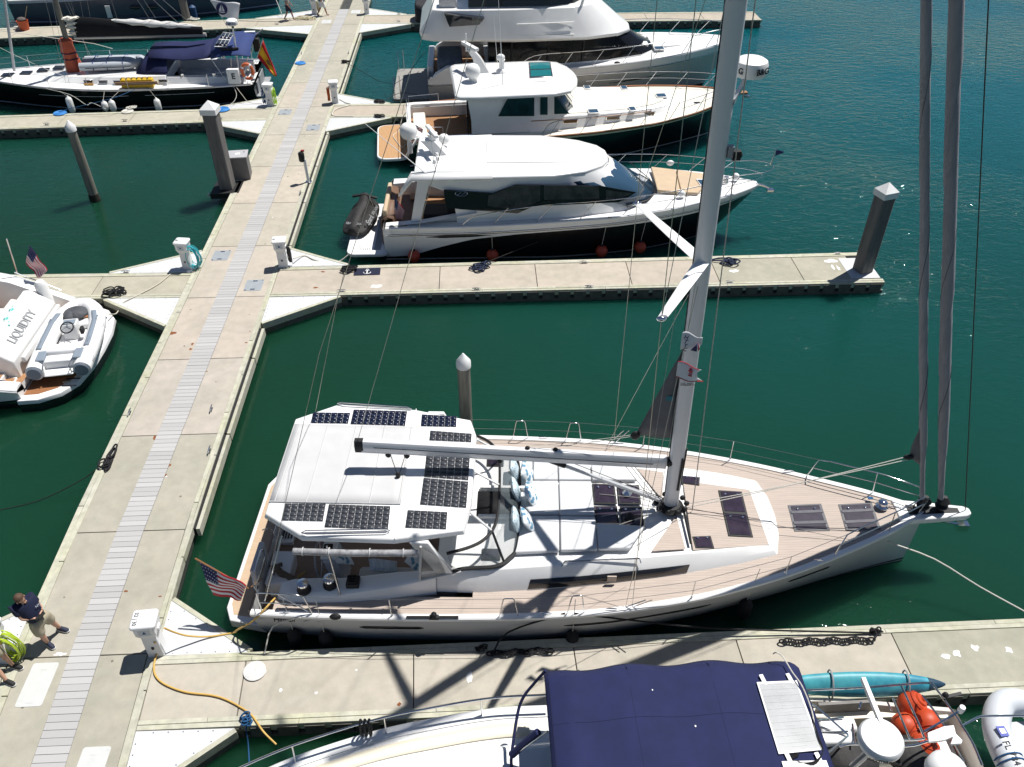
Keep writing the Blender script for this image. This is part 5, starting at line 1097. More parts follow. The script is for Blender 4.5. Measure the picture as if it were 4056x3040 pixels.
# platform
q = [D.l(c1(*p),-.08) for p in ((246,770),(385,782),(397,600),(290,606))]
pl = MB().prism(rounded(-.72,.02,1.5,4.0,.45),.3,.44).build('swim_platform', gel, do, bevel=.03); MB().prism(rounded(-.72,.02,1.34,3.84,.4),.44,.447).build('teak_panel', mat('light teak',(.46,.27,.13),.65,var=.12,scale=2.5,stretch=(9,1,1)), pl)
us_flag(do,*[D.on(c1(*p),-1.9) for p in ((422,608),(462,630),(458,648),(435,636))],'ensign',.02); D.rail([(.05,-1.9,1.4),(-.35,-2.0,2.1)],name='flagstaff',r=.012)
MB().tube(spline([(.3,1.8,1.4),(-.2,1.7,.9),(-.4,1.2,.47),(-.7,.6,.47),(-.5,-.3,.47),(-.3,-.9,.47),(-.1,-.5,.47)],6),.018,5).build('dock_line', rope_w, do)

# ================================================================ flybridge motor yacht
F = Boat('flybridge_yacht', 'tall white flybridge motor yacht with black saloon windows behind the cream-decked yacht', 'motor yacht', (-2.4,45.9), R(.5)); fo = F.o
F.hullshape(16.6, [(0,2.5),(5,2.65),(9,2.6),(12,2.2),(14.5,1.35),(16,.5),(16.6,.1)], [(0,1.5),(5,1.75),(9,2.0),(13,2.25),(16.6,2.5)], [(0,2.3),(8,2.2),(12,1.3),(15,.45),(16.6,.05)], rake=.6, flare=.85)
hg = mat('silver grey hull',(.47,.46,.44),.2,var=.03,scale=1,coat=.3)
F.hull([(lambda x:F.zs(x),1),(lambda x:F.zs(x)-.45,0),(lambda x:.5,0),(lambda x:.18,2),(lambda x:-.5,2)], [hg, gel, mat('black boot',(.008,.008,.01),.3)])
F.strip(9.5,13.8,lambda x:1.15+.03*(x-9.5),lambda x:.95+.09*(x-9.5),-1,dglass,'hull_window',taper=.4)
F.strip(.1,16.4,lambda x:F.zs(x)-.35,lambda x:F.zs(x)-.42,-1,steel,'rub_rail',out=.02,n=40)
F.toerail(gel,.1,16.5,w=.2,h=.08); F.deck(gel2, 3, 16.4, inset=.18, dz=.02, name='foredeck', camber=.14)
sal1 = [(3.2,2.0),(9.3,2.0),(11.2,1.6),(12.0,.9),(12.2,0)]; sal2 = [(3.2,1.95),(8.2,1.95),(9.6,1.5),(10.2,.8),(10.35,0)]
house([ring(sal1,lambda x:F.zs(x)), ring([(a,b) for a,b in sal1],lambda x:F.zs(x)+.14), ring([(a*.5+c*.5,b*.5+d*.5) for (a,b),(c,d) in zip(sal1,sal2)],2.75), ring(sal2,3.4)], [gel,mat('saloon glass',(.007,.007,.008),.08,spec=.25,var=.4,scale=1.5)], 'saloon', fo, mi=[0,1,1,1])
for xx in (4.3,6.2,8.0): F.rail([(xx,-2.03,2.1),(xx+.1,-1.98,3.35)],m=blackm,r=.05,name='window_post')
fly1 = [(-.2,2.1),(0.4,2.45),(4.5,2.5),(8.2,2.3),(9.9,1.7),(10.6,.9),(10.7,0)]
fly2 = [(-.3,2.15),(0.3,2.42),(4.5,2.46),(8.0,2.2),(9.5,1.6),(10.1,.85),(10.2,0)]
fly3 = [(.4,1.95),(1.0,2.15),(4.5,2.15),(7.3,1.9),(8.3,1.4),(8.8,.8),(8.9,0)]
house([ring([(a,b*.93) for a,b in fly1],lambda x:3.22 if x > 3 else 3.3), ring(fly1,3.36), ring(fly2,3.7), ring(fly3,4.75)], [gel], 'flybridge', fo, bevel=.05)
wg = cover_poly(F,[(565,70),(760,92),(735,122),(590,132)],-2.60,dglass,'flybridge_window',fn=c1,out=.0,th=.4)
for z_, a_ in ((3.55,1.0),(4.1,.98)): F.rail([Vector((x,-interp(x,fly1 if z_ < 4 else fly2)*a_-(-.03),z_)) for x in (4.6,7.5)],m=gel2,r=.02,name='moulding_line')
cabt = [(2.2,1.7),(6.4,1.7),(7.6,1.2),(8.0,.6),(8.1,0)]
house([ring(cabt,4.7), ring([(a*.93+.2,b*.9) for a,b in cabt],5.7), ring([(a*1.0,b*1.05) for a,b in cabt],5.75), ring([(a*.95,b*.95) for a,b in cabt],5.95)],[dglass,gel],'enclosed_bridge',fo,mi=[0,1,1,1])
MB().obox((1.2,-1.4,4.95),(.9,.7,.5)).build('bridge_seat', greyc, fo, bevel=.08)
for x_ in (2.3,7.9): F.rail([(x_,-1.6,4.7),(x_+.3,-1.5,5.75)],m=gel,r=.07,name='bridge_post')
# aft: cockpit, platform, cover
MB().box(.2,3.2,-2.3,2.3,1.0,1.08).build('cockpit_sole', teak, fo)
for sd in (-1,1):     # bulwark: stepping down aft
    R_ = [[Vector((x,sd*(F.hb(x)+.01),F.zs(x)-.3)),Vector((x,sd*(F.hb(x)+.01),h)),Vector((x,sd*(F.hb(x)-.1),h+.05)),Vector((x,sd*(F.hb(x)-.3),h+.03)),Vector((x,sd*(F.hb(x)-.32),1.08))] for x,h in ((-.05,1.1),(.4,1.7),(1.0,2.05),(2.2,2.2),(3.5,2.25))]
    MB().loft(R_,False,True,True).build('bulwark', gel, fo)
MB().box(-.05,.3,-1.3,2.2,.5,1.75).build('transom', gel, fo, bevel=.06)
pf = MB().prism(rounded(-.95,0,1.9,4.7,.2),.3,.44).build('swim_platform', mat('grey deck mat',(.28,.27,.25),.8,var=.1,scale=4), fo, bevel=.02)
for y_ in (-2.1,2.1): F.rail([(-1.8,y_,.44),(-1.8,y_,1.5),(-1.5,y_,1.55),(-1.5,y_,.44)],r=.025,name='boarding_rail')
MB().loft([[Vector((x,y*w_,z)) for x,y in ((.5,-1.9),(1.8,-1.9),(1.8,.2),(.5,.2))] for z,w_ in ((1.08,1),(2.1,.97),(2.35,.8))],True,False,True).build('bbq_cover', mat('slate cover',(.12,.15,.2),.8,var=.25,scale=4,bump=.5,bscale=6), fo, bevel=.12)
MB().loft([[Vector((3.2,y,z)) for y in (-1.9,1.9)] for z in (1.1,3.3)],False).build('saloon_door', dglass, fo, solid=.05)
# foredeck
MB().prism([(11.9,.95),(14.3,.6),(14.3,-.6),(11.9,-.95)],2.32,2.46).build('sunpad', gel2, fo, bevel=.04); MB().obox((11.4,-.75,2.45),(.5,.45,.35)).build('deck_locker', gel, fo, bevel=.04)
for p in ((1610,237),(1868,212)): c = F.l(c1(*p),1.9); h = MB().obox((c.x,c.y,2.40),(.55,.5,.06)).build('deck_hatch', gel, fo, bevel=.015); MB().obox((c.x,c.y,2.44),(.45,.4,.02)).build('pane', bglass, h)
for sd in (-1,1):
    f = lambda x,h: Vector((x,sd*max(.2,F.hb(x)-.12),F.zs(x)+.06+h))
    F.rail(spline([f(4.5,.1)]+[f(x,.75) for x in (5.5,8,10.5,13,15)]+[Vector((16.6,sd*.3,3.25)),Vector((16.8,0,3.25))],4),r=.02,name='bow_rail')
    for x in (5.6,7.2,8.8,10.4,12,13.6,15): F.rail([f(x-.3,0),f(x+.25,.74)],r=.016,name='rail_post')
    for x in (5.0,9.8): MB().ball(f(x,.02)+Vector((0,-.02*sd,0)),(.16,.08,.07),8,6).build('fairlead', blackm, fo)
# tender hung behind the flybridge deck
rb = MB().loft([[Vector((-2.3,y*w_,z)) for y,z in ((-1,.0),(-.7,.6),(0,.8),(.7,.6),(1,.0))] for w_ in (.9,)]+[[Vector((-.8,y*1.1,3.0+z*.9)) for y,z in ((-1,.0),(-.7,.6),(0,.8),(.7,.6),(1,.0))]],False) if False else None
# ---- black covered object at the flybridge yacht's stern quarter
bc = at(*c1(500,145), 0)
t = MB().loft([[Vector((x,y*w_,z)) for x,y in ((-1.05,-.7),(-.6,-1),(.6,-1),(1.05,-.7),(1.05,.7),(.6,1),(-.6,1),(-1.05,.7))] for z,w_ in ((0,1),(.5,1.05),(.95,.85),(1.1,.45))],True,False,True).build('covered_locker', mat('black tarp',(.02,.02,.024),.7,var=.4,scale=2,bump=.6,bscale=4), None, bevel=.12); t.location = (bc.x,57.6,0.015); tag(t,'large black tarpaulin covered locker on the farthest right finger dock','locker')
# ================================================================ black-hulled sailing yacht on the left
cF = crop(0,1050,2.7637); cG = crop(3100,2600,2.3138); cH = crop(1850,2580,3.403)
K = Boat('sailing_yacht', 'black-hulled sailing yacht with navy canopies and a Spanish flag on its stern', 'sailing yacht', (-11.6,46.0), R(-177.3)); ko = K.o
K.hullshape(15.0, [(0,1.95),(3,2.25),(7,2.3),(10,1.95),(12.5,1.2),(14.3,.45),(15,.05)], [(0,1.15),(5,1.15),(10,1.25),(15,1.45)], [(0,1.4),(4,1.95),(8,1.9),(11,1.2),(13.5,.4),(15,.03)], rake=.4, flare=.7)
K.hull([(lambda x:K.zs(x),0),(lambda x:.18,1),(lambda x:.1,0),(lambda x:-.5,0)], [black, mat('boot stripe grey',(.35,.4,.45),.3)])
K.strip(2.0,5.5,.86,.845,1,whitep,'cove_stripe',n=20); K.strip(6.3,11,.86,.845,1,whitep,'cove_stripe',n=20)
K.toerail(alu,.1,14.9,w=.05,h=.05); K.deck(gel2, 4.6, 14.8, inset=.06, dz=0, name='foredeck', camber=.1)
for sd in (1,-1): K.side_deck(gel2,.2,4.6,1.25,sd,inset=.06,dz=0)
MB().box(.1,4.6,-1.3,1.3,.6,.68).build('cockpit_sole', gel2, ko)
for sd in (1,-1):
    MB().loft([[Vector((x,sd*1.25,.68)),Vector((x,sd*1.25,h)),Vector((x,sd*1.5,h)),Vector((x,sd*1.62,1.15))] for x,h in ((.4,1.3),(2,1.45),(4.6,1.5))],False,True,True).build('coaming', gel, ko)
    MB().box(.9,4.4,min(sd*.75,sd*1.25),max(sd*.75,sd*1.25),.68,1.0).build('bench', gel, ko, bevel=.03)
    for x_ in (2.0,3.6):
        wi = MB().lathe([(.11,1.45),(.09,1.52),(.1,1.62)],12,(x_,sd*1.38,0)).build('winch', chrome, ko)
MB().box(-.35,.15,-1.5,1.5,.28,.36).build('stern_platform', greyp, ko, bevel=.02)
MB().prism([(-.05,-1.1),(.1,-1.1),(.1,1.1),(-.05,1.1)],.36,.95).build('transom_gate', greyp, ko)
cb1 = [(4.4,1.75),(7,1.7),(9.5,1.35),(11.5,.8),(12.3,.3),(12.4,0)]; cb2 = [(4.4,1.5),(7,1.42),(9.3,1.08),(11,.6),(11.6,.2),(11.7,0)]
house([ring(cb1,lambda x:K.zs(x)), ring(cb2,lambda x: interp(x,[(4,1.62),(9,1.55),(12,1.38)]))], [gel], 'coachroof', ko, bevel=.06)
for p in ((1130,1000),(1322,995),(1513,990),(1717,980),(1893,972),(2077,968)):
    x = K.l(cA(*p),.85).x; y = interp(x,cb1)*.6+interp(x,cb2)*.4+.01; o = MB().obox((x,y,1.37),(.5,.04,.15),R(-3)).build('portlight', steel, ko, bevel=.02); MB().obox((x,y+.015,1.37),(.42,.03,.1),R(-3)).build('pane', dglass, o)
MB().obox((K.l(cA(1130,1020),.85).x, 1.62,1.25),(.46,.02,.2)).build('cockpit_cloth', mat('orange yellow cloth',(.6,.3,.03),.8), ko)
for p in ((80,955),(330,910),(560,870),(770,840)): c = K.l(cA(*p),.95); h = MB().obox((c.x,c.y*.6,interp(c.x,[(9,1.6),(12,1.45),(15,1.5)])),(.55,.5,.06)).build('deck_hatch', dglass, ko, bevel=.02)
# mast, boom with sail cover
m0 = Vector((9.45,0,1.5)); mtop = K.on(cA(690,0),0); dm = (mtop-m0)/(mtop.z-m0.z)
km = mat('old mast alloy',(.20,.19,.17),.45,.3,var=.1,scale=2)
mst = MB().loft([[m0+dm*(z-m0.z)+Vector((.14*math.cos(a),.1*math.sin(a),0)) for a in [2*math.pi*i/14 for i in range(14)]] for z in (1.5,8,15,19)],True,True,True).build('mast', km, ko)
oc = MB().loft([[m0+Vector((r_*math.cos(a)*(1+.08*math.sin(3*a+z*5)),r_*math.sin(a)*(1+.07*math.sin(4*a+z*3)),z-1.5)) for a in [2*math.pi*i/14 for i in range(14)]] for z,r_ in ((1.52,.42),(1.8,.42),(2.2,.36),(2.45,.34),(2.5,.36),(2.8,.32),(3.05,.33),(3.15,.2))],True,True,True).build('mast_bag', mat('coral canvas',(.48,.10,.05),.8,var=.2,scale=4,bump=.5,bscale=8), ko)
for z in (2.15,2.45): MB().tube([m0+Vector((.38*math.cos(a),.38*math.sin(a),z-1.5)) for a in [2*math.pi*i/14 for i in range(14)]],.025,5,closed=True).build('bag_strap', navy, oc)
ba, bfw = K.on(cB(1000,435),0), K.on(cA(930,470),0)
bm2 = MB().tube([bfw,ba],.11,8).build('boom', mat('boom alloy',(.42,.41,.38),.4,.3), ko)
R_ = []
for t in [i/14 for i in range(15)]:
    c = bfw.lerp(ba,.03+.95*t); h = .95-.62*t+.04*math.sin(9*t); w_ = .2-.06*t
    R_.append([c+Vector((0,w_*a,.05+h*b)) for a,b in ((-.8,0),(-1,.3),(-.6,.85),(-.1,1),(.1,1.0),(.6,.85),(1,.3),(.8,0))])
sc = MB().loft(R_,True,True,True).build('sail_cover', mat('black sail cover',(.008,.008,.011),.85,var=.3,scale=3,bump=.3,bscale=6), bm2)
R_ = []
for t in [i/16 for i in range(17)]:
    c = bfw.lerp(ba,.3+.68*t); h = (.95-.62*(.3+.68*t)); k = math.sin(math.pi*min(1,t*1.05))**.6
    R_.append([c+Vector((0,.17*a*k,.05+h+b*k*(.22+.07*math.sin(t*31)))) for a,b in ((-1,-.35),(-.7,.25),(-.1,.6),(.4,.5),(1.0,.0),(1.15,-.6))])
MB().loft(R_,False).build('flaked_sail', mat('sailcloth white',(.68,.67,.65),.8,var=.1,scale=6,bump=.6,bscale=8), bm2, solid=.02)
mb = MB(); rr_ = random.Random(9); R_ = []
for i in range(15):
    c_ = K.on(cA(850+7*i,215+15*i),0); R_.append([c_+Vector((-.1+(.34+.1*math.sin(i*2.3))*math.cos(a)*(1+.25*math.sin(2*a+i)),(.16+.05*math.sin(i*1.7))*math.sin(a),rr_.uniform(-.05,.05))) for a in [2*math.pi*j/14 for j in range(14)]])
mb.loft(R_,True,True,True)
for i, (p, r_) in enumerate((((850,225),.02),((900,270),.02))): mb.ball(K.on(cA(*p),.12*(-1)**i),(r_*1.2,r_*.8,r_),10,7)
mb.build('sail_luff_folds', mat('sailcloth cream',(.66,.63,.56),.8,var=.15,scale=5,bump=.6,bscale=7), bm2)
w2 = mat('rigging grey',(.35,.35,.34),.4,.6)
for p,q,yy_ in ((cA(840,0),cA(935,220),.0),(cA(1000,0),cA(1045,240),.0),(cA(1090,0),cA(1135,250),.0),(cA(1390,0),cA(1475,260),.0),(cA(1720,0),cA(1860,220),.0),(cA(1800,0),cA(1945,225),.0),(cB(340,0),cB(660,300),.0),(cB(460,0),cB(780,275),.0)):
    a, b = K.on(q,yy_), K.on(p,yy_); MB().tube([a,b+(b-a)*2.5],.007,4).build('lazy_jack', w2, ko)
for sd in (1,-1):
    cp = Vector((9.3,sd*2.0,1.3)); MB().tube([cp,m0+dm*(17-1.5)],.007,4).build('shroud', w2, ko); MB().tube([cp+Vector((-.15,0,0)),m0+dm*(7-1.5)],.007,4).build('shroud', w2, ko)
jb0 = K.on(cA(180,890),0); jt = K.on(cA(55,0),0); MB().tube([jb0,jt,jt+(jt-jb0)*.6],[.07,.075,.05],10).build('furled_headsail', mat('white furled sail',(.62,.62,.62),.8,var=.1,scale=5), ko)
for a,b in ((cA(0,385),cA(1180,550)),(cA(1180,550),cA(1410,612))): MB().tube([K.on(a,-.5),K.on(b,-.5)],.018,5).build('pole_line', rope_w, ko)
MB().tube(sag(K.on(cA(0,600),1.0),K.l(cA(960,1010),.8),.1),.012,5).build('jib_sheet', rope_w, ko)
# dodger and bimini
def canopy(sections, m, name, n=12, th=.02):
    """sections: (x, half width, crown z, side drop, ycentre)"""
    R_ = []
    for x,w_,z,dr,yc in sections:
        R_.append([Vector((x,yc+w_*math.sin(a)*(1-.06*abs(math.sin(a))**6), z-dr*(1-math.cos(a)**1.0 if False else abs(math.sin(a))**3.2))) for a in [math.pi*(-.5+i/n) for i in range(n+1)]])
    return MB().loft(R_,False).build(name, m, ko, solid=th)
canopy([(6.0,1.25,1.75,.2,0),(5.5,1.4,2.3,.65,0),(4.9,1.5,2.5,.85,0),(4.3,1.55,2.52,.85,0)], navy, 'dodger')
canopy([(5.2,1.3,2.62,.25,-.1),(4.3,1.4,2.62,.3,-.1),(3.4,1.45,2.58,.34,-.1),(2.4,1.5,2.68,.36,-.05),(1.9,1.6,2.78,.36,0)], navy, 'canopy_link')
bim = canopy([(1.95,1.75,2.82,.45,-.05),(1.2,1.95,2.95,.38,-.05),(.5,2.0,2.95,.36,-.05),(-.1,1.95,2.85,.36,-.05)], mat('blue canvas',(.022,.042,.15),.8,var=.12,scale=3,bump=.2,bscale=200), 'bimini')
q = [K.l(cB(*p),2.5) for p in ((1210,395),(1345,415),(1250,578),(1100,575))]; 
for p in q: p.z = 2.99-.02*abs(p.y)
sp_ = MB().prism([tuple(p) for p in q],.02,0).build('solar_panel', whitep, bim)
for i in range(3):
    for j_ in range(2):
        e = .05; C = [bil(q,(i+a)/3,(j_+b)/2)+Vector((0,0,.006)) for a,b in ((e,e),(1-e,e),(1-e,1-e),(e,1-e))]; MB().add(C,[(0,1,2,3)]).build('cell', cellb, sp_, solid=.003)
MB().obox((.25,-1.0,2.93),(.55,.2,.02)).build('white_patch', whitep, bim)
for sd in (1,-1):
    for x_,xb_ in ((1.9,1.3),(.9,1.1),(.0,.9)): K.rail([(x_,sd*1.7,2.45),(xb_,sd*1.8,1.2)],r=.016,name='bimini_frame')
    K.rail(spline([(.1,sd*1.2,1.85),(.05,sd*1.8,1.85),(.6,sd*1.95,1.85),(2.2,sd*2.1,1.8)],4),r=.016,name='pushpit'); K.rail([(.6,sd*1.95,1.15),(.6,sd*1.95,1.85)],name='pushpit_post',r=.014); K.rail([(2.2,sd*2.1,1.15),(2.2,sd*2.1,1.8)],name='pushpit_post',r=.014)
    tops = []
    for x_ in (2.2,4.2,6.2,8.2,10.2,12.2,13.8):
        b_ = Vector((x_,sd*(K.hb(x_)-.05),K.zs(x_))); t_ = b_+Vector((0,0,.62)); tops.append(t_); K.rail([b_,t_],r=.012,name='stanchion')
    MB().tube(tops,.006,4).build('lifeline',w2,ko); MB().tube([p-Vector((0,0,.3)) for p in tops],.006,4).build('lifeline',w2,ko)
# radar pole, dome, wind generator
rp0 = Vector((.75,1.35,1.2)); rpt = K.on(cB(1335,350),1.35)
rpo = MB().tube([rp0,rpt],.045,8).build('radar_pole', whitep, ko); rdm = MB().lathe([(.2,0),(.27,.03),(.3,.12),(.28,.24),(.2,.3),(.06,.32)],18,rpt+Vector((0,0,.12))).build('radar_dome', whitep, rpo); MB().tube([rpt,rpt+Vector((0,0,.14))],.06,8).build('radar_mount', blackm, rpo)
text_part('SIMRAD',.15,'lettering',mat('navy lettering',(.03,.05,.16),.5),rdm,rpt+Vector((0,.301,.25)),frame((-1,0,0),(0,1,0)),bold=True)
wg_ = K.on(cB(1330,620),1.5); MB().tube([wg_+Vector((.6,0,0)),wg_,wg_+Vector((-.3,0,.05))],[.04,.1,.05],8).build('wind_generator', blackm, ko)
# white flag with round badge
A = [K.on(cB(*p),.8) for p in ((1050,5),(1425,45),(1405,250),(1195,222))]
fl = MB().grid(lambda u,v: A[0].lerp(A[1],u).lerp(A[3].lerp(A[2],u),v)+Vector((0,.06*math.sin(7*u+3*v),.03*math.sin(9*u))),14,8).build('house_flag', wf, ko, solid=.004)
fx = (A[1]-A[0]).normalized(); fd = (A[3]-A[0]); fd = (fd-fx*fd.dot(fx)).normalized(); nn = Vector((0,1,0)); c = A[0].lerp(A[2],.42)+nn*.09
mb = MB(); mb.add([c+fx*(.28*math.cos(a))+fd*(.28*math.sin(a)) for a in [2*math.pi*i/24 for i in range(24)]],[tuple(range(24))],0); d2 = nn*.006
mb.add([c+d2+fx*-.02+fd*-.22,c+d2+fx*-.16+fd*.1,c+d2+fx*-.02+fd*.1],[(0,1,2)],1); mb.add([c+d2+fx*.02+fd*-.2,c+d2+fx*.02+fd*.1,c+d2+fx*.13+fd*.1],[(0,1,2)],1); mb.add([c+d2+fx*-.17+fd*.13,c+d2+fx*.16+fd*.13,c+d2+fx*.1+fd*.18,c+d2+fx*-.1+fd*.18],[(0,1,2,3)],1)
mb.build('badge',[bf,wf],fl); K.rail([A[3]+Vector((0,0,-.0)),K.on(cB(1320,430),.8)],r=.01,name='flag_pole'); MB().tube([A[0],A[3]],.01,4).build('flag_hoist', steel, ko)
# Spanish ensign
A = [K.on(cB(*p),-.1) for p in ((1712,500),(1882,955),(1868,940),(1640,720))]
A = [K.on(cB(1715,505),0),K.on(cB(1885,945),0),K.on(cB(1850,960),0),K.on(cB(1640,725),0)]
A[2] = K.on(cB(1862,962),0)
red2 = mat('ensign red',(.42,.01,.015),.8); yel = mat('ensign yellow',(.72,.42,.02),.8)
def SP(u,v): return A[0].lerp(A[1],u).lerp(A[3].lerp(A[2],u),v)+Vector((0,.07*math.sin(6*u+4*v)+.05*math.sin(9*v),0))
mb = MB()
for i in range(16):
    for j_ in range(8): mb.add([SP(i/16,j_/8),SP((i+1)/16,j_/8),SP((i+1)/16,(j_+1)/8),SP(i/16,(j_+1)/8)],[(0,1,2,3)],1 if 2 <= j_ < 6 else 0)
en = mb.build('ensign',[red2,yel],ko,solid=.004,weld=.0005); c = SP(.55,.5)+Vector((0,.03,0))
MB().ball(c,(.12,.03,.15),10,6).obox(c+Vector((0,.02,.14)),(.2,.03,.08)).obox(c+Vector((.16,.02,0)),(.04,.03,.24)).obox(c+Vector((-.16,.02,0)),(.04,.03,.24)).build('coat_of_arms', mat('arms grey',(.22,.12,.06),.8), en)
K.rail([A[0]+Vector((0,0,.1)),A[3],K.on(cB(1600,800),0)],r=.015,name='flagstaff')
MB().tube(spline([Vector((.3,-.7,1.9)),K.on(cB(1600,470),-.6),K.on(cB(1640,420),-.6),K.on(cB(1710,365),-.6)],6),.03,6).build('davit', alu, ko); MB().obox(K.on(cB(1635,560),-.5),(.35,.35,.7)).build('outboard_motor', blackm, ko, bevel=.06)
bx = MB().obox(K.on(cB(1345,955),2.05),(.62,.25,.75)).build('white_locker', whitep, ko, bevel=.03); text_part('E',.4,'lettering',blackm,bx,K.on(cB(1340,962),2.19),frame((-1,0,0),(0,1,0)),bold=True)
text_part('VA-3-36-22',.24,'lettering',whitep,ko,K.pt(13.9,1.12,1,.02),frame((-1,-.06,0),K.pt(13.9,1.12,1,.02)-Vector((13.9,0,1.12))))
# liferaft-like inflatable, lifebuoy, fenders: loose things on the yacht
def wpt(B, p, y): return B.M @ B.on(p, y)
tubeg = mat('hypalon grey',(.42,.45,.49),.5,var=.05,scale=3); 
def raft(loc, rz, label, L=3.0, Wd=1.5, name='dinghy', mt=tubeg, strap=True):
    t = thing(name, label, 'dinghy', loc, rz)
    r = .21; path = spline([(-L/2,-Wd/2+r,r),(0,-Wd/2+r,r),(L*.28,-Wd/2+r+.05,r),(L*.46,-Wd*.2,r*1.2),(L*.5,0,r*1.25),(L*.46,Wd*.2,r*1.2),(L*.28,Wd/2-r-.05,r),(0,Wd/2-r,r),(-L/2,Wd/2-r,r)],5)
    tb = MB().tube(path,r,12).build('tube', mt, t)
    MB().tube([p+Vector((0,0,-.02))+(Vector((p.x*.0,(1 if p.y > 0 else -1)*r*1.0,0)) if abs(p.x) < L*.4 else Vector((r,0,0))) for p in path if abs(p.y) > .2],.02,4).build('rub_band', blackm, tb)
    R_ = []
    for x,w_,z in ((-L/2+.05,.9,.36),(-.4,1.0,.42),(L*.25,.85,.44),(L*.42,.35,.40)): R_.append([Vector((x,a*Wd*.36*w_,z+b)) for a,b in ((-1,-.14),(-.5,.02),(0,.1),(.5,.02),(1,-.14))])
    MB().loft(R_,False).build('bottom', mt, t, solid=.02)
    if strap:
        for x in (-.8,-.1,.7): MB().tube([(x,-Wd/2-.02,.05),(x,-Wd/2+.12,.42),(x,-.3,.52),(x,.3,.52),(x,Wd/2-.12,.42),(x,Wd/2+.02,.05)],.022,5).build('strap', mat('blue webbing',(.02,.05,.16),.8), t)
    return t
p = K.M @ Vector((7.4,.05,1.66)); raft(p, R(4), 'grey inflatable dinghy strapped upside down on the black yacht coachroof')
lb = K.on(cB(1518,895),1.95); t = thing('lifebuoy','orange lifebuoy ring on the black yacht stern rail','lifebuoy', K.M @ lb, K.o.rotation_euler.z)
MB().tube([Vector((.27*math.cos(a),.02,.37*math.sin(a))) for a in [2*math.pi*i/24 for i in range(24)]],.085,8,closed=True).build('ring', mat('faded orange',(.62,.14,.05),.6), t)
for a in (.6,2.2,3.8,5.4): MB().tube([Vector((.27*math.cos(a+e),.02,.37*math.sin(a+e))) for e in (-.14,0,.14)],.09,8).build('band', whitep, t)
# yellow jerrycans in a rack along the rail
gy = mat('yellow plastic',(.66,.42,.02),.45,var=.1,scale=4)
x0_ = K.l(cA(1500,1050),1.0).x; x1_ = K.l(cA(1890,1050),1.0).x
for i in range(6):
    x = x0_+(x1_-x0_)*(i+.5)/6; t = thing('jerrycan',['leftmost yellow jerrycan','second yellow jerrycan from the left','third yellow jerrycan from the left','fourth yellow jerrycan from the left','fifth yellow jerrycan from the left','rightmost yellow jerrycan'][5-i]+' lashed along the black yacht rail','jerrycan', K.M @ Vector((x,1.98,1.22)), K.o.rotation_euler.z, 'yellow jerrycans along the rail')
    MB().box(-.145,.145,-.16,.16,0,.42).build('can', gy, t, bevel=.04); MB().tube([(-.07,0,.41),(-.07,0,.48),(.07,0,.48),(.07,0,.41)],.02,5).build('handle', gy, t); MB().lathe([(.035,.42),(.035,.47)],8,(.1,.08,0)).build('cap', blackm, t)
t = MB().box(-1.05,1.05,-.02,.02,-.03,.12).build('rail_board', teak, ko); t.location = ((x0_+x1_)/2,2.18,1.42)
# white fenders
def fender(c, label, a=None, L=.62, r=.14, m=whitep, group='white fenders', tilt=0):
    t = thing('fender', label, 'fender', c, 0, group); MB().lathe([(.03,-L/2-.05),(.05,-L/2),(r*.8,-L/2+.06),(r,-L/2+.14),(r,L/2-.14),(r*.8,L/2-.06),(.05,L/2),(.03,L/2+.05)],14).build('bladder', m, t)
    if a: MB().tube([Vector((0,0,L/2+.04)),Vector(a)-Vector(c)],.008,4).build('lanyard', rope_w, t)
    return t
for p,q,lab,L_ in (((925,1290),(740,1120),'tallest white fender standing at the dock beside the black hull',.85),((1300,1335),(1150,1290),'smallest white fender lying low beside the black hull',.5),((1420,1305),(1400,1240),'white fender next to the smallest one beside the black hull',.6),((1990,1290),(1920,980),'white fender hanging from the black yacht rail by a grey line',.68)):
    c = at(*cA(*p), .15); fender((c.x,42.75,.12 if L_ < .8 else .2), lab, (K.M @ Vector((K.l(cA(*q),.8).x,2.2,1.2))), L_, .16)

# ================================================================ slate-blue yacht beyond the farthest left dock
N_ = Boat('sailing_yacht','slate-blue hulled yacht lying beyond the farthest left finger dock','sailing yacht',(-30.4,60.9),R(7)); no = N_.o
N_.hullshape(17.6,[(0,1.9),(4,2.3),(9,2.3),(13,1.7),(16,.7),(17.6,.06)],[(0,1.55),(8,1.75),(17.6,2.3)],[(0,1.5),(6,2.1),(12,1.4),(16,.4),(17.6,.03)],rake=.3,flare=.7)
N_.hull([(lambda x:N_.zs(x),1),(lambda x:N_.zs(x)-.18,0),(lambda x:.2,1),(lambda x:.12,0),(lambda x:-.5,0)],[mat('slate blue hull',(.075,.085,.125),.3,var=.1,scale=1,coat=.2),mat('pale stripe',(.45,.5,.6),.3)])
N_.toerail(whitep,.1,17.5,w=.12,h=.05); N_.deck(gel2,0.1,17.4,inset=.1,dz=0,camber=.1)
for p in ((1690,97),(1905,97)): c = N_.on(cA(*p),-2.35); MB().ball(c,(.36,.06,.13),12,6).build('hull_port', dglass, no)
for p in ((620,62),(990,15)): x = N_.on(cB(*p),-1.6).x; c = N_.pt(x,1.55,-1,.0); MB().ball(c,(.36,.06,.14),12,6).build('hull_port', dglass, no)
house([ring([(3,1.5),(8,1.5),(11,.9),(12,0)],1.7),ring([(3,1.3),(8,1.25),(10.5,.7),(11.2,0)],2.3)],[gel],'coachroof',no)
MB().tube([(9.5,0,2.2),(9.3,0,18)],.14,10).build('mast', mat('beige mast',(.42,.37,.28),.5,var=.1,scale=2), no)
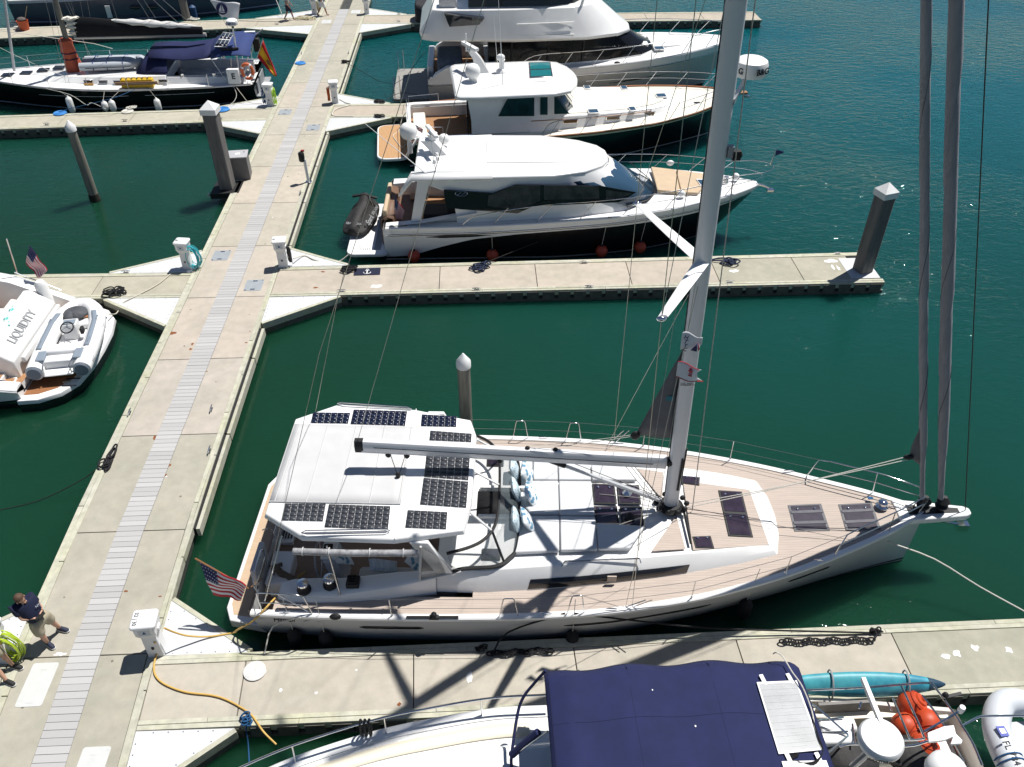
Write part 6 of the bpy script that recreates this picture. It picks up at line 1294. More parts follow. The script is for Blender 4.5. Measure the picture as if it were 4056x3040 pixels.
mb = MB(); c = N_.on(cA(300,50),-.6); MB().loft([[c+Vector((-.25,0,-.4)),c+Vector((.25,0,-.4))],[c+Vector((-.05,0,.7)),c+Vector((.1,0,.7))]],False).build('teal_cloth', mat('teal canvas',(.08,.45,.4),.8), no, solid=.02)
for p,m_ in (((550,40),sailc),((410,30),mat('dark red cloth',(.06,.02,.02),.8))): c = N_.on(cA(*p),-.5); MB().ball(c+Vector((0,0,.1)),(.55,.25,.4),10,7).build('folded_sail', mat('ivory sail',(.6,.58,.52),.8,var=.1,scale=5) if p[0] == 550 else m_, no)
c = N_.on(cA(1360,150),-2.45); MB().obox(c,(.3,.1,.75),R(5)).build('fender_board', whitep, no)
c = N_.on(cB(840,150),-2.4); MB().lathe([(.05,-.45),(.2,-.35),(.22,.3),(.08,.42)],12,c).build('blue_fender', mat('blue fender',(.03,.07,.16),.6), no)
# ================================================================ motor yacht stern at the left edge, with its tender
G = Boat('motor_yacht','white motor yacht stern with teak platform lettered on its transom seat at the left edge','motor yacht',(-13.95,22.05),R(180)); go_ = G.o
G.hullshape(9.0,[(-.2,2.5),(1,2.72),(4,2.8),(9,2.7)],[(-.2,.78),(.6,1.05),(1.6,1.55),(3.2,1.85),(9,2.1)],[(-.2,2.3),(3,2.45),(9,2.3)],rake=0,flare=.55)
hblk = mat('black hull band',(.012,.013,.016),.15,coat=.3)
G.hull([(lambda x:G.zs(x),0),(lambda x:.42,1),(lambda x:.34,2),(lambda x:.28,1),(lambda x:-.5,1)],[gel,hblk,steel],x0=-.2)
for sd in (1,-1):     # rounded gunwale mouldings
    R_ = []
    for i in range(16):
        x = -.2+9.2*i/15; b, z = G.hb(x), G.zs(x); w_ = .55 if x > .5 else .35
        R_.append([Vector((x,sd*(b+.02),z-.05)),Vector((x,sd*(b-.06),z+.05)),Vector((x,sd*(b-.2),z+.09)),Vector((x,sd*(b-w_),z+.07)),Vector((x,sd*(b-w_-.04),z-.1)),Vector((x,sd*(b-w_-.04),.55))])
    MB().loft(R_,False,True,True).build('gunwale', gel, go_)
MB().box(-.2,9,-2.2,2.2,.5,.56).build('cockpit_sole', teak, go_)
# platform with teak and rim
out = [(-.1,2.55),(-.7,2.5),(-1.25,2.2),(-1.6,1.7),(-1.75,.9),(-1.78,0)]
full = [(x,y) for x,y in out]+[(x,-y) for x,y in reversed(out[:-1])]
house([[Vector((x,y,-.3)) for x,y in full],[Vector((x*1.0,y,.1)) for x,y in full],[Vector((x*1.02,y*1.01,.32)) for x,y in full],[Vector((x,y,.45)) for x,y in full]],[hblk,gel],'swim_platform',go_,mi=[0,0,1,1],bevel=.02)
inn = [(x*.87,y*.9) for x,y in full]; MB().prism(inn,.45,.458).build('teak_panel', mat('oiled teak',(.30,.13,.055),.5,var=.16,scale=2.5,stretch=(1,10,1)), go_)
for y_ in (-1.6,1.6): MB().lathe([(.12,.452),(.12,.466),(.05,.468)],14,(-1.25,y_*1.05,0)).build('deck_fitting', steel, go_)
mb = MB(); 
for y_ in (1.55,1.9): mb = MB().box(-1.62,-1.2,y_-.02,y_+.02,.46,.475); mb.build('platform_joint', blackm, go_)
# transom unit: seat back with lettering, locker below, steps at the near side
un = MB().loft([[Vector((x,y,z)) for x,z in ((.15,.5),(.15,1.15),(.75,1.62),(1.0,1.62),(1.25,1.2),(1.25,.5))] for y in (1.55,-1.75)],True,True,True).build('transom_unit', gel, go_, bevel=.05)
MB().obox((.02,-.2,1.0),(.12,2.9,.22)).build('transom_lip', gel, un, bevel=.03); MB().obox((.1,-.3,.82),(.08,1.4,.2)).build('dark_grille', greyp, un)
sl = frame((0,-1,0),(-.62,0,.78))
text_part('LIQUIDITY',.36,'lettering',greyp,un,(.42,.0,1.375),sl,ext=.02,bold=True)
MB().lathe([(.2,.5),(.2,1.7),(.12,1.82)],14,(.5,-1.95,0)).build('stern_bollard', gel, go_); 
for z_,xa in ((.62,.2),(.78,.5),(.94,.8)): st = MB().box(xa,xa+.4,1.6,2.15,.5,z_).build('step', gel, go_, bevel=.02); MB().box(xa+.03,xa+.37,1.66,2.1,z_,z_+.008).build('step_teak', teak, st)
for i,p in enumerate(((1.35,1.0),(1.4,.2),(1.35,-.6))): pass
seat = MB().loft([[Vector((x,y,z)) for x,z in ((1.27,.5),(1.27,1.3),(1.5,1.35),(1.6,1.0),(2.3,.98),(2.35,.5))] for y in (1.5,-1.7)],True,True,True).build('cockpit_sofa', creamw, go_, bevel=.06)
G.rail(spline([(.1,2.2,.9),(.5,2.35,1.2),(1.2,2.45,1.6)],5),r=.02,name='handrail'); G.rail(spline([(.3,-2.6,1.05),(.8,-2.6,1.35),(1.6,-2.65,1.75)],5),r=.02,name='handrail')
MB().lathe([(.3,0),(.32,.06),(.2,.1),(.05,.11)],20,(2.0,2.5,1.75)).build('fuel_cover', gel, go_)
MB().tube([(1.5,-2.62,1.75),(1.42,-2.7,3.0)],.022,6).build('flagstaff', steel, go_)
us_flag(go_,*[G.on(c9(*p),-2.7) for p in ((192,120),(312,285),(262,332),(166,238))],'ensign',.05)
tp = G.pt(1.75,.2,1,.012); text_part('KER',.34,'lettering',steel,go_,G.pt(1.25,.14,1,.012),frame((-1,0,0),(0,1,0)),bold=True); text_part('PORT',.13,'lettering',greyp,go_,G.pt(.55,.55,1,.02),frame((-1,0,0),(0,1,.1)))
for i,(p,l_) in enumerate((((70,590),'aqua print cushion on the sofa behind the transom lettering'),((35,650),'lower aqua print cushion at the left edge of the sofa'))):
    o = bpy.data.objects.new('cushion', pillow_mesh(.5,.5,.2,pat_mat('aqua print%d'%i,(.6,.72,.7),(.12,.45,.42),9,.4))); COL.objects.link(o); o.location = at(*c9(*p),.95); o.rotation_euler = (R(20),R(-50),R(10)); tag(o,l_,'cushion')
# ---- tender
tc = at(*cF(800,780), .45); t = thing('tender','white jet tender with grey covers chocked on the motor yacht platform','tender',(tc.x-.05,tc.y+.0,-.02),R(97)); L_, Wd = 3.6, 1.85; r = .26
path = spline([(-1.72,-.68,.42),(-.6,-.70,.42),(.5,-.66,.44),(1.2,-.5,.48),(1.6,-.22,.52),(1.66,0,.52),(1.6,.22,.52),(1.2,.5,.48),(.5,.66,.44),(-.6,.70,.42),(-1.72,.68,.42)],5)
tw = mat('white hypalon',(.76,.76,.76),.45,var=.04,scale=3); gp = mat('tender pad',(.20,.24,.29),.7)
tb = MB().tube(path,r,14).build('tube', tw, t)
for sd in (1,-1):
    MB().lathe([(.18,-.03),(.26,0),(.26,.06)],14,(-1.75,sd*.68,.42),rot=Matrix.Rotation(R(90),3,'Y')).build('tube_cone', tw, tb); MB().lathe([(.2,-.02),(.17,.02)],14,(-1.80,sd*.68,.42),rot=Matrix.Rotation(R(90),3,'Y')).build('tube_end', gp, tb)
    for xa,xb in ((-.9,1.0),):
        n = 12; R_ = []
        for i in range(n+1):
            x = xa+(xb-xa)*i/n; y = interp(x,[(-1.7,.68),(-.6,.70),(.5,.66),(1.2,.5)]); z0 = interp(x,[(-1.7,.42),(.5,.44),(1.2,.48)])
            R_.append([Vector((x,sd*(y+(r+.008)*math.sin(a)),z0+(r+.008)*math.cos(a))) for a in (-.3,-.1,.1,.3)])
        MB().loft(R_,False).build('tube_pad', gp, tb, solid=.01)
    for x in (-.6,.6): MB().tube([(x-.12,sd*.72,.70),(x-.08,sd*.72,.735),(x+.08,sd*.72,.735),(x+.12,sd*.72,.70)],.018,5).build('grab_handle', gp, tb)
MB().box(-1.5,1.3,-.45,.45,.16,.3).build('hull_floor', gel, t, bevel=.03); MB().prism([(-1.85,-.42),(-1.5,-.5),(-1.5,.5),(-1.85,.42)],.3,.36).build('stern_step', gel, t, bevel=.03)
MB().box(-1.5,-1.15,-.5,.5,.3,.62).build('engine_box', tw, t, bevel=.04); MB().box(-1.12,-.85,-.46,.46,.3,.72).build('seat_back', tw, t, bevel=.07); MB().box(-.85,-.4,-.46,.46,.3,.52).build('seat', tw, t, bevel=.06)
for sd in (1,-1): MB().box(-1.5,-1.0,min(sd*.4,sd*.66),max(sd*.4,sd*.66),.6,.7).build('corner_pad', gp, t, bevel=.03); MB().tube([(-1.8,sd*.38,.36),(-1.8,sd*.38,.62),(-1.5,sd*.4,.66)],.016,5).build('handrail', steel, t)
cs = MB().loft([[Vector((x,y,z)) for x in (xa,xb) for y in ((-.2,.25) if x == xa else (.25,-.2))] for xa,xb,z in ((.05,.55,.3),(.1,.5,.72),(.15,.48,.82))],True,False,True).build('console', gel, t, bevel=.03)
MB().obox((.28,.02,.83),(.24,.36,.02)).build('dashboard', gp, cs); 
q = Matrix.Rotation(R(-30),3,'Y'); c = Vector((-.02,.02,.82)); wh = MB().tube([c+q@Vector((.19*math.cos(a),.19*math.sin(a),0)) for a in [2*math.pi*i/24 for i in range(24)]],.022,6,closed=True).build('steering_wheel', blackm, t)
for k in range(3): a = 2*math.pi*k/3; MB().tube([c,c+q@Vector((.19*math.cos(a),.19*math.sin(a),0))],.014,5).build('spoke', steel, wh)
MB().obox((.1,-.34,.6),(.2,.1,.2)).build('throttle', blackm, t, bevel=.02); MB().box(.6,.95,-.42,.42,.3,.5).build('bow_seat', tw, t, bevel=.05)
bg_ = MB().ball((1.1,.08,.62),(.36,.4,.16),14,8).ball((.95,.2,.62),(.3,.22,.16),10,7).build('grey_bag', mat('crumpled grey cover',(.07,.075,.085),.7,var=.4,scale=6,bump=1,bscale=10), t)
text_part('FANCY',.22,'lettering',greyp,tb,(.1,-.925,.47),frame((1,0,0),(0,-1,.25))); text_part('WILLIAMS',.17,'lettering',greyp,tb,(-1.1,-.945,.45),frame((1,0,0),(0,-1,.2))); text_part('TT',.11,'lettering',greyp,tb,(-.35,-.95,.45),frame((1,0,0),(0,-1,.2)))
# ================================================================ cream boat with navy canopy at the bottom
C = Boat('cabin_cruiser','cream-decked cabin cruiser under a large navy canvas canopy at the bottom','cabin cruiser',(9.0,6.45),R(180)); co = C.o
C.hullshape(14.6,[(0,1.7),(3,2.05),(8.5,2.1),(10.5,1.85),(12.3,1.35),(13.6,.75),(14.4,.2),(14.6,.06)],[(0,1.35),(9,1.4),(12,1.5),(14.6,1.7)],[(0,1.6),(7,1.8),(11,1.1),(13.8,.3),(14.6,.03)],rake=.5,flare=.8)
C.hull([(lambda x:C.zs(x),0),(lambda x:.25,1),(lambda x:-.5,1)],[creamw,antif])
C.toerail(gel,6.3,14.5,w=.22,h=.05); C.toerail(creamw,.1,6.3,w=.07,h=.05); C.deck(gel,6.3,14.4,inset=.2,dz=.0,name='foredeck',camber=.12)
for sd in (-1,1): C.side_deck(cream,.2,6.4,1.6,sd,inset=.2,dz=.0)
# cream non-skid band following the gunwale, raised inner trunk
R_ = []
for i in range(25):
    x = 8.3+5.6*i/24; b = C.hb(x); R_.append([Vector((x,-max(.1,b-.34),C.zs(x)+.045)),Vector((x,-max(.05,b-.62),C.zs(x)+.075))])
MB().loft(R_,False).build('nonskid_band', cream, co, solid=.012)
R_ = [[Vector((p[0].x,-p[0].y,p[0].z)),Vector((p[1].x,-p[1].y,p[1].z))] for p in R_]; MB().loft(R_,False).build('nonskid_band', cream, co, solid=.012)
tr1 = [(7.6,1.38),(9.5,1.3),(11.4,.9),(12.6,.35),(12.8,0)]; tr2 = [(7.6,1.2),(9.3,1.12),(11,.7),(11.9,.2),(12.0,0)]
house([ring(tr1,lambda x:C.zs(x)+.04),ring(tr2,lambda x:1.72)],[gel],'trunk_cabin',co,bevel=.08)
sc_ = MB().ball((9.1,-1.0,1.60),(.26,.2,.1),14,6).build('deck_scoop', cream, co)
C.rail([Vector((x,-max(.15,C.hb(x)-.05),C.zs(x)+.5)) for x in [7.8+6.4*i/24 for i in range(25)]],r=.022,name='bow_rail')
for x in (9.2,11.0,12.6): C.rail([Vector((x,-(C.hb(x)-.12),C.zs(x))),Vector((x,-(C.hb(x)-.05),C.zs(x)+.5))],r=.018,name='rail_post')
C.rail([Vector((x,max(.15,C.hb(x)-.05),C.zs(x)+.5)) for x in [7.8+6.4*i/24 for i in range(25)]],r=.022,name='bow_rail')
p = Vector((11.35,-(C.hb(11.35)-.05),C.zs(11.35)+.5))
for k in range(3): MB().tube([p+Vector((-.08+.08*k+.09*math.cos(a)*0,.09*math.sin(a),-.18+.24*math.cos(a))) for a in [2*math.pi*i/16 for i in range(16)]],.022,6,closed=True).build('line_coil', rope_k, co)
# windscreen with canvas cover, dark side glass
cov = mat('pale canvas cover',(.55,.55,.54),.6,var=.08,scale=2,coat=.1)
w1 = [(6.3,1.78),(7.55,1.62),(8.15,.9),(8.3,0)]; w2_ = [(6.3,1.68),(6.95,1.5),(7.3,.85),(7.4,0)]; w3_ = [(6.0,1.62),(6.55,1.42),(6.8,.8),(6.9,0)]
house([ring(w1,lambda x:1.42),ring(w2_,2.15),ring(w3_,2.6)],[cov,dglass],'windscreen_cover',co,mi=[0,1,1],bevel=.03)
for sd in (-1,1): MB().loft([[Vector((2.6,sd*1.62,1.35)),Vector((6.5,sd*1.78,1.4))],[Vector((2.6,sd*1.6,1.5)),Vector((6.5,sd*1.72,2.0))]],False).build('cabin_side', creamw, co, solid=.06)
MB().box(.1,6.4,-1.5,1.5,.75,.85).build('cockpit_sole', creamw, co); MB().box(1.0,2.0,-1.4,-.7,.85,1.35).build('cockpit_seat', cream, co, bevel=.08); MB().box(2.3,3.3,-1.4,-.5,.85,1.5).build('engine_box', cream, co, bevel=.08)
for a,b,r_ in (((6.75,-1.5,1.9),(7.55,-.2,2.95),.035),((7.1,-1.62,1.5),(7.7,-1.75,2.7),.02),((7.1,-1.62,1.5),(7.55,-.9,2.2),.02)): pass
frm = [C.l(cH(*p),z) for p,z in (((600,1565),1.2),((600,1400),1.5),((680,850),1.85),((760,620),2.1),((900,440),2.35),((1060,260),2.75))]
MB().tube(spline(frm,4),.028,6).build('canopy_frame', navy, co)
MB().tube([C.l(cH(600,1400),1.5),C.l(cH(960,1090),2.1)],.07,8).build('rolled_flap', navy, co); MB().tube([C.l(cH(640,1400),1.55),C.l(cH(1085,1080),2.3)],.018,6).build('canopy_strut', steel, co)
# canopy sheet
CZ = 3.12
def cz(x,y): return CZ+.10*(1-((x-5.7)/2.4)**2)-.05*abs(y)**1.5*.3-(.0 if abs(y) < 1.75 else (abs(y)-1.75)*1.1)
def cs_(u,v):
    x = 3.45+4.6*u; y = -2.02+4.04*v; e = min(1,min(u,1-u)*12); x = x
    w_ = .010*math.sin(18*u+6*v)*math.sin(5*v)+.02*math.cos(2*math.pi*u*3)*(1 if abs(y) > 1.5 else .3)
    return Vector((x,y*(.985+.015*math.cos(u*2*math.pi*3)),cz(x,y)+w_-(1-e)*.10))
cnp = MB().grid(cs_,44,26).build('canopy', navy, co, solid=.012)
for u in (.03,.34,.66,.97): MB().tube([cs_(u,v/20)+Vector((0,0,-.03)) for v in range(21)],.02,5).build('canopy_bow', steel, cnp)
MB().tube([cs_(.985,v/20)+Vector((0,0,.004)) for v in range(21)],.012,4).build('canopy_hem', mat('navy hem',(.008,.01,.045),.8), cnp)
for sd in (-1,1):
    for x_ in (3.6,5.6,7.4): C.rail([(x_,sd*1.95,2.85),(x_+(.3 if x_ > 4 else -.3),sd*1.75,1.45)],r=.018,name='canopy_pole')
for v_ in (.3,.62): MB().tube([cs_(u/30,v_)+Vector((0,0,.004)) for u in range(31)],.007,4).build('canopy_seam', MATS['navy hem'], cnp)
for u_ in (.36,.68): MB().tube([cs_(u_,v/30)+Vector((0,0,.003)) for v in range(31)],.006,4).build('canopy_seam', MATS['navy hem'], cnp)
for (x_,y_,k) in ((4.0,-1.05,.02),(5.6,-.6,.015),(6.2,-1.3,.012),(4.9,-1.4,.012),(7.0,.1,.014),(5.1,.3,.012)): MB().ball((x_,y_,cz(x_,y_)+.006),(k,k*1.3,.004),8,4).build('dropping', guano, cnp)
# solar panels on the canopy: frame, cells
thinp = mat('thin film panel',(.33,.34,.35),.3,var=.18,scale=2.2,spec=.6)
for q_, ny in (([(795,410),(1010,393),(1145,765),(910,795)],10),([(925,832),(1165,820),(1300,1190),(1045,1230)],10)):
    Q = [C.l(c8(*p),2.66) for p in q_]
    for p in Q: p.z = cz(p.x,p.y)+.035
    pn = MB().prism([tuple(p) for p in Q],.02,0).build('solar_panel', whitep, cnp, bevel=.005)
    for j_ in range(ny):
        a,b = .03+.94*j_/ny+.0015, .03+.94*(j_+1)/ny-.0015; D4 = [bil(Q,.04,a),bil(Q,.96,a),bil(Q,.96,b),bil(Q,.04,b)]
        ce = MB().prism([tuple(p+Vector((0,0,.004))) for p in D4],.003,0).build('cell', thinp, pn); 
        v = (a+b)/2; MB().tube([bil(Q,.36+.05*(j_%3),v)+Vector((0,0,.006)),bil(Q,.68,v)+Vector((0,0,.006))],.005,4).build('busbar', whitep, ce)
    for u in (.18,.85): c = bil(Q,u,-.03); MB().obox(c+Vector((0,0,.0)),(.07,.2,.01),R(10)).build('mount_tab', whitep, pn)
MB().tube(spline([C.l(c8(*p),z) for p,z in (((885,255),2.3),((900,248),2.72),((935,270),2.72),((985,350),2.72),((1040,430),2.72),((1090,560),2.6),((1110,680),2.66),((1140,760),2.68))],5),.012,5).build('panel_cable', rope_w, cnp)
for k in range(4): MB().tube(spline([C.l(c8(*p),2.7) for p in ((1020,780+4*k),(960,800+8*k),(1000,828-3*k),(1100,825+5*k),(1148,770),(1125,690+6*k),(1095,600))],5),.009,4).build('panel_cable', rope_k, cnp)
# radar on its pole, second dome
rc2 = C.l(cG(895,770),2.75); rl = MB().tube([C.l(cG(640,1010),1.9),rc2-Vector((0,0,.1))],.06,8).build('radar_pole', alu, co)
rd2 = MB().lathe([(.24,-.13),(.33,-.11),(.365,-.03),(.365,.05),(.33,.11),(.2,.14)],32,rc2).build('radar_dome', whitep, rl); 
a = R(78); text_part('Raymarine',.13,'lettering',blackm,rd2,rc2+Vector((.367*math.cos(a),.367*math.sin(a),-.0)),frame((-math.sin(a),math.cos(a),0),(math.cos(a),math.sin(a),0)),bold=True)
MB().obox(C.l(cG(835,450),2.85),(.07,1.0,.09)).build('radar_arm', whitep, rl)
d2 = C.l(cG(1500,1050),2.7); MB().lathe([(.25,-.25),(.32,-.05),(.3,.1),(.2,.2),(.08,.24)],24,d2).build('satellite_dome', whitep, co)
# stainless arch, davits
for pts in ([((200,312),1.75),((700,290),1.85),((1100,258),1.9),((1340,245),1.9),((1400,290),1.9),((1700,720),1.9),((1830,1000),1.9)],[((1085,262),1.85),((1280,700),1.75),((1270,760),1.7),((1110,770),1.7)],[((1280,360),1.4),((1450,590),1.55),((1660,970),1.7)],[((1010,385),1.6),((1165,755),1.7)],[((250,460),1.7),((300,460),1.6),((600,720),1.3)],[((400,900),1.7),((600,730),1.4)],[((520,830),1.75),((660,805),1.75),((1130,825),1.75),((1330,780),1.8)],[((1300,690),1.8),((1560,540),1.9),((1640,480),2.0)],[((1640,640),1.8),((1760,575),1.75),((1850,550),1.75),((2212,545),1.75)]):
    MB().tube(spline([C.l(cG(*p),z) for p,z in pts],4),.02,6).build('arch_tube', steel, co)
br = MB().prism([tuple(C.l(cG(*p),1.85)) for p in ((1330,700),(1480,640),(1570,630),(1590,710),(1650,770),(1640,800),(1540,805),(1560,740),(1480,770),(1340,785))],.06,0).build('motor_bracket', gel, co, bevel=.01)
MB().lathe([(.05,-.08),(.06,.0),(.05,.08)],10,C.l(cG(1637,488),2.0)).build('antenna_head', whitep, co)
MB().ball(C.l(cG(1490,360),1.95),(.06,.06,.08),8,6).obox(C.l(cG(1550,360),1.95),(.4,.06,.02),R(10)).build('anemometer', blackm, co)
for p_ in ((560,900),(620,960),(1200,900)): MB().ball(C.l(cG(*p_),.9),(.55,.4,.25),10,7).build('black_cover', jm, co)
for p0,p1 in (((330,820),(600,720)),((420,660),(560,650))): MB().obox(C.l(cG((p0[0]+p1[0])/2,(p0[1]+p1[1])/2),1.1),(.7,.25,.3)).build('deck_box', gel, co, bevel=.05)
# ---- round orange fenders racked at the stern
for i,(p,l_,r_) in enumerate((((1180,450),'orange ball fender at the top of the stern rack beside the kayak',.27),((1120,640),'orange ball fender at the left of the stern rack',.25),((1320,610),'orange ball fender at the right of the stern rack',.27),((1240,760),'orange ball fender half hidden below the rack rails',.22),((1310,860),'lowest orange ball fender above the black cover',.25))):
    c = at(*cG(*p),.95); t = thing('ball_fender',l_,'fender',c,0,'orange ball fenders in the stern rack'); q = Matrix.Rotation(R(35+40*i),3,'Y') @ Matrix.Rotation(R(50*i),3,'X')
    MB().lathe([(.05,-r_),(r_*.55,-r_*.85),(r_*.93,-r_*.4),(r_,0),(r_*.93,r_*.4),(r_*.62,r_*.8),(r_*.5,r_*.82),(r_*.45,r_*.95),(r_*.2,r_*1.0),(r_*.15,r_*1.15)],18,rot=q).build('ball', mat('red orange vinyl',(.50,.06,.015),.5,var=.12,scale=6), t); MB().tube([q@Vector((r_*.98*math.cos(a)*.75,r_*.98*math.sin(a)*.75,r_*.67)) for a in [2*math.pi*i_/18 for i_ in range(18)]],.014,5,closed=True).build('rib', mat('dark orange',(.35,.035,.01),.6), t)
# ---- kayak on the rail
kc = at(*cG(720,230), 1.0); t = thing('kayak','teal blue kayak strapped on its side along the stern rail','kayak',(7.25,8.60,1.12),R(-2.5))
R_ = []
for x,w_,h in ((-1.75,.03,.03),(-1.55,.18,.14),(-1.0,.3,.2),(-.3,.36,.22),(.4,.36,.22),(1.0,.28,.2),(1.4,.16,.15),(1.62,.04,.05)):
    R_.append([Vector((x,h*math.cos(a)*.75,w_*math.sin(a)*.85)) for a in [2*math.pi*i/14 for i in range(14)]])
ky = MB().loft(R_,True,True,True).build('kayak_hull', mat('teal plastic',(.07,.37,.43),.45,var=.3,scale=1.2,dirt=(.01,.16,.26),dscale=1.5,damt=.8), t, angle=70, sub=1); t.rotation_euler = (R(-38),0,R(-2.5)); t.scale = (1,.85,.85)
MB().loft([[Vector((x,h*1.03*math.cos(a)*.75,w_*1.03*math.sin(a)*.85)) for a in [2*math.pi*i/14 for i in range(14)]] for x,w_,h in ((1.28,.185,.165),(1.42,.14,.135),(1.55,.08,.08),(1.63,.03,.03))],True,True,True).build('end_cap', mat('dark kayak tip',(.015,.05,.09),.5), ky)
ob = MB().obox((.3,1.15,1.55),(.3,.26,.4)).lathe([(.12,1.1),(.1,1.4)],10,(.3,1.15,0)).build('outboard_motor', blackm, co, bevel=.05)
for k in range(5): MB().tube(spline([C.l(cG(650+60*k,860+25*k),1.0),C.l(cG(760+70*k,900+8*k),1.05),C.l(cG(900+60*k,930-10*k),1.0),C.l(cG(1120+30*k,880+20*k),1.1)],5),.012,4).build('loose_cable', [rope_k,rope_w,rope_k,rope_b,rope_k][k], co)
for a_,b_ in (((330,590),(560,560)),((360,700),(600,690)),((640,620),(660,800)),((700,480),(720,420)),((1000,500),(960,420))): MB().tube([C.l(cG(*a_),1.25),C.l(cG(*b_),1.3)],.018,5).build('grab_rail', steel, co)
MB().obox(C.l(cG(470,650),1.0),(.6,.22,.03),R(3)).build('folding_step', whitep, co, bevel=.01); MB().obox(C.l(cG(560,480),.95),(1.1,.06,.45),R(1)).build('side_panel', mat('shaded vinyl',(.16,.15,.14),.6,var=.2,scale=3), co)  # side panel is coloured dark for the shade on the cabin side
text_part('brooklyn',.09,'lettering',mat('dark print',(.02,.08,.1),.6),ky,(-.25,.178,-.08),frame((-1,0,0),(0,1,-.35)))
for x in (-.62,.86): MB().tube([Vector((x,.20*math.cos(a),.34*math.sin(a)*(1 if x < 0 else .95))) for a in [2*math.pi*i/14 for i in range(14)]],.018,5,closed=True).build('strap', greyp, t)
# ---- grey dinghy on the davits
dg = at(*cG(1980,700), 1.0); t = thing('dinghy','pale grey inflatable dinghy hanging on stern davits at the right edge','dinghy',(10.15,7.0,.55),R(92))
pth = spline([(-1.5,-.62,.3),(-.3,-.64,.3),(.6,-.58,.32),(1.1,-.3,.36),(1.22,0,.38),(1.1,.3,.36),(.6,.58,.32),(-.3,.64,.3),(-1.5,.62,.3)],5)
dt = MB().tube(pth,.25,14).build('tube', mat('pale grey hypalon',(.60,.63,.66),.4,var=.05,scale=3), t); MB().box(-1.4,.9,-.45,.45,.12,.2).build('floor', tubeg, t); MB().box(-.2,.15,-.5,.5,.35,.42).build('thwart', tubeg, t, bevel=.03)
text_part('FL 7841 DJ',.17,'lettering',blackm,dt,(.0,.66,.56),frame((-1,0,0),(0,.25,1))); text_part('LITTLE',.14,'lettering',rope_b,dt,(1.32,0,.56),frame((0,-1,0),(.75,0,.7))); MB().obox((.55,.62,.585),(.2,.16,.012)).build('sticker', mat('blue sticker',(.02,.05,.35),.5), dt); MB().obox((.55,.62,.593),(.1,.1,.012)).build('sticker_mark', whitep, dt)
for x in (.15,.05): MB().tube([Vector((x,.64+.262*math.cos(a),.31+.262*math.sin(a))) for a in [math.pi*(i/10) for i in range(11)]],.014,5).build('tube_strap', rope_b, dt)
# ================================================================ pilings
pilec = mat('dark pile concrete',(.14,.135,.13),.85,var=.3,scale=2,stretch=(3,3,.5),bump=.3,bscale=40,dirt=(.21,.2,.185),dscale=1.2)
pilew = mat('old pile timber',(.25,.235,.195),.9,var=.3,scale=3,stretch=(5,5,.4),bump=.5,bscale=30,dirt=(.13,.13,.10),dscale=1)
capm = mat('white pile cap',(.78,.78,.77),.5,var=.05,scale=3,dirt=(.6,.6,.56),dscale=2,damt=.3)
def square_pile(base, rz, h, label, w=.52, cap=.58):
    t = thing('square_piling', label, 'piling', (base.x,base.y,-.9), rz); k = w/2
    MB().box(-k,k,-k,k,-3,h+.9).build('shaft', pilec, t, bevel=.05)
    c = cap/2; MB().add([(-c,-c,h+.8),(c,-c,h+.8),(c,c,h+.8),(-c,c,h+.8),(-c,-c,h+1.02),(c,-c,h+1.02),(c,c,h+1.02),(-c,c,h+1.02),(0,0,h+1.31)],[(3,2,1,0),(0,1,5,4),(1,2,6,5),(2,3,7,6),(3,0,4,7),(4,5,8),(5,6,8),(6,7,8),(7,4,8)]).build('cap', capm, t)
    return t
def round_pile(base, h, label, r=.17, wood_=True, capr=.2, lean=0):
    t = thing('round_piling', label, 'piling', (base.x,base.y,-.9))
    R_ = []; rr = random.Random(label)
    for i in range(9):
        z = -3+(h+3.9)*i/8; R_.append([Vector((lean*z*.02+r*(1.12-.02*i)*(1+rr.uniform(-.03,.03))*math.cos(a),r*(1.12-.02*i)*(1+rr.uniform(-.03,.03))*math.sin(a),z)) for a in [2*math.pi*j/14 for j in range(14)]])
    MB().loft(R_,True,True,True).build('shaft', pilew if wood_ else pilec, t, angle=60)
    MB().lathe([(r*1.16,-1.5),(r*1.2,.45),(r*1.17,.62),(r*1.12,.72)],14).build('waterline_growth', mat('barnacle band',(.03,.028,.02),.95,var=.6,scale=14,bump=1,bscale=25), t)
    x = lean*(h+.9)*.02; MB().lathe([(capr,h+.74),(capr,h+.92),(capr*.5,h+1.06),(.02,h+1.18)],16,(x,0,0)).build('cap', capm, t); return t
b = at(3413,1080,0); pR = square_pile(Vector((13.95,25.55,0)), R(18), 3.05, 'dark square piling with white pyramid cap at the end of the finger dock')
MB().prism([(13.35,25.0),(14.4,25.0),(14.4,26.4),(13.35,26.4)],-.06,.008).build('end_plate', gussetm, f2).matrix_parent_inverse = f2.matrix_world.inverted() if False else Matrix.Translation((-f2.location.x,-f2.location.y,-f2.location.z))
b = at(897,745,0); square_pile(Vector((b.x+.05,b.y+.05,0)), R(-4), 3.35, 'dark square piling with white pyramid cap beside the grey dock cabinet', .56, .64)
o = MB().prism([(b.x-.55,b.y-.62),(b.x+.62,b.y-.5),(b.x+.62,b.y+.6),(b.x-.55,b.y+.6)],-.2,.02).build('pile_bracket', blackm, wk); o.matrix_parent_inverse = Matrix.Translation((8.9,-30,-WZ))
b = at(378,795,WZ); round_pile(b, 2.75, 'weathered round timber piling with white cone cap standing alone in left water', .185, True, .21)
b = at(1862,1700,WZ); round_pile(Vector((-.5,17.7,0)), 2.35, 'round timber piling with white cone cap standing behind the white sailing yacht', .18, True, .2)
b = at(736,85,0); round_pile(Vector((b.x,b.y+.3,0)), 1.5, 'white capped round piling beside the slate-blue hull', .26, False, .32)
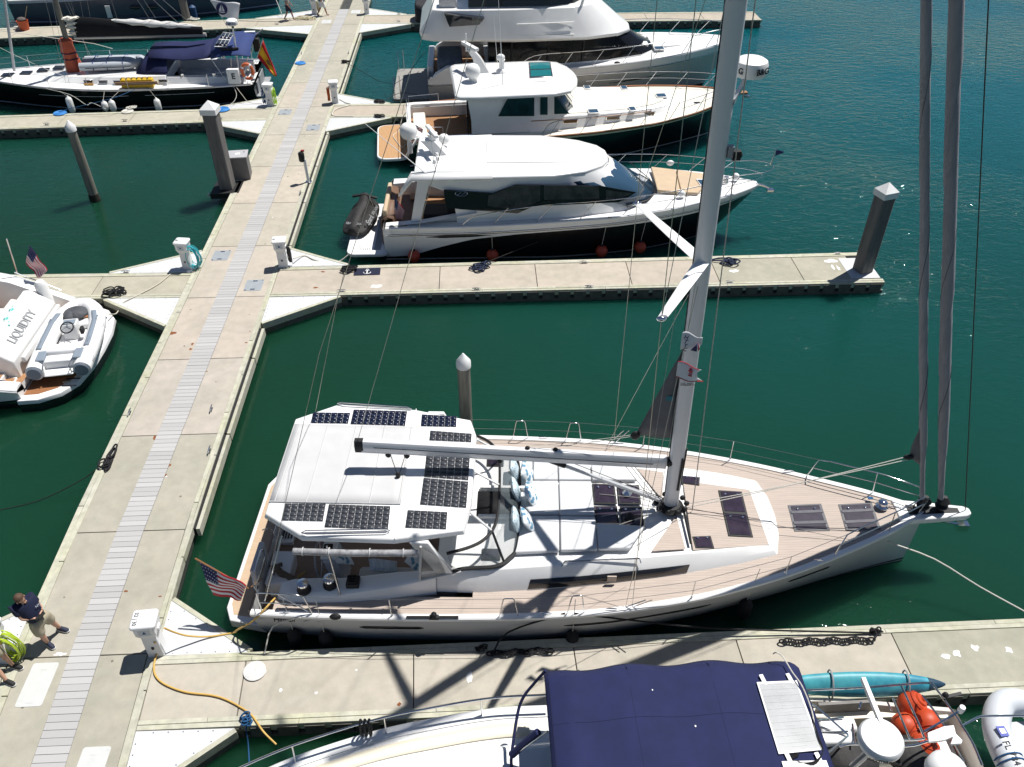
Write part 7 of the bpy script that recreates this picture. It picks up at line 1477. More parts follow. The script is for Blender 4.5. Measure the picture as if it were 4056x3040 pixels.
# grey cabinet by the piling
c = at(952,712,0); t = thing('dock_cabinet','grey metal cabinet standing beside the left square piling','cabinet',(c.x,c.y+.28,0),R(6))
MB().box(-.42,.42,-.36,.36,0,1.0).build('body', mat('grey cabinet paint',(.13,.13,.135),.5,var=.1,scale=4), t, bevel=.02); MB().box(-.45,.45,-.39,.39,1.0,1.06).build('lid', mat('grey cabinet lid',(.42,.42,.43),.5,var=.08,scale=5), t, bevel=.02); MB().box(-.06,.14,-.1,.08,1.06,1.066).build('label_plate', whitep, t); MB().lathe([(.03,1.06),(.03,1.09)],8,(.3,.1,0)).build('latch', steel, t)
# ================================================================ service pedestals
pedw = mat('pedestal white',(.74,.75,.76),.4,var=.03,scale=3,dirt=(.6,.6,.58),dscale=3,damt=.3)
def loops(c, n, rx, rz_, r, m, name, par, seed=1, plane='XZ', wob=.06, tail=True):
    rr = random.Random(seed)
    for k in range(n):
        ox, oz = rr.uniform(-wob,wob), rr.uniform(-wob,wob); ph = rr.uniform(0,6); a_, b_ = rx*rr.uniform(.8,1.12), rz_*rr.uniform(.82,1.1); P = []
        for i in range(22):
            t_ = 2*math.pi*i/22; x, z = ox+a_*math.cos(t_)*(1+.06*math.sin(2*t_+ph)), oz+b_*math.sin(t_); y = rr.uniform(-.01,.01)+.03*(k-n/2)*.7
            P.append(Vector(c)+(Vector((x,y,z)) if plane == 'XZ' else Vector((y,x,z)) if plane == 'YZ' else Vector((x,z,abs(y)+.012*k))))
        MB().tube(P,r,5,closed=True).build(name, m, par, angle=70)
def pedestal(p, rz, label, num=None, hose=None, s=1.0, h=1.12):
    t = thing('service_pedestal', label, 'pedestal', p, rz, 'dock service pedestals'); h *= s
    MB().loft([[Vector((x*w_*s,y*d_*s,z)) for x,y in ((-1,-1),(1,-1),(1,1),(-1,1))] for w_,d_,z in ((.17,.16,0),(.165,.15,.04),(.15,.14,h*.62))],True,True,True).build('post', pedw, t, bevel=.02)
    MB().loft([[Vector((x*w_*s,y*d_*s,z)) for x,y in ((-1,-1),(1,-1),(1,1),(-1,1))] for w_,d_,z in ((.16,.145,h*.6),(.2,.2,h*.72),(.2,.21,h*.92))],True,True,True).build('head', pedw, t, bevel=.02)
    ld = MB().prism(rounded(0,.0,.5*s,.46*s,.07),h*.92,h).build('lid', pedw, t, bevel=.03)
    for sx in (-1,1): MB().obox((sx*.2*s,.02,h*.7),(.06,.16,.12)).build('socket', pedw, t, bevel=.02)
    MB().obox((0,-.155*s,h*.28),(.05,.03,.06)).build('tap', blackm, t); f_ = MB().obox((0,-.205*s,h*.81),(.24,.012,.17)).build('shaded_face', mat('pedestal shade grey',(.5,.53,.57),.4), t)  # grey-blue face colour carries the shade on the front of the head
    MB().add([(-.04,-.214*s,h*.79),(.04,-.214*s,h*.79),(0,-.214*s,h*.86)],[(0,1,2)]).build('triangle_mark', rope_b, f_, solid=.002)
    if num: text_part(num,.12,'lettering',blackm,ld,(-.17,.0,h+.001),frame((0,-1,0),(0,0,1)),bold=True)
    if hose:
        for kind, side in hose: 
            m_ = {'teal':mat('teal hose',(.05,.42,.48),.4),'black':mat('black hose',(.02,.02,.022),.35),'green':mat('lime hose',(.42,.55,.04),.4),'lime':mat('bright lime hose',(.45,.72,.04),.4),'blue':rope_b,'orange':mat('orange hose',(.55,.12,.03),.5),'cream':mat('cream hose',(.5,.45,.28),.5)}[kind]
            loops((side*.29*s,-.03,h*.42),12 if kind in ('teal','green') else 6,.10 if kind not in ('teal','green') else (.25 if kind == 'teal' else .2),(.42 if kind == 'teal' else .36)*s,.014,m_,'coiled_hose',t,seed=len(label),plane='YZ' if kind not in ('teal','green') else 'XZ',wob=.05)
    return t
p = at(628,2578,0); pedestal((p.x,p.y,0), R(4), 'white service pedestal numbered 32 30 with yellow cord beside the nearest finger dock', '32 | 30', None, 1.05)
p = at(18,2580,0); pedestal((-10.5,10.72,0), R(-5), 'white service pedestal at the left edge hung with a yellow green hose', '31', [('green',1)], 1.05)
p = at(745,1066,0); pedestal((p.x,p.y+.1,0), R(-8), 'white service pedestal hung with a teal hose', '28', [('teal',1)])
p = at(1122,1060,0); pedestal((p.x,p.y+.1,0), R(6), 'white service pedestal hung with a black hose opposite the teal hose', '30', [('black',1)])
p = at(1072,420,0); pedestal((p.x,p.y+.1,0), R(-8), 'white service pedestal with bright lime hose beside the black-hulled yacht stern', None, [('lime',1),('blue',-1)])
p = at(1328,410,0); pedestal((p.x,p.y+.1,0), R(6), 'white service pedestal with an orange hose on the upper right dock corner', None, [('orange',-1)])
p = at(1247,58,0); pedestal((p.x,p.y+.1,0), R(-8), 'white service pedestal with cream hose between the two people at top', None, [('cream',1)])
p = at(1453,57,0); pedestal((p.x,p.y+.1,0), R(6), 'bare white service pedestal at the top beside the farthest right dock', None, None)
# white bracket stand with black head
p = at(1222,722,0); t = thing('dock_post_light','short white post with black lantern head on the walkway edge','dock light',(p.x,p.y,0),0)
MB().box(-.13,.13,-.13,.13,-.28,.03).build('bracket', steel, t, bevel=.02); MB().tube([(0,0,.03),(-.02,0,1.05)],.065,10).build('post', whitep, t); MB().lathe([(.10,.95),(.13,1.0),(.13,1.3),(.09,1.36)],14,(-.12,0,0)).build('lantern', blackm, t); MB().obox((-.05,.05,1.40),(.14,.1,.06)).build('lamp_cap', mat('red cap',(.3,.02,.02),.5), t)
# navy anchor mat
c = at(*c3(190,772),0); t = thing('door_mat','navy dock mat with a white anchor behind the white cruiser','mat',(c.x,c.y,.005),R(1))
MB().prism(rounded(0,0,.95,.46,.03),0,.018).build('mat', mat('navy mat',(.012,.016,.04),.9,bump=.5,bscale=150), t)
mb = MB(); mb.box(-.02,.02,-.14,.1,.019,.023); mb.box(-.08,.08,.06,.085,.019,.024); an = mb.build('anchor_print', whitep, t)
MB().tube([(.13*math.cos(a),-.05+.11*math.sin(a),.022) for a in [math.pi+math.pi*i/12 for i in range(13)]],.016,4).tube([(.04*math.cos(a),.135+.04*math.sin(a),.022) for a in [2*math.pi*i/10 for i in range(10)]],.01,4,closed=True).build('anchor_ring', whitep, an)
# ================================================================ cleats on the docks
def dc(px, py, rz, where): p = at(px, py, 0); return cleat((p.x,p.y,.022), rz, None, where, steel, 1.15)
for px,py,rz,w_ in ((838,1625,92,'steel cleat on the right edge of the walkway beside the yacht stern'),(830,1790,92,'steel cleat on the right walkway edge just aft of the yacht hardtop'),(515,1640,92,'steel cleat on the left walkway edge opposite the yacht stern'),(828,780,92,'steel cleat on the left walkway edge below the grey cabinet'),(1190,770,92,'steel cleat on the right walkway edge below the white lantern post'),(1195,216,92,'steel cleat on the left walkway edge behind the Spanish flag'),(1381,213,92,'steel cleat on the right walkway edge opposite the Spanish flag'),
    (1354,1158,0,'steel cleat on the near edge of the cruiser dock closest to the walkway'),(1888,1151,0,'steel cleat on the near edge of the cruiser dock below the fenders'),(2333,1141,0,'steel cleat on the near dock edge left of the tall mast'),(2890,1122,0,'steel cleat on the near dock edge right of the tall mast'),(2314,1044,0,'steel cleat on the far dock edge below the cruiser bow rail'),(3317,1010,0,'steel cleat on the far dock edge beside the right square piling'),
    (186,497,-3,'steel cleat on the near edge of the left dock closest to the lone piling'),(495,482,-3,'steel cleat on the near edge of the black yacht dock in its middle'),(872,473,-3,'steel cleat on the near dock edge behind the left square piling'),(1097,99,-4,'steel cleat on the near edge of the farthest left dock'),(500,1083,0,'steel cleat on the far edge of the left dock by the white gusset'),(1580,58,0,'steel cleat on the far edge of the farthest right dock'),(1580,88,0,'steel cleat on the near edge of the farthest right dock')):
    dc(px,py,R(rz),w_)
# ================================================================ ropes
def rope(name, label, pts, r, m, cat='rope', n=6, sm=8, group=None): return tag(MB().tube(spline(pts,sm),r,n).build(name,m,None,angle=70),label,cat,group)
def P0(px,py,z=.03): return at(px,py,z)
# yellow shore-power cords
ycord = mat('yellow power cord',(.60,.38,.10),.5,var=.15,scale=30)
rope('power_cord','yellow power cord snaking from the numbered pedestal across the nearest finger dock',[P0(*c0(1208,680),.55),P0(*c0(1235,720),.2),P0(*c0(1205,850)),P0(*c0(1215,940)),P0(*c0(1290,1010)),P0(*c0(1450,1070)),P0(*c0(1650,1095)),P0(*c0(1770,1130)),P0(*c0(1900,1200)),P0(*c6(0,605)),P0(*c6(60,690)),P0(*c6(130,760),-.1)],.022,ycord,'power cord')
rope('power_cord','yellow power cord hanging from the numbered pedestal to the white yacht stern',[P0(*c0(1285,570),.8),P0(*c0(1370,605),.5),P0(*c0(1480,632),.25),P0(*c0(1640,635),.05),P0(*c0(1830,605),.05),P0(*c7(100,1240),.3),P0(*c7(300,1120),.75),P0(*c7(480,930),1.0),P0(*c7(600,810),.5),P0(*c7(700,700),.4),P0(*c7(860,600),.4)],.022,ycord,'power cord')
rope('shore_cord','pale cord looping from the teal hose pedestal to the tender stern yacht',[P0(*c9(1130,300)),P0(*c9(1030,380)),P0(*c9(900,450)),P0(*c9(820,490)),P0(*c9(790,530),-.1),P0(*c9(760,570),-.1),P0(*c9(715,572),.2)],.022,mat('pale cord',(.5,.47,.38),.6),'cord')
rope('shore_cord','pale cord running from the black hose pedestal to the white cruiser stern',[P0(1163,1026,.2),P0(1205,1014),P0(1245,1030),P0(1300,1042,-.1),P0(1345,1035,-.2),P0(1380,1010,-.05)],.022,mat('pale cord',(.5,.47,.38),.6),'cord')
rope('shore_cord','white hose curled on the dock corner by the orange hose pedestal',[P0(1335,405),P0(1345,395),P0(1370,408),P0(1390,415),P0(1340,430),P0(1318,445),P0(1325,460),P0(1400,462)],.03,rope_w,'hose')
# mooring lines
rope('mooring_line','white stern line from the big yacht quarter down to the white rope coil',[Y.M @ Y.pt(1.35,1.38,-1,.02), at(*c7(500,1195),.55), P0(1048,2590,.07)],.016,rope_w,'mooring line',sm=3)
rope('mooring_line','white bow line from the big yacht stem to the water at right',[Y.M @ Y.pt(14.6,1.35,-1,.02), at(3700,2215,.6), at(3880,2325,.2), at(4090,2440,0)],.02,rope_w,'mooring line',sm=3)
rope('mooring_line','black spring line from the yacht midships forward to the dock cleat at right',[Y.M @ Vector((7.2,-2.74,1.45)), Y.M @ Y.pt(8.6,1.05,-1,.12), at(2840,2490,.25), at(3440,2507,.06)],.02,rope_k,'mooring line',sm=4)
rope('mooring_line','black spring line from the yacht midships cleat aft to the dock',[Y.M @ Vector((7.0,-2.74,1.45)), Y.M @ Y.pt(5.8,.95,-1,.12), at(1950,2590,.06)],.02,rope_k,'mooring line',sm=4)
rope('mooring_line','black bow line of the white cruiser running down to its dock',[S.M @ Vector((8.4,-2.1,1.85)), at(*c3(1150,575),.5), at(*c3(720,745),.06)],.016,rope_k,'mooring line',sm=4)
rope('mooring_line','dark line from the white cruiser gunwale toward its bow',[S.M @ Vector((8.45,-2.1,1.85)), at(*c3(1320,560),.6), at(*c3(1370,610),.3)],.014,rope_k,'mooring line',sm=4)
rope('mooring_line','thin black line from the walkway rope heap down into the left water',[P0(410,1845,.06),P0(300,1915,-.2),P0(150,1985,-.45),P0(-20,2025,-.5)],.014,rope_k,'mooring line',sm=4)
rope('mooring_line','blue line from the black yacht stern to the walkway cleat',[K.M @ Vector((.3,-1.6,1.2)),P0(1100,245,.2),P0(1176,253,.06)],.014,rope_b,'mooring line',sm=4)
rope('mooring_line','dark line from the flybridge yacht stern to the walkway rope coil',[F.M @ Vector((-.3,2.2,1.4)),P0(1560,335,.2),P0(1372,250,.06)],.014,rope_k,'mooring line',sm=3)
rope('mooring_line','dark line from the flybridge yacht platform to the dock behind the cream yacht',[F.M @ Vector((-.6,-2.2,.6)),P0(1580,370,.1),P0(1508,410,.06)],.014,rope_k,'mooring line',sm=3)
rope('mooring_line','white line from the black yacht bow quarter down to its dock',[K.M @ Vector((10.4,2.0,1.3)),at(*cA(880,1190),.6),at(*cA(1080,1315),.25),at(*cA(1150,1290),.25),at(*cA(1330,1370),.06)],.014,rope_w,'mooring line',sm=4)
rope('mooring_line','blue line from the dock coil up along the black hull',[at(*cA(730,1405),.06),at(*cA(900,1355),.3),at(*cA(1400,1235),.8),K.M @ Vector((5.9,2.3,1.2))],.012,rope_b,'mooring line',sm=4)
rope('mooring_line','grey line curling from the black yacht stern to the blue rope coil',[K.M @ Vector((1.0,2.1,1.2)),at(*cB(1380,1180),.4),at(*cB(1350,1270),.2),at(*cB(1260,1335),.06)],.012,rope_w,'mooring line',sm=4)
rope('shore_cord','yellowish shore cord from the black yacht to the lime hose pedestal',[K.M @ Vector((.9,2.1,1.2)),at(*cB(1450,1190),.4),at(*cB(1540,1285),.1),at(*cB(1700,1300),.03)],.014,mat('pale cord',(.5,.47,.38),.6),'cord',sm=4)
rope('mooring_line','white rope on the farthest left dock beside the walking people',[P0(900,82),P0(1000,84),P0(1080,85),P0(1130,84),P0(1165,70),P0(1235,58)],.02,rope_w,'rope',sm=4)
rope('mooring_line','slack white line from the slate-blue hull to the dock near the walking people',[N_.M @ Vector((16.5,-.8,2.2)),P0(1110,40,.4),P0(1118,66,.06)],.018,rope_w,'mooring line',sm=4)
# rope heaps, coils and chains
def heap(name, label, px, py, m, n, rx, ry, r=.018, seed=1, cat='rope', rz=0):
    c = at(px,py,0); t = thing(name,label,cat,(c.x,c.y,.02),rz); rr = random.Random(seed)
    for k in range(n):
        ox, oy = rr.uniform(-rx,rx)*.6, rr.uniform(-ry,ry)*.6; a_, b_ = rx*rr.uniform(.25,.6), ry*rr.uniform(.3,.7); ph = rr.uniform(0,6); z0 = .02+.025*k*.6
        MB().tube([Vector((ox+a_*math.cos(u)*(1+.2*math.sin(3*u+ph)),oy+b_*math.sin(u),z0+.012*math.sin(2*u+ph))) for u in [2*math.pi*i/18 for i in range(18)]],r,5,closed=True).build('loop', m, t, angle=70)
    return t
heap('rope_heap','black rope heaped on the left dock cleat beside the tender',455,1165,rope_k,9,.38,.26,.024,3)
heap('rope_heap','black rope heaped on the walkway left edge above the person in navy polo',432,1820,rope_k,7,.16,.4,.026,5)
heap('rope_heap','black rope coil on the right walkway edge near the flybridge yacht',1370,248,rope_k,6,.22,.2,.03,7)
heap('rope_heap','dark rope heaped at the dock edge behind the cruiser platform',*c3(105,765),rope_k,7,.45,.2,.028,8)
heap('rope_heap','blue black rope heaped on the cruiser dock below its second fender',*c3(750,755),mat('navy rope',(.015,.025,.06),.8),8,.42,.3,.028,9)
heap('rope_heap','blue black rope heaped on the cruiser dock right of the tall mast',*c3(1935,730),mat('navy rope',(.015,.025,.06),.8),7,.5,.3,.028,10)
heap('rope_heap','blue rope knotted on the near edge of the nearest finger dock',985,2862,rope_b,9,.14,.12,.016,11)
heap('rope_heap','black rope wound on a cleat at the right end of the nearest finger dock',3462,2506,rope_k,7,.16,.07,.018,12)
heap('rope_heap','dark rope wound on a shaded cleat left of the shaded braid',1905,2576,rope_k,6,.16,.07,.016,13)
heap('rope_heap','grey rope piled on the dock beside the black yacht white fenders',*cC(835,683),rope_w,6,.4,.2,.03,14)
heap('rope_heap','dark rope coil on the dock edge behind the cream yacht platform',*c1(250,500),rope_k,6,.25,.2,.03,15); heap('rope_heap','dark rope heap on the near dock edge behind the cream yacht platform',*c1(250,570),rope_k,6,.25,.2,.03,16)
heap('rope_heap','pale rope piled on the far dock by the white capped piling',*cB(820,255),rope_w,7,.5,.3,.03,17); heap('hose_coil','cream hose coiled at the feet of the person at top',1215,75,mat('cream hose',(.5,.45,.28),.5),6,.7,.4,.03,18,'hose')
heap('rope_heap','pale rope bundle beside the orange bucket at the far left dock',*cA(215,370),rope_w,8,.3,.2,.03,19)
rope('mooring_line','blue rope tail hanging from the nearest dock edge into shade',[P0(985,2862,.1),P0(975,2885,.0),P0(983,2950,-.4),P0(988,3030,-.5)],.016,rope_b,'rope',sm=3)
def braid(label, a, b, m=rope_k, n=17, r=.02):
    A_, B2 = at(*a,0), at(*b,0); c = A_.lerp(B2,.5); t = thing('braided_rope',label,'rope',(c.x,c.y,.02),math.atan2((B2-A_).y,(B2-A_).x)); L_ = (B2-A_).length
    for k in range(n):
        x = -L_/2+L_*(k+.5)/n; y = .025*math.sin(k*1.3); tl = .5 if k%2 else -.5
        MB().tube([Vector((x+.085*math.cos(u),y+.05*math.sin(u),.04+.03*math.cos(u)*tl+.01)) for u in [2*math.pi*i/14 for i in range(14)]],r,5,closed=True).build('link', m, t, angle=70)
    return t
braid('black chain-braided rope lying in sun on the nearest finger dock',(3090,2550),(3455,2540),n=20); braid('black chain-braided rope lying in the yacht shadow on the nearest finger dock',(1935,2598),(2185,2582),n=15)
rope('mooring_line','short black tail from the sunny braid up to its cleat',[P0(3455,2540,.05),P0(3472,2520,.06),P0(3468,2506,.08)],.018,rope_k,'rope',sm=4)
def flat_coil(label, px, py, r, m, turns=9):
    c = at(px,py,0); t = thing('flat_rope_coil',label,'rope coil',(c.x,c.y,.02)); rr = r/turns/2
    MB().tube([Vector((r*u*math.cos(2*math.pi*turns*u),r*u*math.sin(2*math.pi*turns*u),rr*.9)) for u in [(i+6)/(turns*22+6) for i in range(turns*22+1)]],rr*.95,5).build('spiral', m, t, angle=70); return t
flat_coil('round white flat rope coil on the nearest finger dock',1010,2660,.24,mat('white coil rope',(.72,.72,.70),.8,var=.06,scale=40)); blu2 = mat('bright blue rope',(.04,.22,.55),.8)
flat_coil('blue flat rope coil at the left end of the black yacht dock',*cC(378,713),.33,blu2,6); flat_coil('blue flat rope coil on the dock beside the left piling cap',*cC(1393,690),.36,blu2,6); flat_coil('blue flat rope coil on the walkway behind the Spanish flag',1190,253,.3,blu2,6); flat_coil('pale flat rope coil beside the grey rope pile',*cC(800,702),.3,rope_w,6)
# big yacht fenders (black) hanging on the near side
for i,(x,l_,z_) in enumerate(((1.05,'aftmost black fender hanging under the big yacht quarter',.25),(1.75,'second black fender from the big yacht stern',.25),(7.2,'black fender hanging below the yacht midships window',.3),(11.2,'black fender hanging near the yacht bow',.35))):
    h = Y.pt(x,.45,-1,.18); c = Y.M @ Vector((x,h.y,.5)); top_ = Y.M @ Vector((x,-Y.hb(x)+.03,Y.zs(x)+.55)); fender(c-Vector((0,0,.1)),l_,top_,.62,.15,mat('black fender sock',(.01,.01,.012),.85),'black fenders on the big yacht')
# bucket at far left
c = at(*cA(315,375),0); t = thing('bucket','orange bucket with a brush on the farthest left dock','bucket',(c.x,c.y,0)); MB().lathe([(.26,0),(.34,.55),(.36,.56),(.33,.56),(.27,.1)],16).build('pail', mat('bucket orange',(.5,.09,.03),.5), t); MB().tube([(.0,.1,.3),(.45,.3,1.3)],.025,6).build('brush_handle', mat('wood handle',(.4,.3,.18),.7), t); MB().ball((-.02,0,.62),(.28,.25,.14),10,6).build('rag', mat('dark rag',(.12,.1,.09),.9,var=.4,scale=9), t)
# orange lifebuoy-like disc on the flybridge yacht and yellow debris below the tender
# ================================================================ people
skin_m = mat('skin',(.50,.29,.20),.55,var=.06,scale=8); skin_t = mat('tanned skin',(.33,.17,.105),.55,var=.08,scale=8)
def skinmesh(name, V, Ed, m, root=0, sub=2):
    """V: list of (point, (rx, ry)); grown with the Skin modifier and baked to a mesh"""
    me = bpy.data.meshes.new(name); me.from_pydata([tuple(p) for p,_ in V], Ed, []); ob = bpy.data.objects.new(name, me); COL.objects.link(ob)
    sk = ob.modifiers.new('k','SKIN'); sk.use_smooth_shade = True
    lay = me.skin_vertices[0] if len(me.skin_vertices) else None
    if lay is None:
        bm = bmesh.new(); bm.from_mesh(me); bm.verts.layers.skin.verify(); bm.to_mesh(me); bm.free(); lay = me.skin_vertices[0]
    for i,(p,r) in enumerate(V): lay.data[i].radius = r if isinstance(r,tuple) else (r,r); lay.data[i].use_root = (i == root)
    s = ob.modifiers.new('s','SUBSURF'); s.levels = s.render_levels = sub
    dg = bpy.context.evaluated_depsgraph_get(); out = bpy.data.meshes.new_from_object(ob.evaluated_get(dg)); bpy.data.objects.remove(ob, do_unlink=True)
    out.materials.clear(); out.materials.append(m); out.polygons.foreach_set('use_smooth',[True]*len(out.polygons)); return out
def put(name, me, par): o = bpy.data.objects.new(name, me); COL.objects.link(o); o.parent = par; return o
def person(label, loc, rz, J, shirt, shorts, shoes, hair, skin=skin_m, barefoot=False, big=1.0):
    t = thing('person', label, 'person', loc, rz); v = {k: Vector(p) for k, p in J.items()}
    up = (v['head']-v['neck']).normalized()
    V = []; E_ = []
    def add(p, r): V.append((p, r)); return len(V)-1
    pel = add(v['hip'], .115*big)
    ch = add(v['hip'].lerp(v['neck'],.45), (.13*big,.10*big)); c2_ = add(v['hip'].lerp(v['neck'],.82), (.12*big,.09*big)); nk = add(v['neck'], .055); E_ += [(pel,ch),(ch,c2_),(c2_,nk)]
    hd = [add(v['neck']+up*.09,.06), add(v['head']-up*.02,.088), add(v['head']+up*.07,.085), add(v['head']+up*.115,.05)]; E_ += [(nk,hd[0])]+list(zip(hd,hd[1:]))
    fw_ = v.get('face', Vector((1,0,0)))
    for s in 'LR':
        sh = add(v['sh'+s],.055); el = add(v['el'+s],.044); m1 = add(v['el'+s].lerp(v['ha'+s],.5),.042); wr_ = add(v['ha'+s],.028); E_ += [(c2_,sh),(sh,el),(el,m1),(m1,wr_)]
        d = v.get('fd'+s, (v['ha'+s]-v['el'+s])).normalized(); sd = Vector((0,0,1)).cross(d).normalized() if abs(d.z) < .95 else Vector((0,1,0))
        pm = add(v['ha'+s]+d*.06,(.034,.022)); E_ += [(wr_,pm)]
        for k,(o_,l_) in enumerate(((-.03,.075),(-.01,.09),(.01,.088),(.03,.068))):
            f1 = add(v['ha'+s]+d*.10+sd*o_,.010); f2 = add(v['ha'+s]+d*(.10+l_*.6)+sd*o_*1.1+Vector((0,0,-.012)),.009); f3 = add(v['ha'+s]+d*(.10+l_)+sd*o_*1.1+Vector((0,0,-.03)),.007); E_ += [(pm,f1),(f1,f2),(f2,f3)]
        sg = 1 if s == 'R' else -1
        th = add(v['ha'+s]+d*.05+sd*sg*.045,.012); t2 = add(v['ha'+s]+d*.095+sd*sg*.06+Vector((0,0,-.01)),.009); E_ += [(pm,th),(th,t2)]
        hp_ = add(v['hip'].lerp(v['kn'+s],.15)+(Vector((0,.085 if s == 'L' else -.085,0))),.095*big); kn = add(v['kn'+s],.06*big); cf = add(v['kn'+s].lerp(v['fo'+s],.35),.058); ak = add(v['fo'+s]+Vector((0,0,.08)),.038)
        td = v.get('toe'+s,Vector((1,0,0))).normalized(); he = add(v['fo'+s]+Vector((0,0,.035))-td*.03,.036); to = add(v['fo'+s]+Vector((0,0,.026))+td*.15,(.038,.022)); E_ += [(pel,hp_),(hp_,kn),(kn,cf),(cf,ak),(ak,he),(he,to)]
    put('body', skinmesh('body',V,E_,skin), t)
    # shirt
    V=[];E_=[]; a = add(v['hip']+Vector((0,0,-.07)),(.18*big,.16*big)); b_ = add(v['hip'].lerp(v['neck'],.4),(.185*big,.155*big)); c_ = add(v['hip'].lerp(v['neck'],.8),(.165*big,.125*big)); n_ = add(v['neck']-up*.0,.07); E_ += [(a,b_),(b_,c_),(c_,n_)]
    for s in 'LR':
        x = add(v['sh'+s],.105*big**.5); x2 = add(v['sh'+s].lerp(v['el'+s],.4),.09); E_.append((x,x2)); y = add(v['sh'+s].lerp(v['el'+s],.72),.08); E_ += [(c_,x),(x2,y)]
    put('shirt', skinmesh('shirt',V,E_,shirt), t)
    V=[];E_=[]; a = add(v['hip']+Vector((0,0,.02)),(.168*big,.148*big)); 
    for s in 'LR':
        x = add(v['hip'].lerp(v['kn'+s],.28)+Vector((0,.09 if s == 'L' else -.09,0)),.125*big); y = add(v['hip'].lerp(v['kn'+s],1.02),.098*big); E_ += [(a,x),(x,y)]
    E_.append((a,add(v['hip']+Vector((0,0,.12)),(.165*big,.145*big))))
    put('shorts', skinmesh('shorts',V,E_,shorts), t)
    if shoes:
        for s in 'LR':
            td = v.get('toe'+s,Vector((1,0,0))).normalized(); f = v['fo'+s]; R_ = []; sdv = Vector((-td.y,td.x,0))
            for x,w_,h in ((-.085,.03,.05),(-.06,.042,.085),(.0,.045,.095),(.07,.05,.075),(.13,.052,.06),(.18,.042,.045),(.205,.018,.03)): R_.append([f+td*x+sdv*w_*aa+Vector((0,0,.022+h*bb)) for aa,bb in ((-1,0),(-1,.45),(-.6,.95),(0,1.05),(.6,.95),(1,.45),(1,0))])
            so_ = MB().loft(R_,True,True,True).build('shoe', shoes, t, angle=70); MB().loft([[p+Vector((0,0,-.0)) for p in [f+td*x+sdv*w_*aa+Vector((0,0,z)) for aa in (-1.06,1.06) for z in ((.0,.024) if aa < 0 else (.024,.0))]] for x,w_ in ((-.092,.03),(-.06,.043),(.07,.052),(.14,.053),(.19,.04),(.215,.015))],True,True,True).build('sole', whitep, so_)
    if hair:
        hc = v['head']+up*.035; q = up.to_track_quat('Z','Y').to_matrix(); mb = MB(); rr = random.Random(2)
        R_ = []
        for i in range(7):
            a_ = math.pi*.5*i/6; R_.append([hc-fw_*.012+q@Vector((.108*math.cos(a_*.95)*math.cos(u)*(1+rr.uniform(-.03,.03)),.104*math.cos(a_*.95)*math.sin(u)*(1+rr.uniform(-.03,.03)),-.015+.118*math.sin(a_))) for u in [2*math.pi*j/16 for j in range(16)]])
        mb.loft(R_,True,False,True).build('hair', hair, t, angle=80)
    fc = v['head']-up*.005; sdv = up.cross(fw_).normalized(); fo_ = fc+fw_*.095
    MB().ball(fo_-up*.015+fw_*.012,(.016,.016,.024),8,6).ball(fc+sdv*.092-up*.01,(.02,.012,.03),8,6).ball(fc-sdv*.092-up*.01,(.02,.012,.03),8,6).build('nose_and_ears', skin, t)
    mb = MB()
    for s_ in (1,-1): mb.ball(fo_+sdv*.035*s_+up*.012-fw_*.006,(.012,.012,.008),8,5)
    mb.ball(fo_-up*.058-fw_*.004,(.006,.026,.007),8,5); mb.build('eyes_and_mouth', mat('dark eye',(.05,.025,.02),.4), t)
    return t, v
navyshirt = mat('navy polo',(.008,.012,.04),.85,var=.2,scale=6,bump=.4,bscale=14); khaki = mat('khaki cotton',(.36,.32,.23),.9,var=.12,scale=7,bump=.5,bscale=16); navysh = mat('navy shoe',(.02,.025,.05),.7,var=.1,scale=8); brownhair = mat('brown hair',(.09,.05,.03),.7,var=.4,scale=60,stretch=(1,1,.3))
fn, ff = at(195,2556,0), at(243,2497,0)
org = Vector((-10.02,10.98,0)); rzm = R(-22); Mi = (Matrix.Translation(org) @ Matrix.Rotation(rzm,4,'Z')).inverted()
a, b = Mi @ fn, Mi @ ff
def mj(px, py, z): v_ = Mi @ at(px, py, z); return (v_.x, v_.y, v_.z)
hipc = mj(150,2452,.84); nkc = mj(98,2388,1.36)
J = dict(foR=(a.x,a.y,.02),foL=(b.x,b.y,.02),hip=hipc,neck=nkc,head=mj(80,2374,1.50),shL=mj(122,2362,1.32),shR=mj(56,2412,1.30),elL=mj(158,2398,1.06),elR=mj(88,2455,1.05),haL=mj(165,2420,1.03),haR=mj(122,2452,1.03),
    knL=mj(205,2462,.46),knR=mj(165,2516,.46),toeL=(1,.12,0),toeR=(.95,-.22,0),fdL=(.35,-.9,0),fdR=(.8,.5,0),face=Vector((.8,.0,-.6)))
man, mv = person('person in navy polo and khaki shorts holding a drone controller on the walkway', org, rzm, J, navyshirt, khaki, navysh, brownhair, skin_m, big=1.14)
text_part('NYS',.07,'shirt_emblem',mat('pale print',(.5,.52,.55),.8),man,(hipc[0]*.35+nkc[0]*.65+.17,hipc[1]*.35+nkc[1]*.65+.1,1.24),frame((.2,1,0),(.9,0,.45)))
MB().tube([Vector(J['haL'])+Vector((.0,.03*math.cos(u),.03*math.sin(u))) for u in [2*math.pi*i/10 for i in range(10)]],.008,4,closed=True).build('wristband', blackm, man); MB().tube([Vector(J['haR'])+Vector((.0,.032*math.cos(u),.032*math.sin(u))) for u in [2*math.pi*i/10 for i in range(10)]],.008,4,closed=True).build('wristband', blackm, man)
ct = thing('drone_controller','black drone controller held in the hands of the person in navy','controller', Matrix.Translation(org) @ Matrix.Rotation(rzm,4,'Z') @ (Vector(J['haL'])*.5+Vector(J['haR'])*.5+Vector((.09,0,-.01))), rzm)
MB().box(-.05,.05,-.11,.11,-.02,.02).build('case', blackm, ct, bevel=.012); MB().obox((.06,0,.05),(.012,.16,.09)).build('phone', dglass, ct)
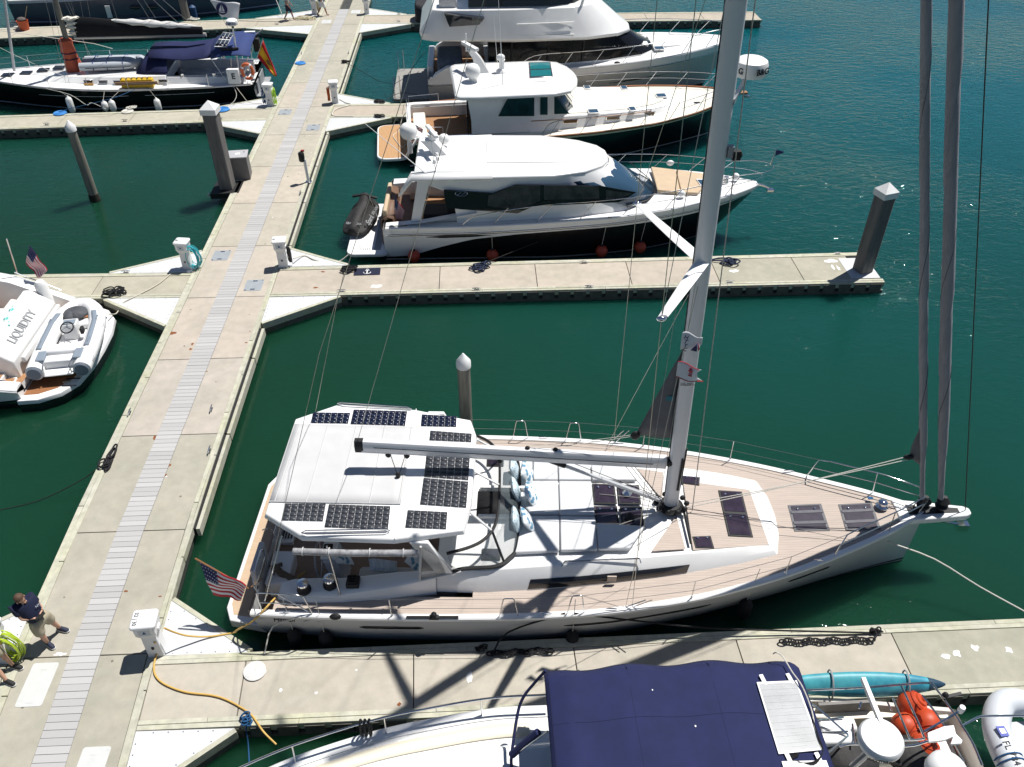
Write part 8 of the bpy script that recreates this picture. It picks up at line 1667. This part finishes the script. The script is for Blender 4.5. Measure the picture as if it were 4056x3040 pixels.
for y_ in (-.07,.07): MB().tube([(0,y_,.02),(0,y_,.045)],.008,6).build('stick', steel, ct)
# second person, mostly outside the left edge: legs and shoes show
ltblue = mat('pale blue shirt',(.45,.58,.62),.85); blacksh = mat('black trainer',(.015,.015,.017),.7)
f1_, f2_ = at(60,2645,0), at(33,2706,0); org = Vector((f1_.x*.5+f2_.x*.5-.1,f1_.y*.5+f2_.y*.5,0)); Mi = (Matrix.Translation(org) @ Matrix.Rotation(R(-15),4,'Z')).inverted(); a, b = Mi @ f2_, Mi @ f1_
def stand(a, b, hz=.86, lean=0): return dict(foR=(a.x,a.y,.02),foL=(b.x,b.y,.02),hip=(-.22,.05,hz),neck=(-.3,.05,hz+.55),head=(-.28,.05,hz+.7),shL=(-.3,.25,hz+.5),shR=(-.3,-.15,hz+.5),elL=(-.28,.32,hz+.22),elR=(-.28,-.22,hz+.22),haL=(-.15,.3,hz-.02),haR=(-.15,-.2,hz-.02),knL=(b.x*.5-.07,b.y*.7+.05,.46),knR=(a.x*.5-.07,a.y*.7,.46),toeL=(1,.0,0),toeR=(1,-.15,0),face=Vector((1,0,-.1)))
person('person in pale blue shirt and beige shorts with black trainers cut by the left edge', org, R(-15), stand(a,b), ltblue, khaki, blacksh, brownhair, skin_m, big=1.05)
# two people at the top
def walker(label, px, py, rz, shirt, shorts, shoes, stride=.28, skin=skin_t):
    p = at(px,py,0)
    J = dict(foR=(stride,-.09,.02),foL=(-stride,.09,.02),hip=(0,0,.9),neck=(.05,0,1.46),head=(.08,0,1.6),shL=(.04,.19,1.4),shR=(.04,-.19,1.4),elL=(.1,.27,1.12),elR=(-.08,-.27,1.12),haL=(.25,.2,.95),haR=(.08,-.25,.88),knL=(-.05,.1,.48),knR=(.2,-.1,.5),toeL=(1,.05,0),toeR=(1,-.05,0),face=Vector((1,0,-.1)))
    return person(label, (p.x,p.y,0), rz, J, shirt, shorts, shoes, mat('dark hair',(.03,.02,.015),.7), skin)
walker('barefoot person in navy shorts walking on the farthest left dock', 1146, 80, R(15), mat('grey tee',(.33,.32,.31),.85), navyshirt, None)
walker('barefoot person in dark top and white shorts beside the top pedestal', 1277, 63, R(20), mat('black tee',(.02,.02,.022),.85), mat('white shorts',(.55,.58,.62),.85), None, .3)
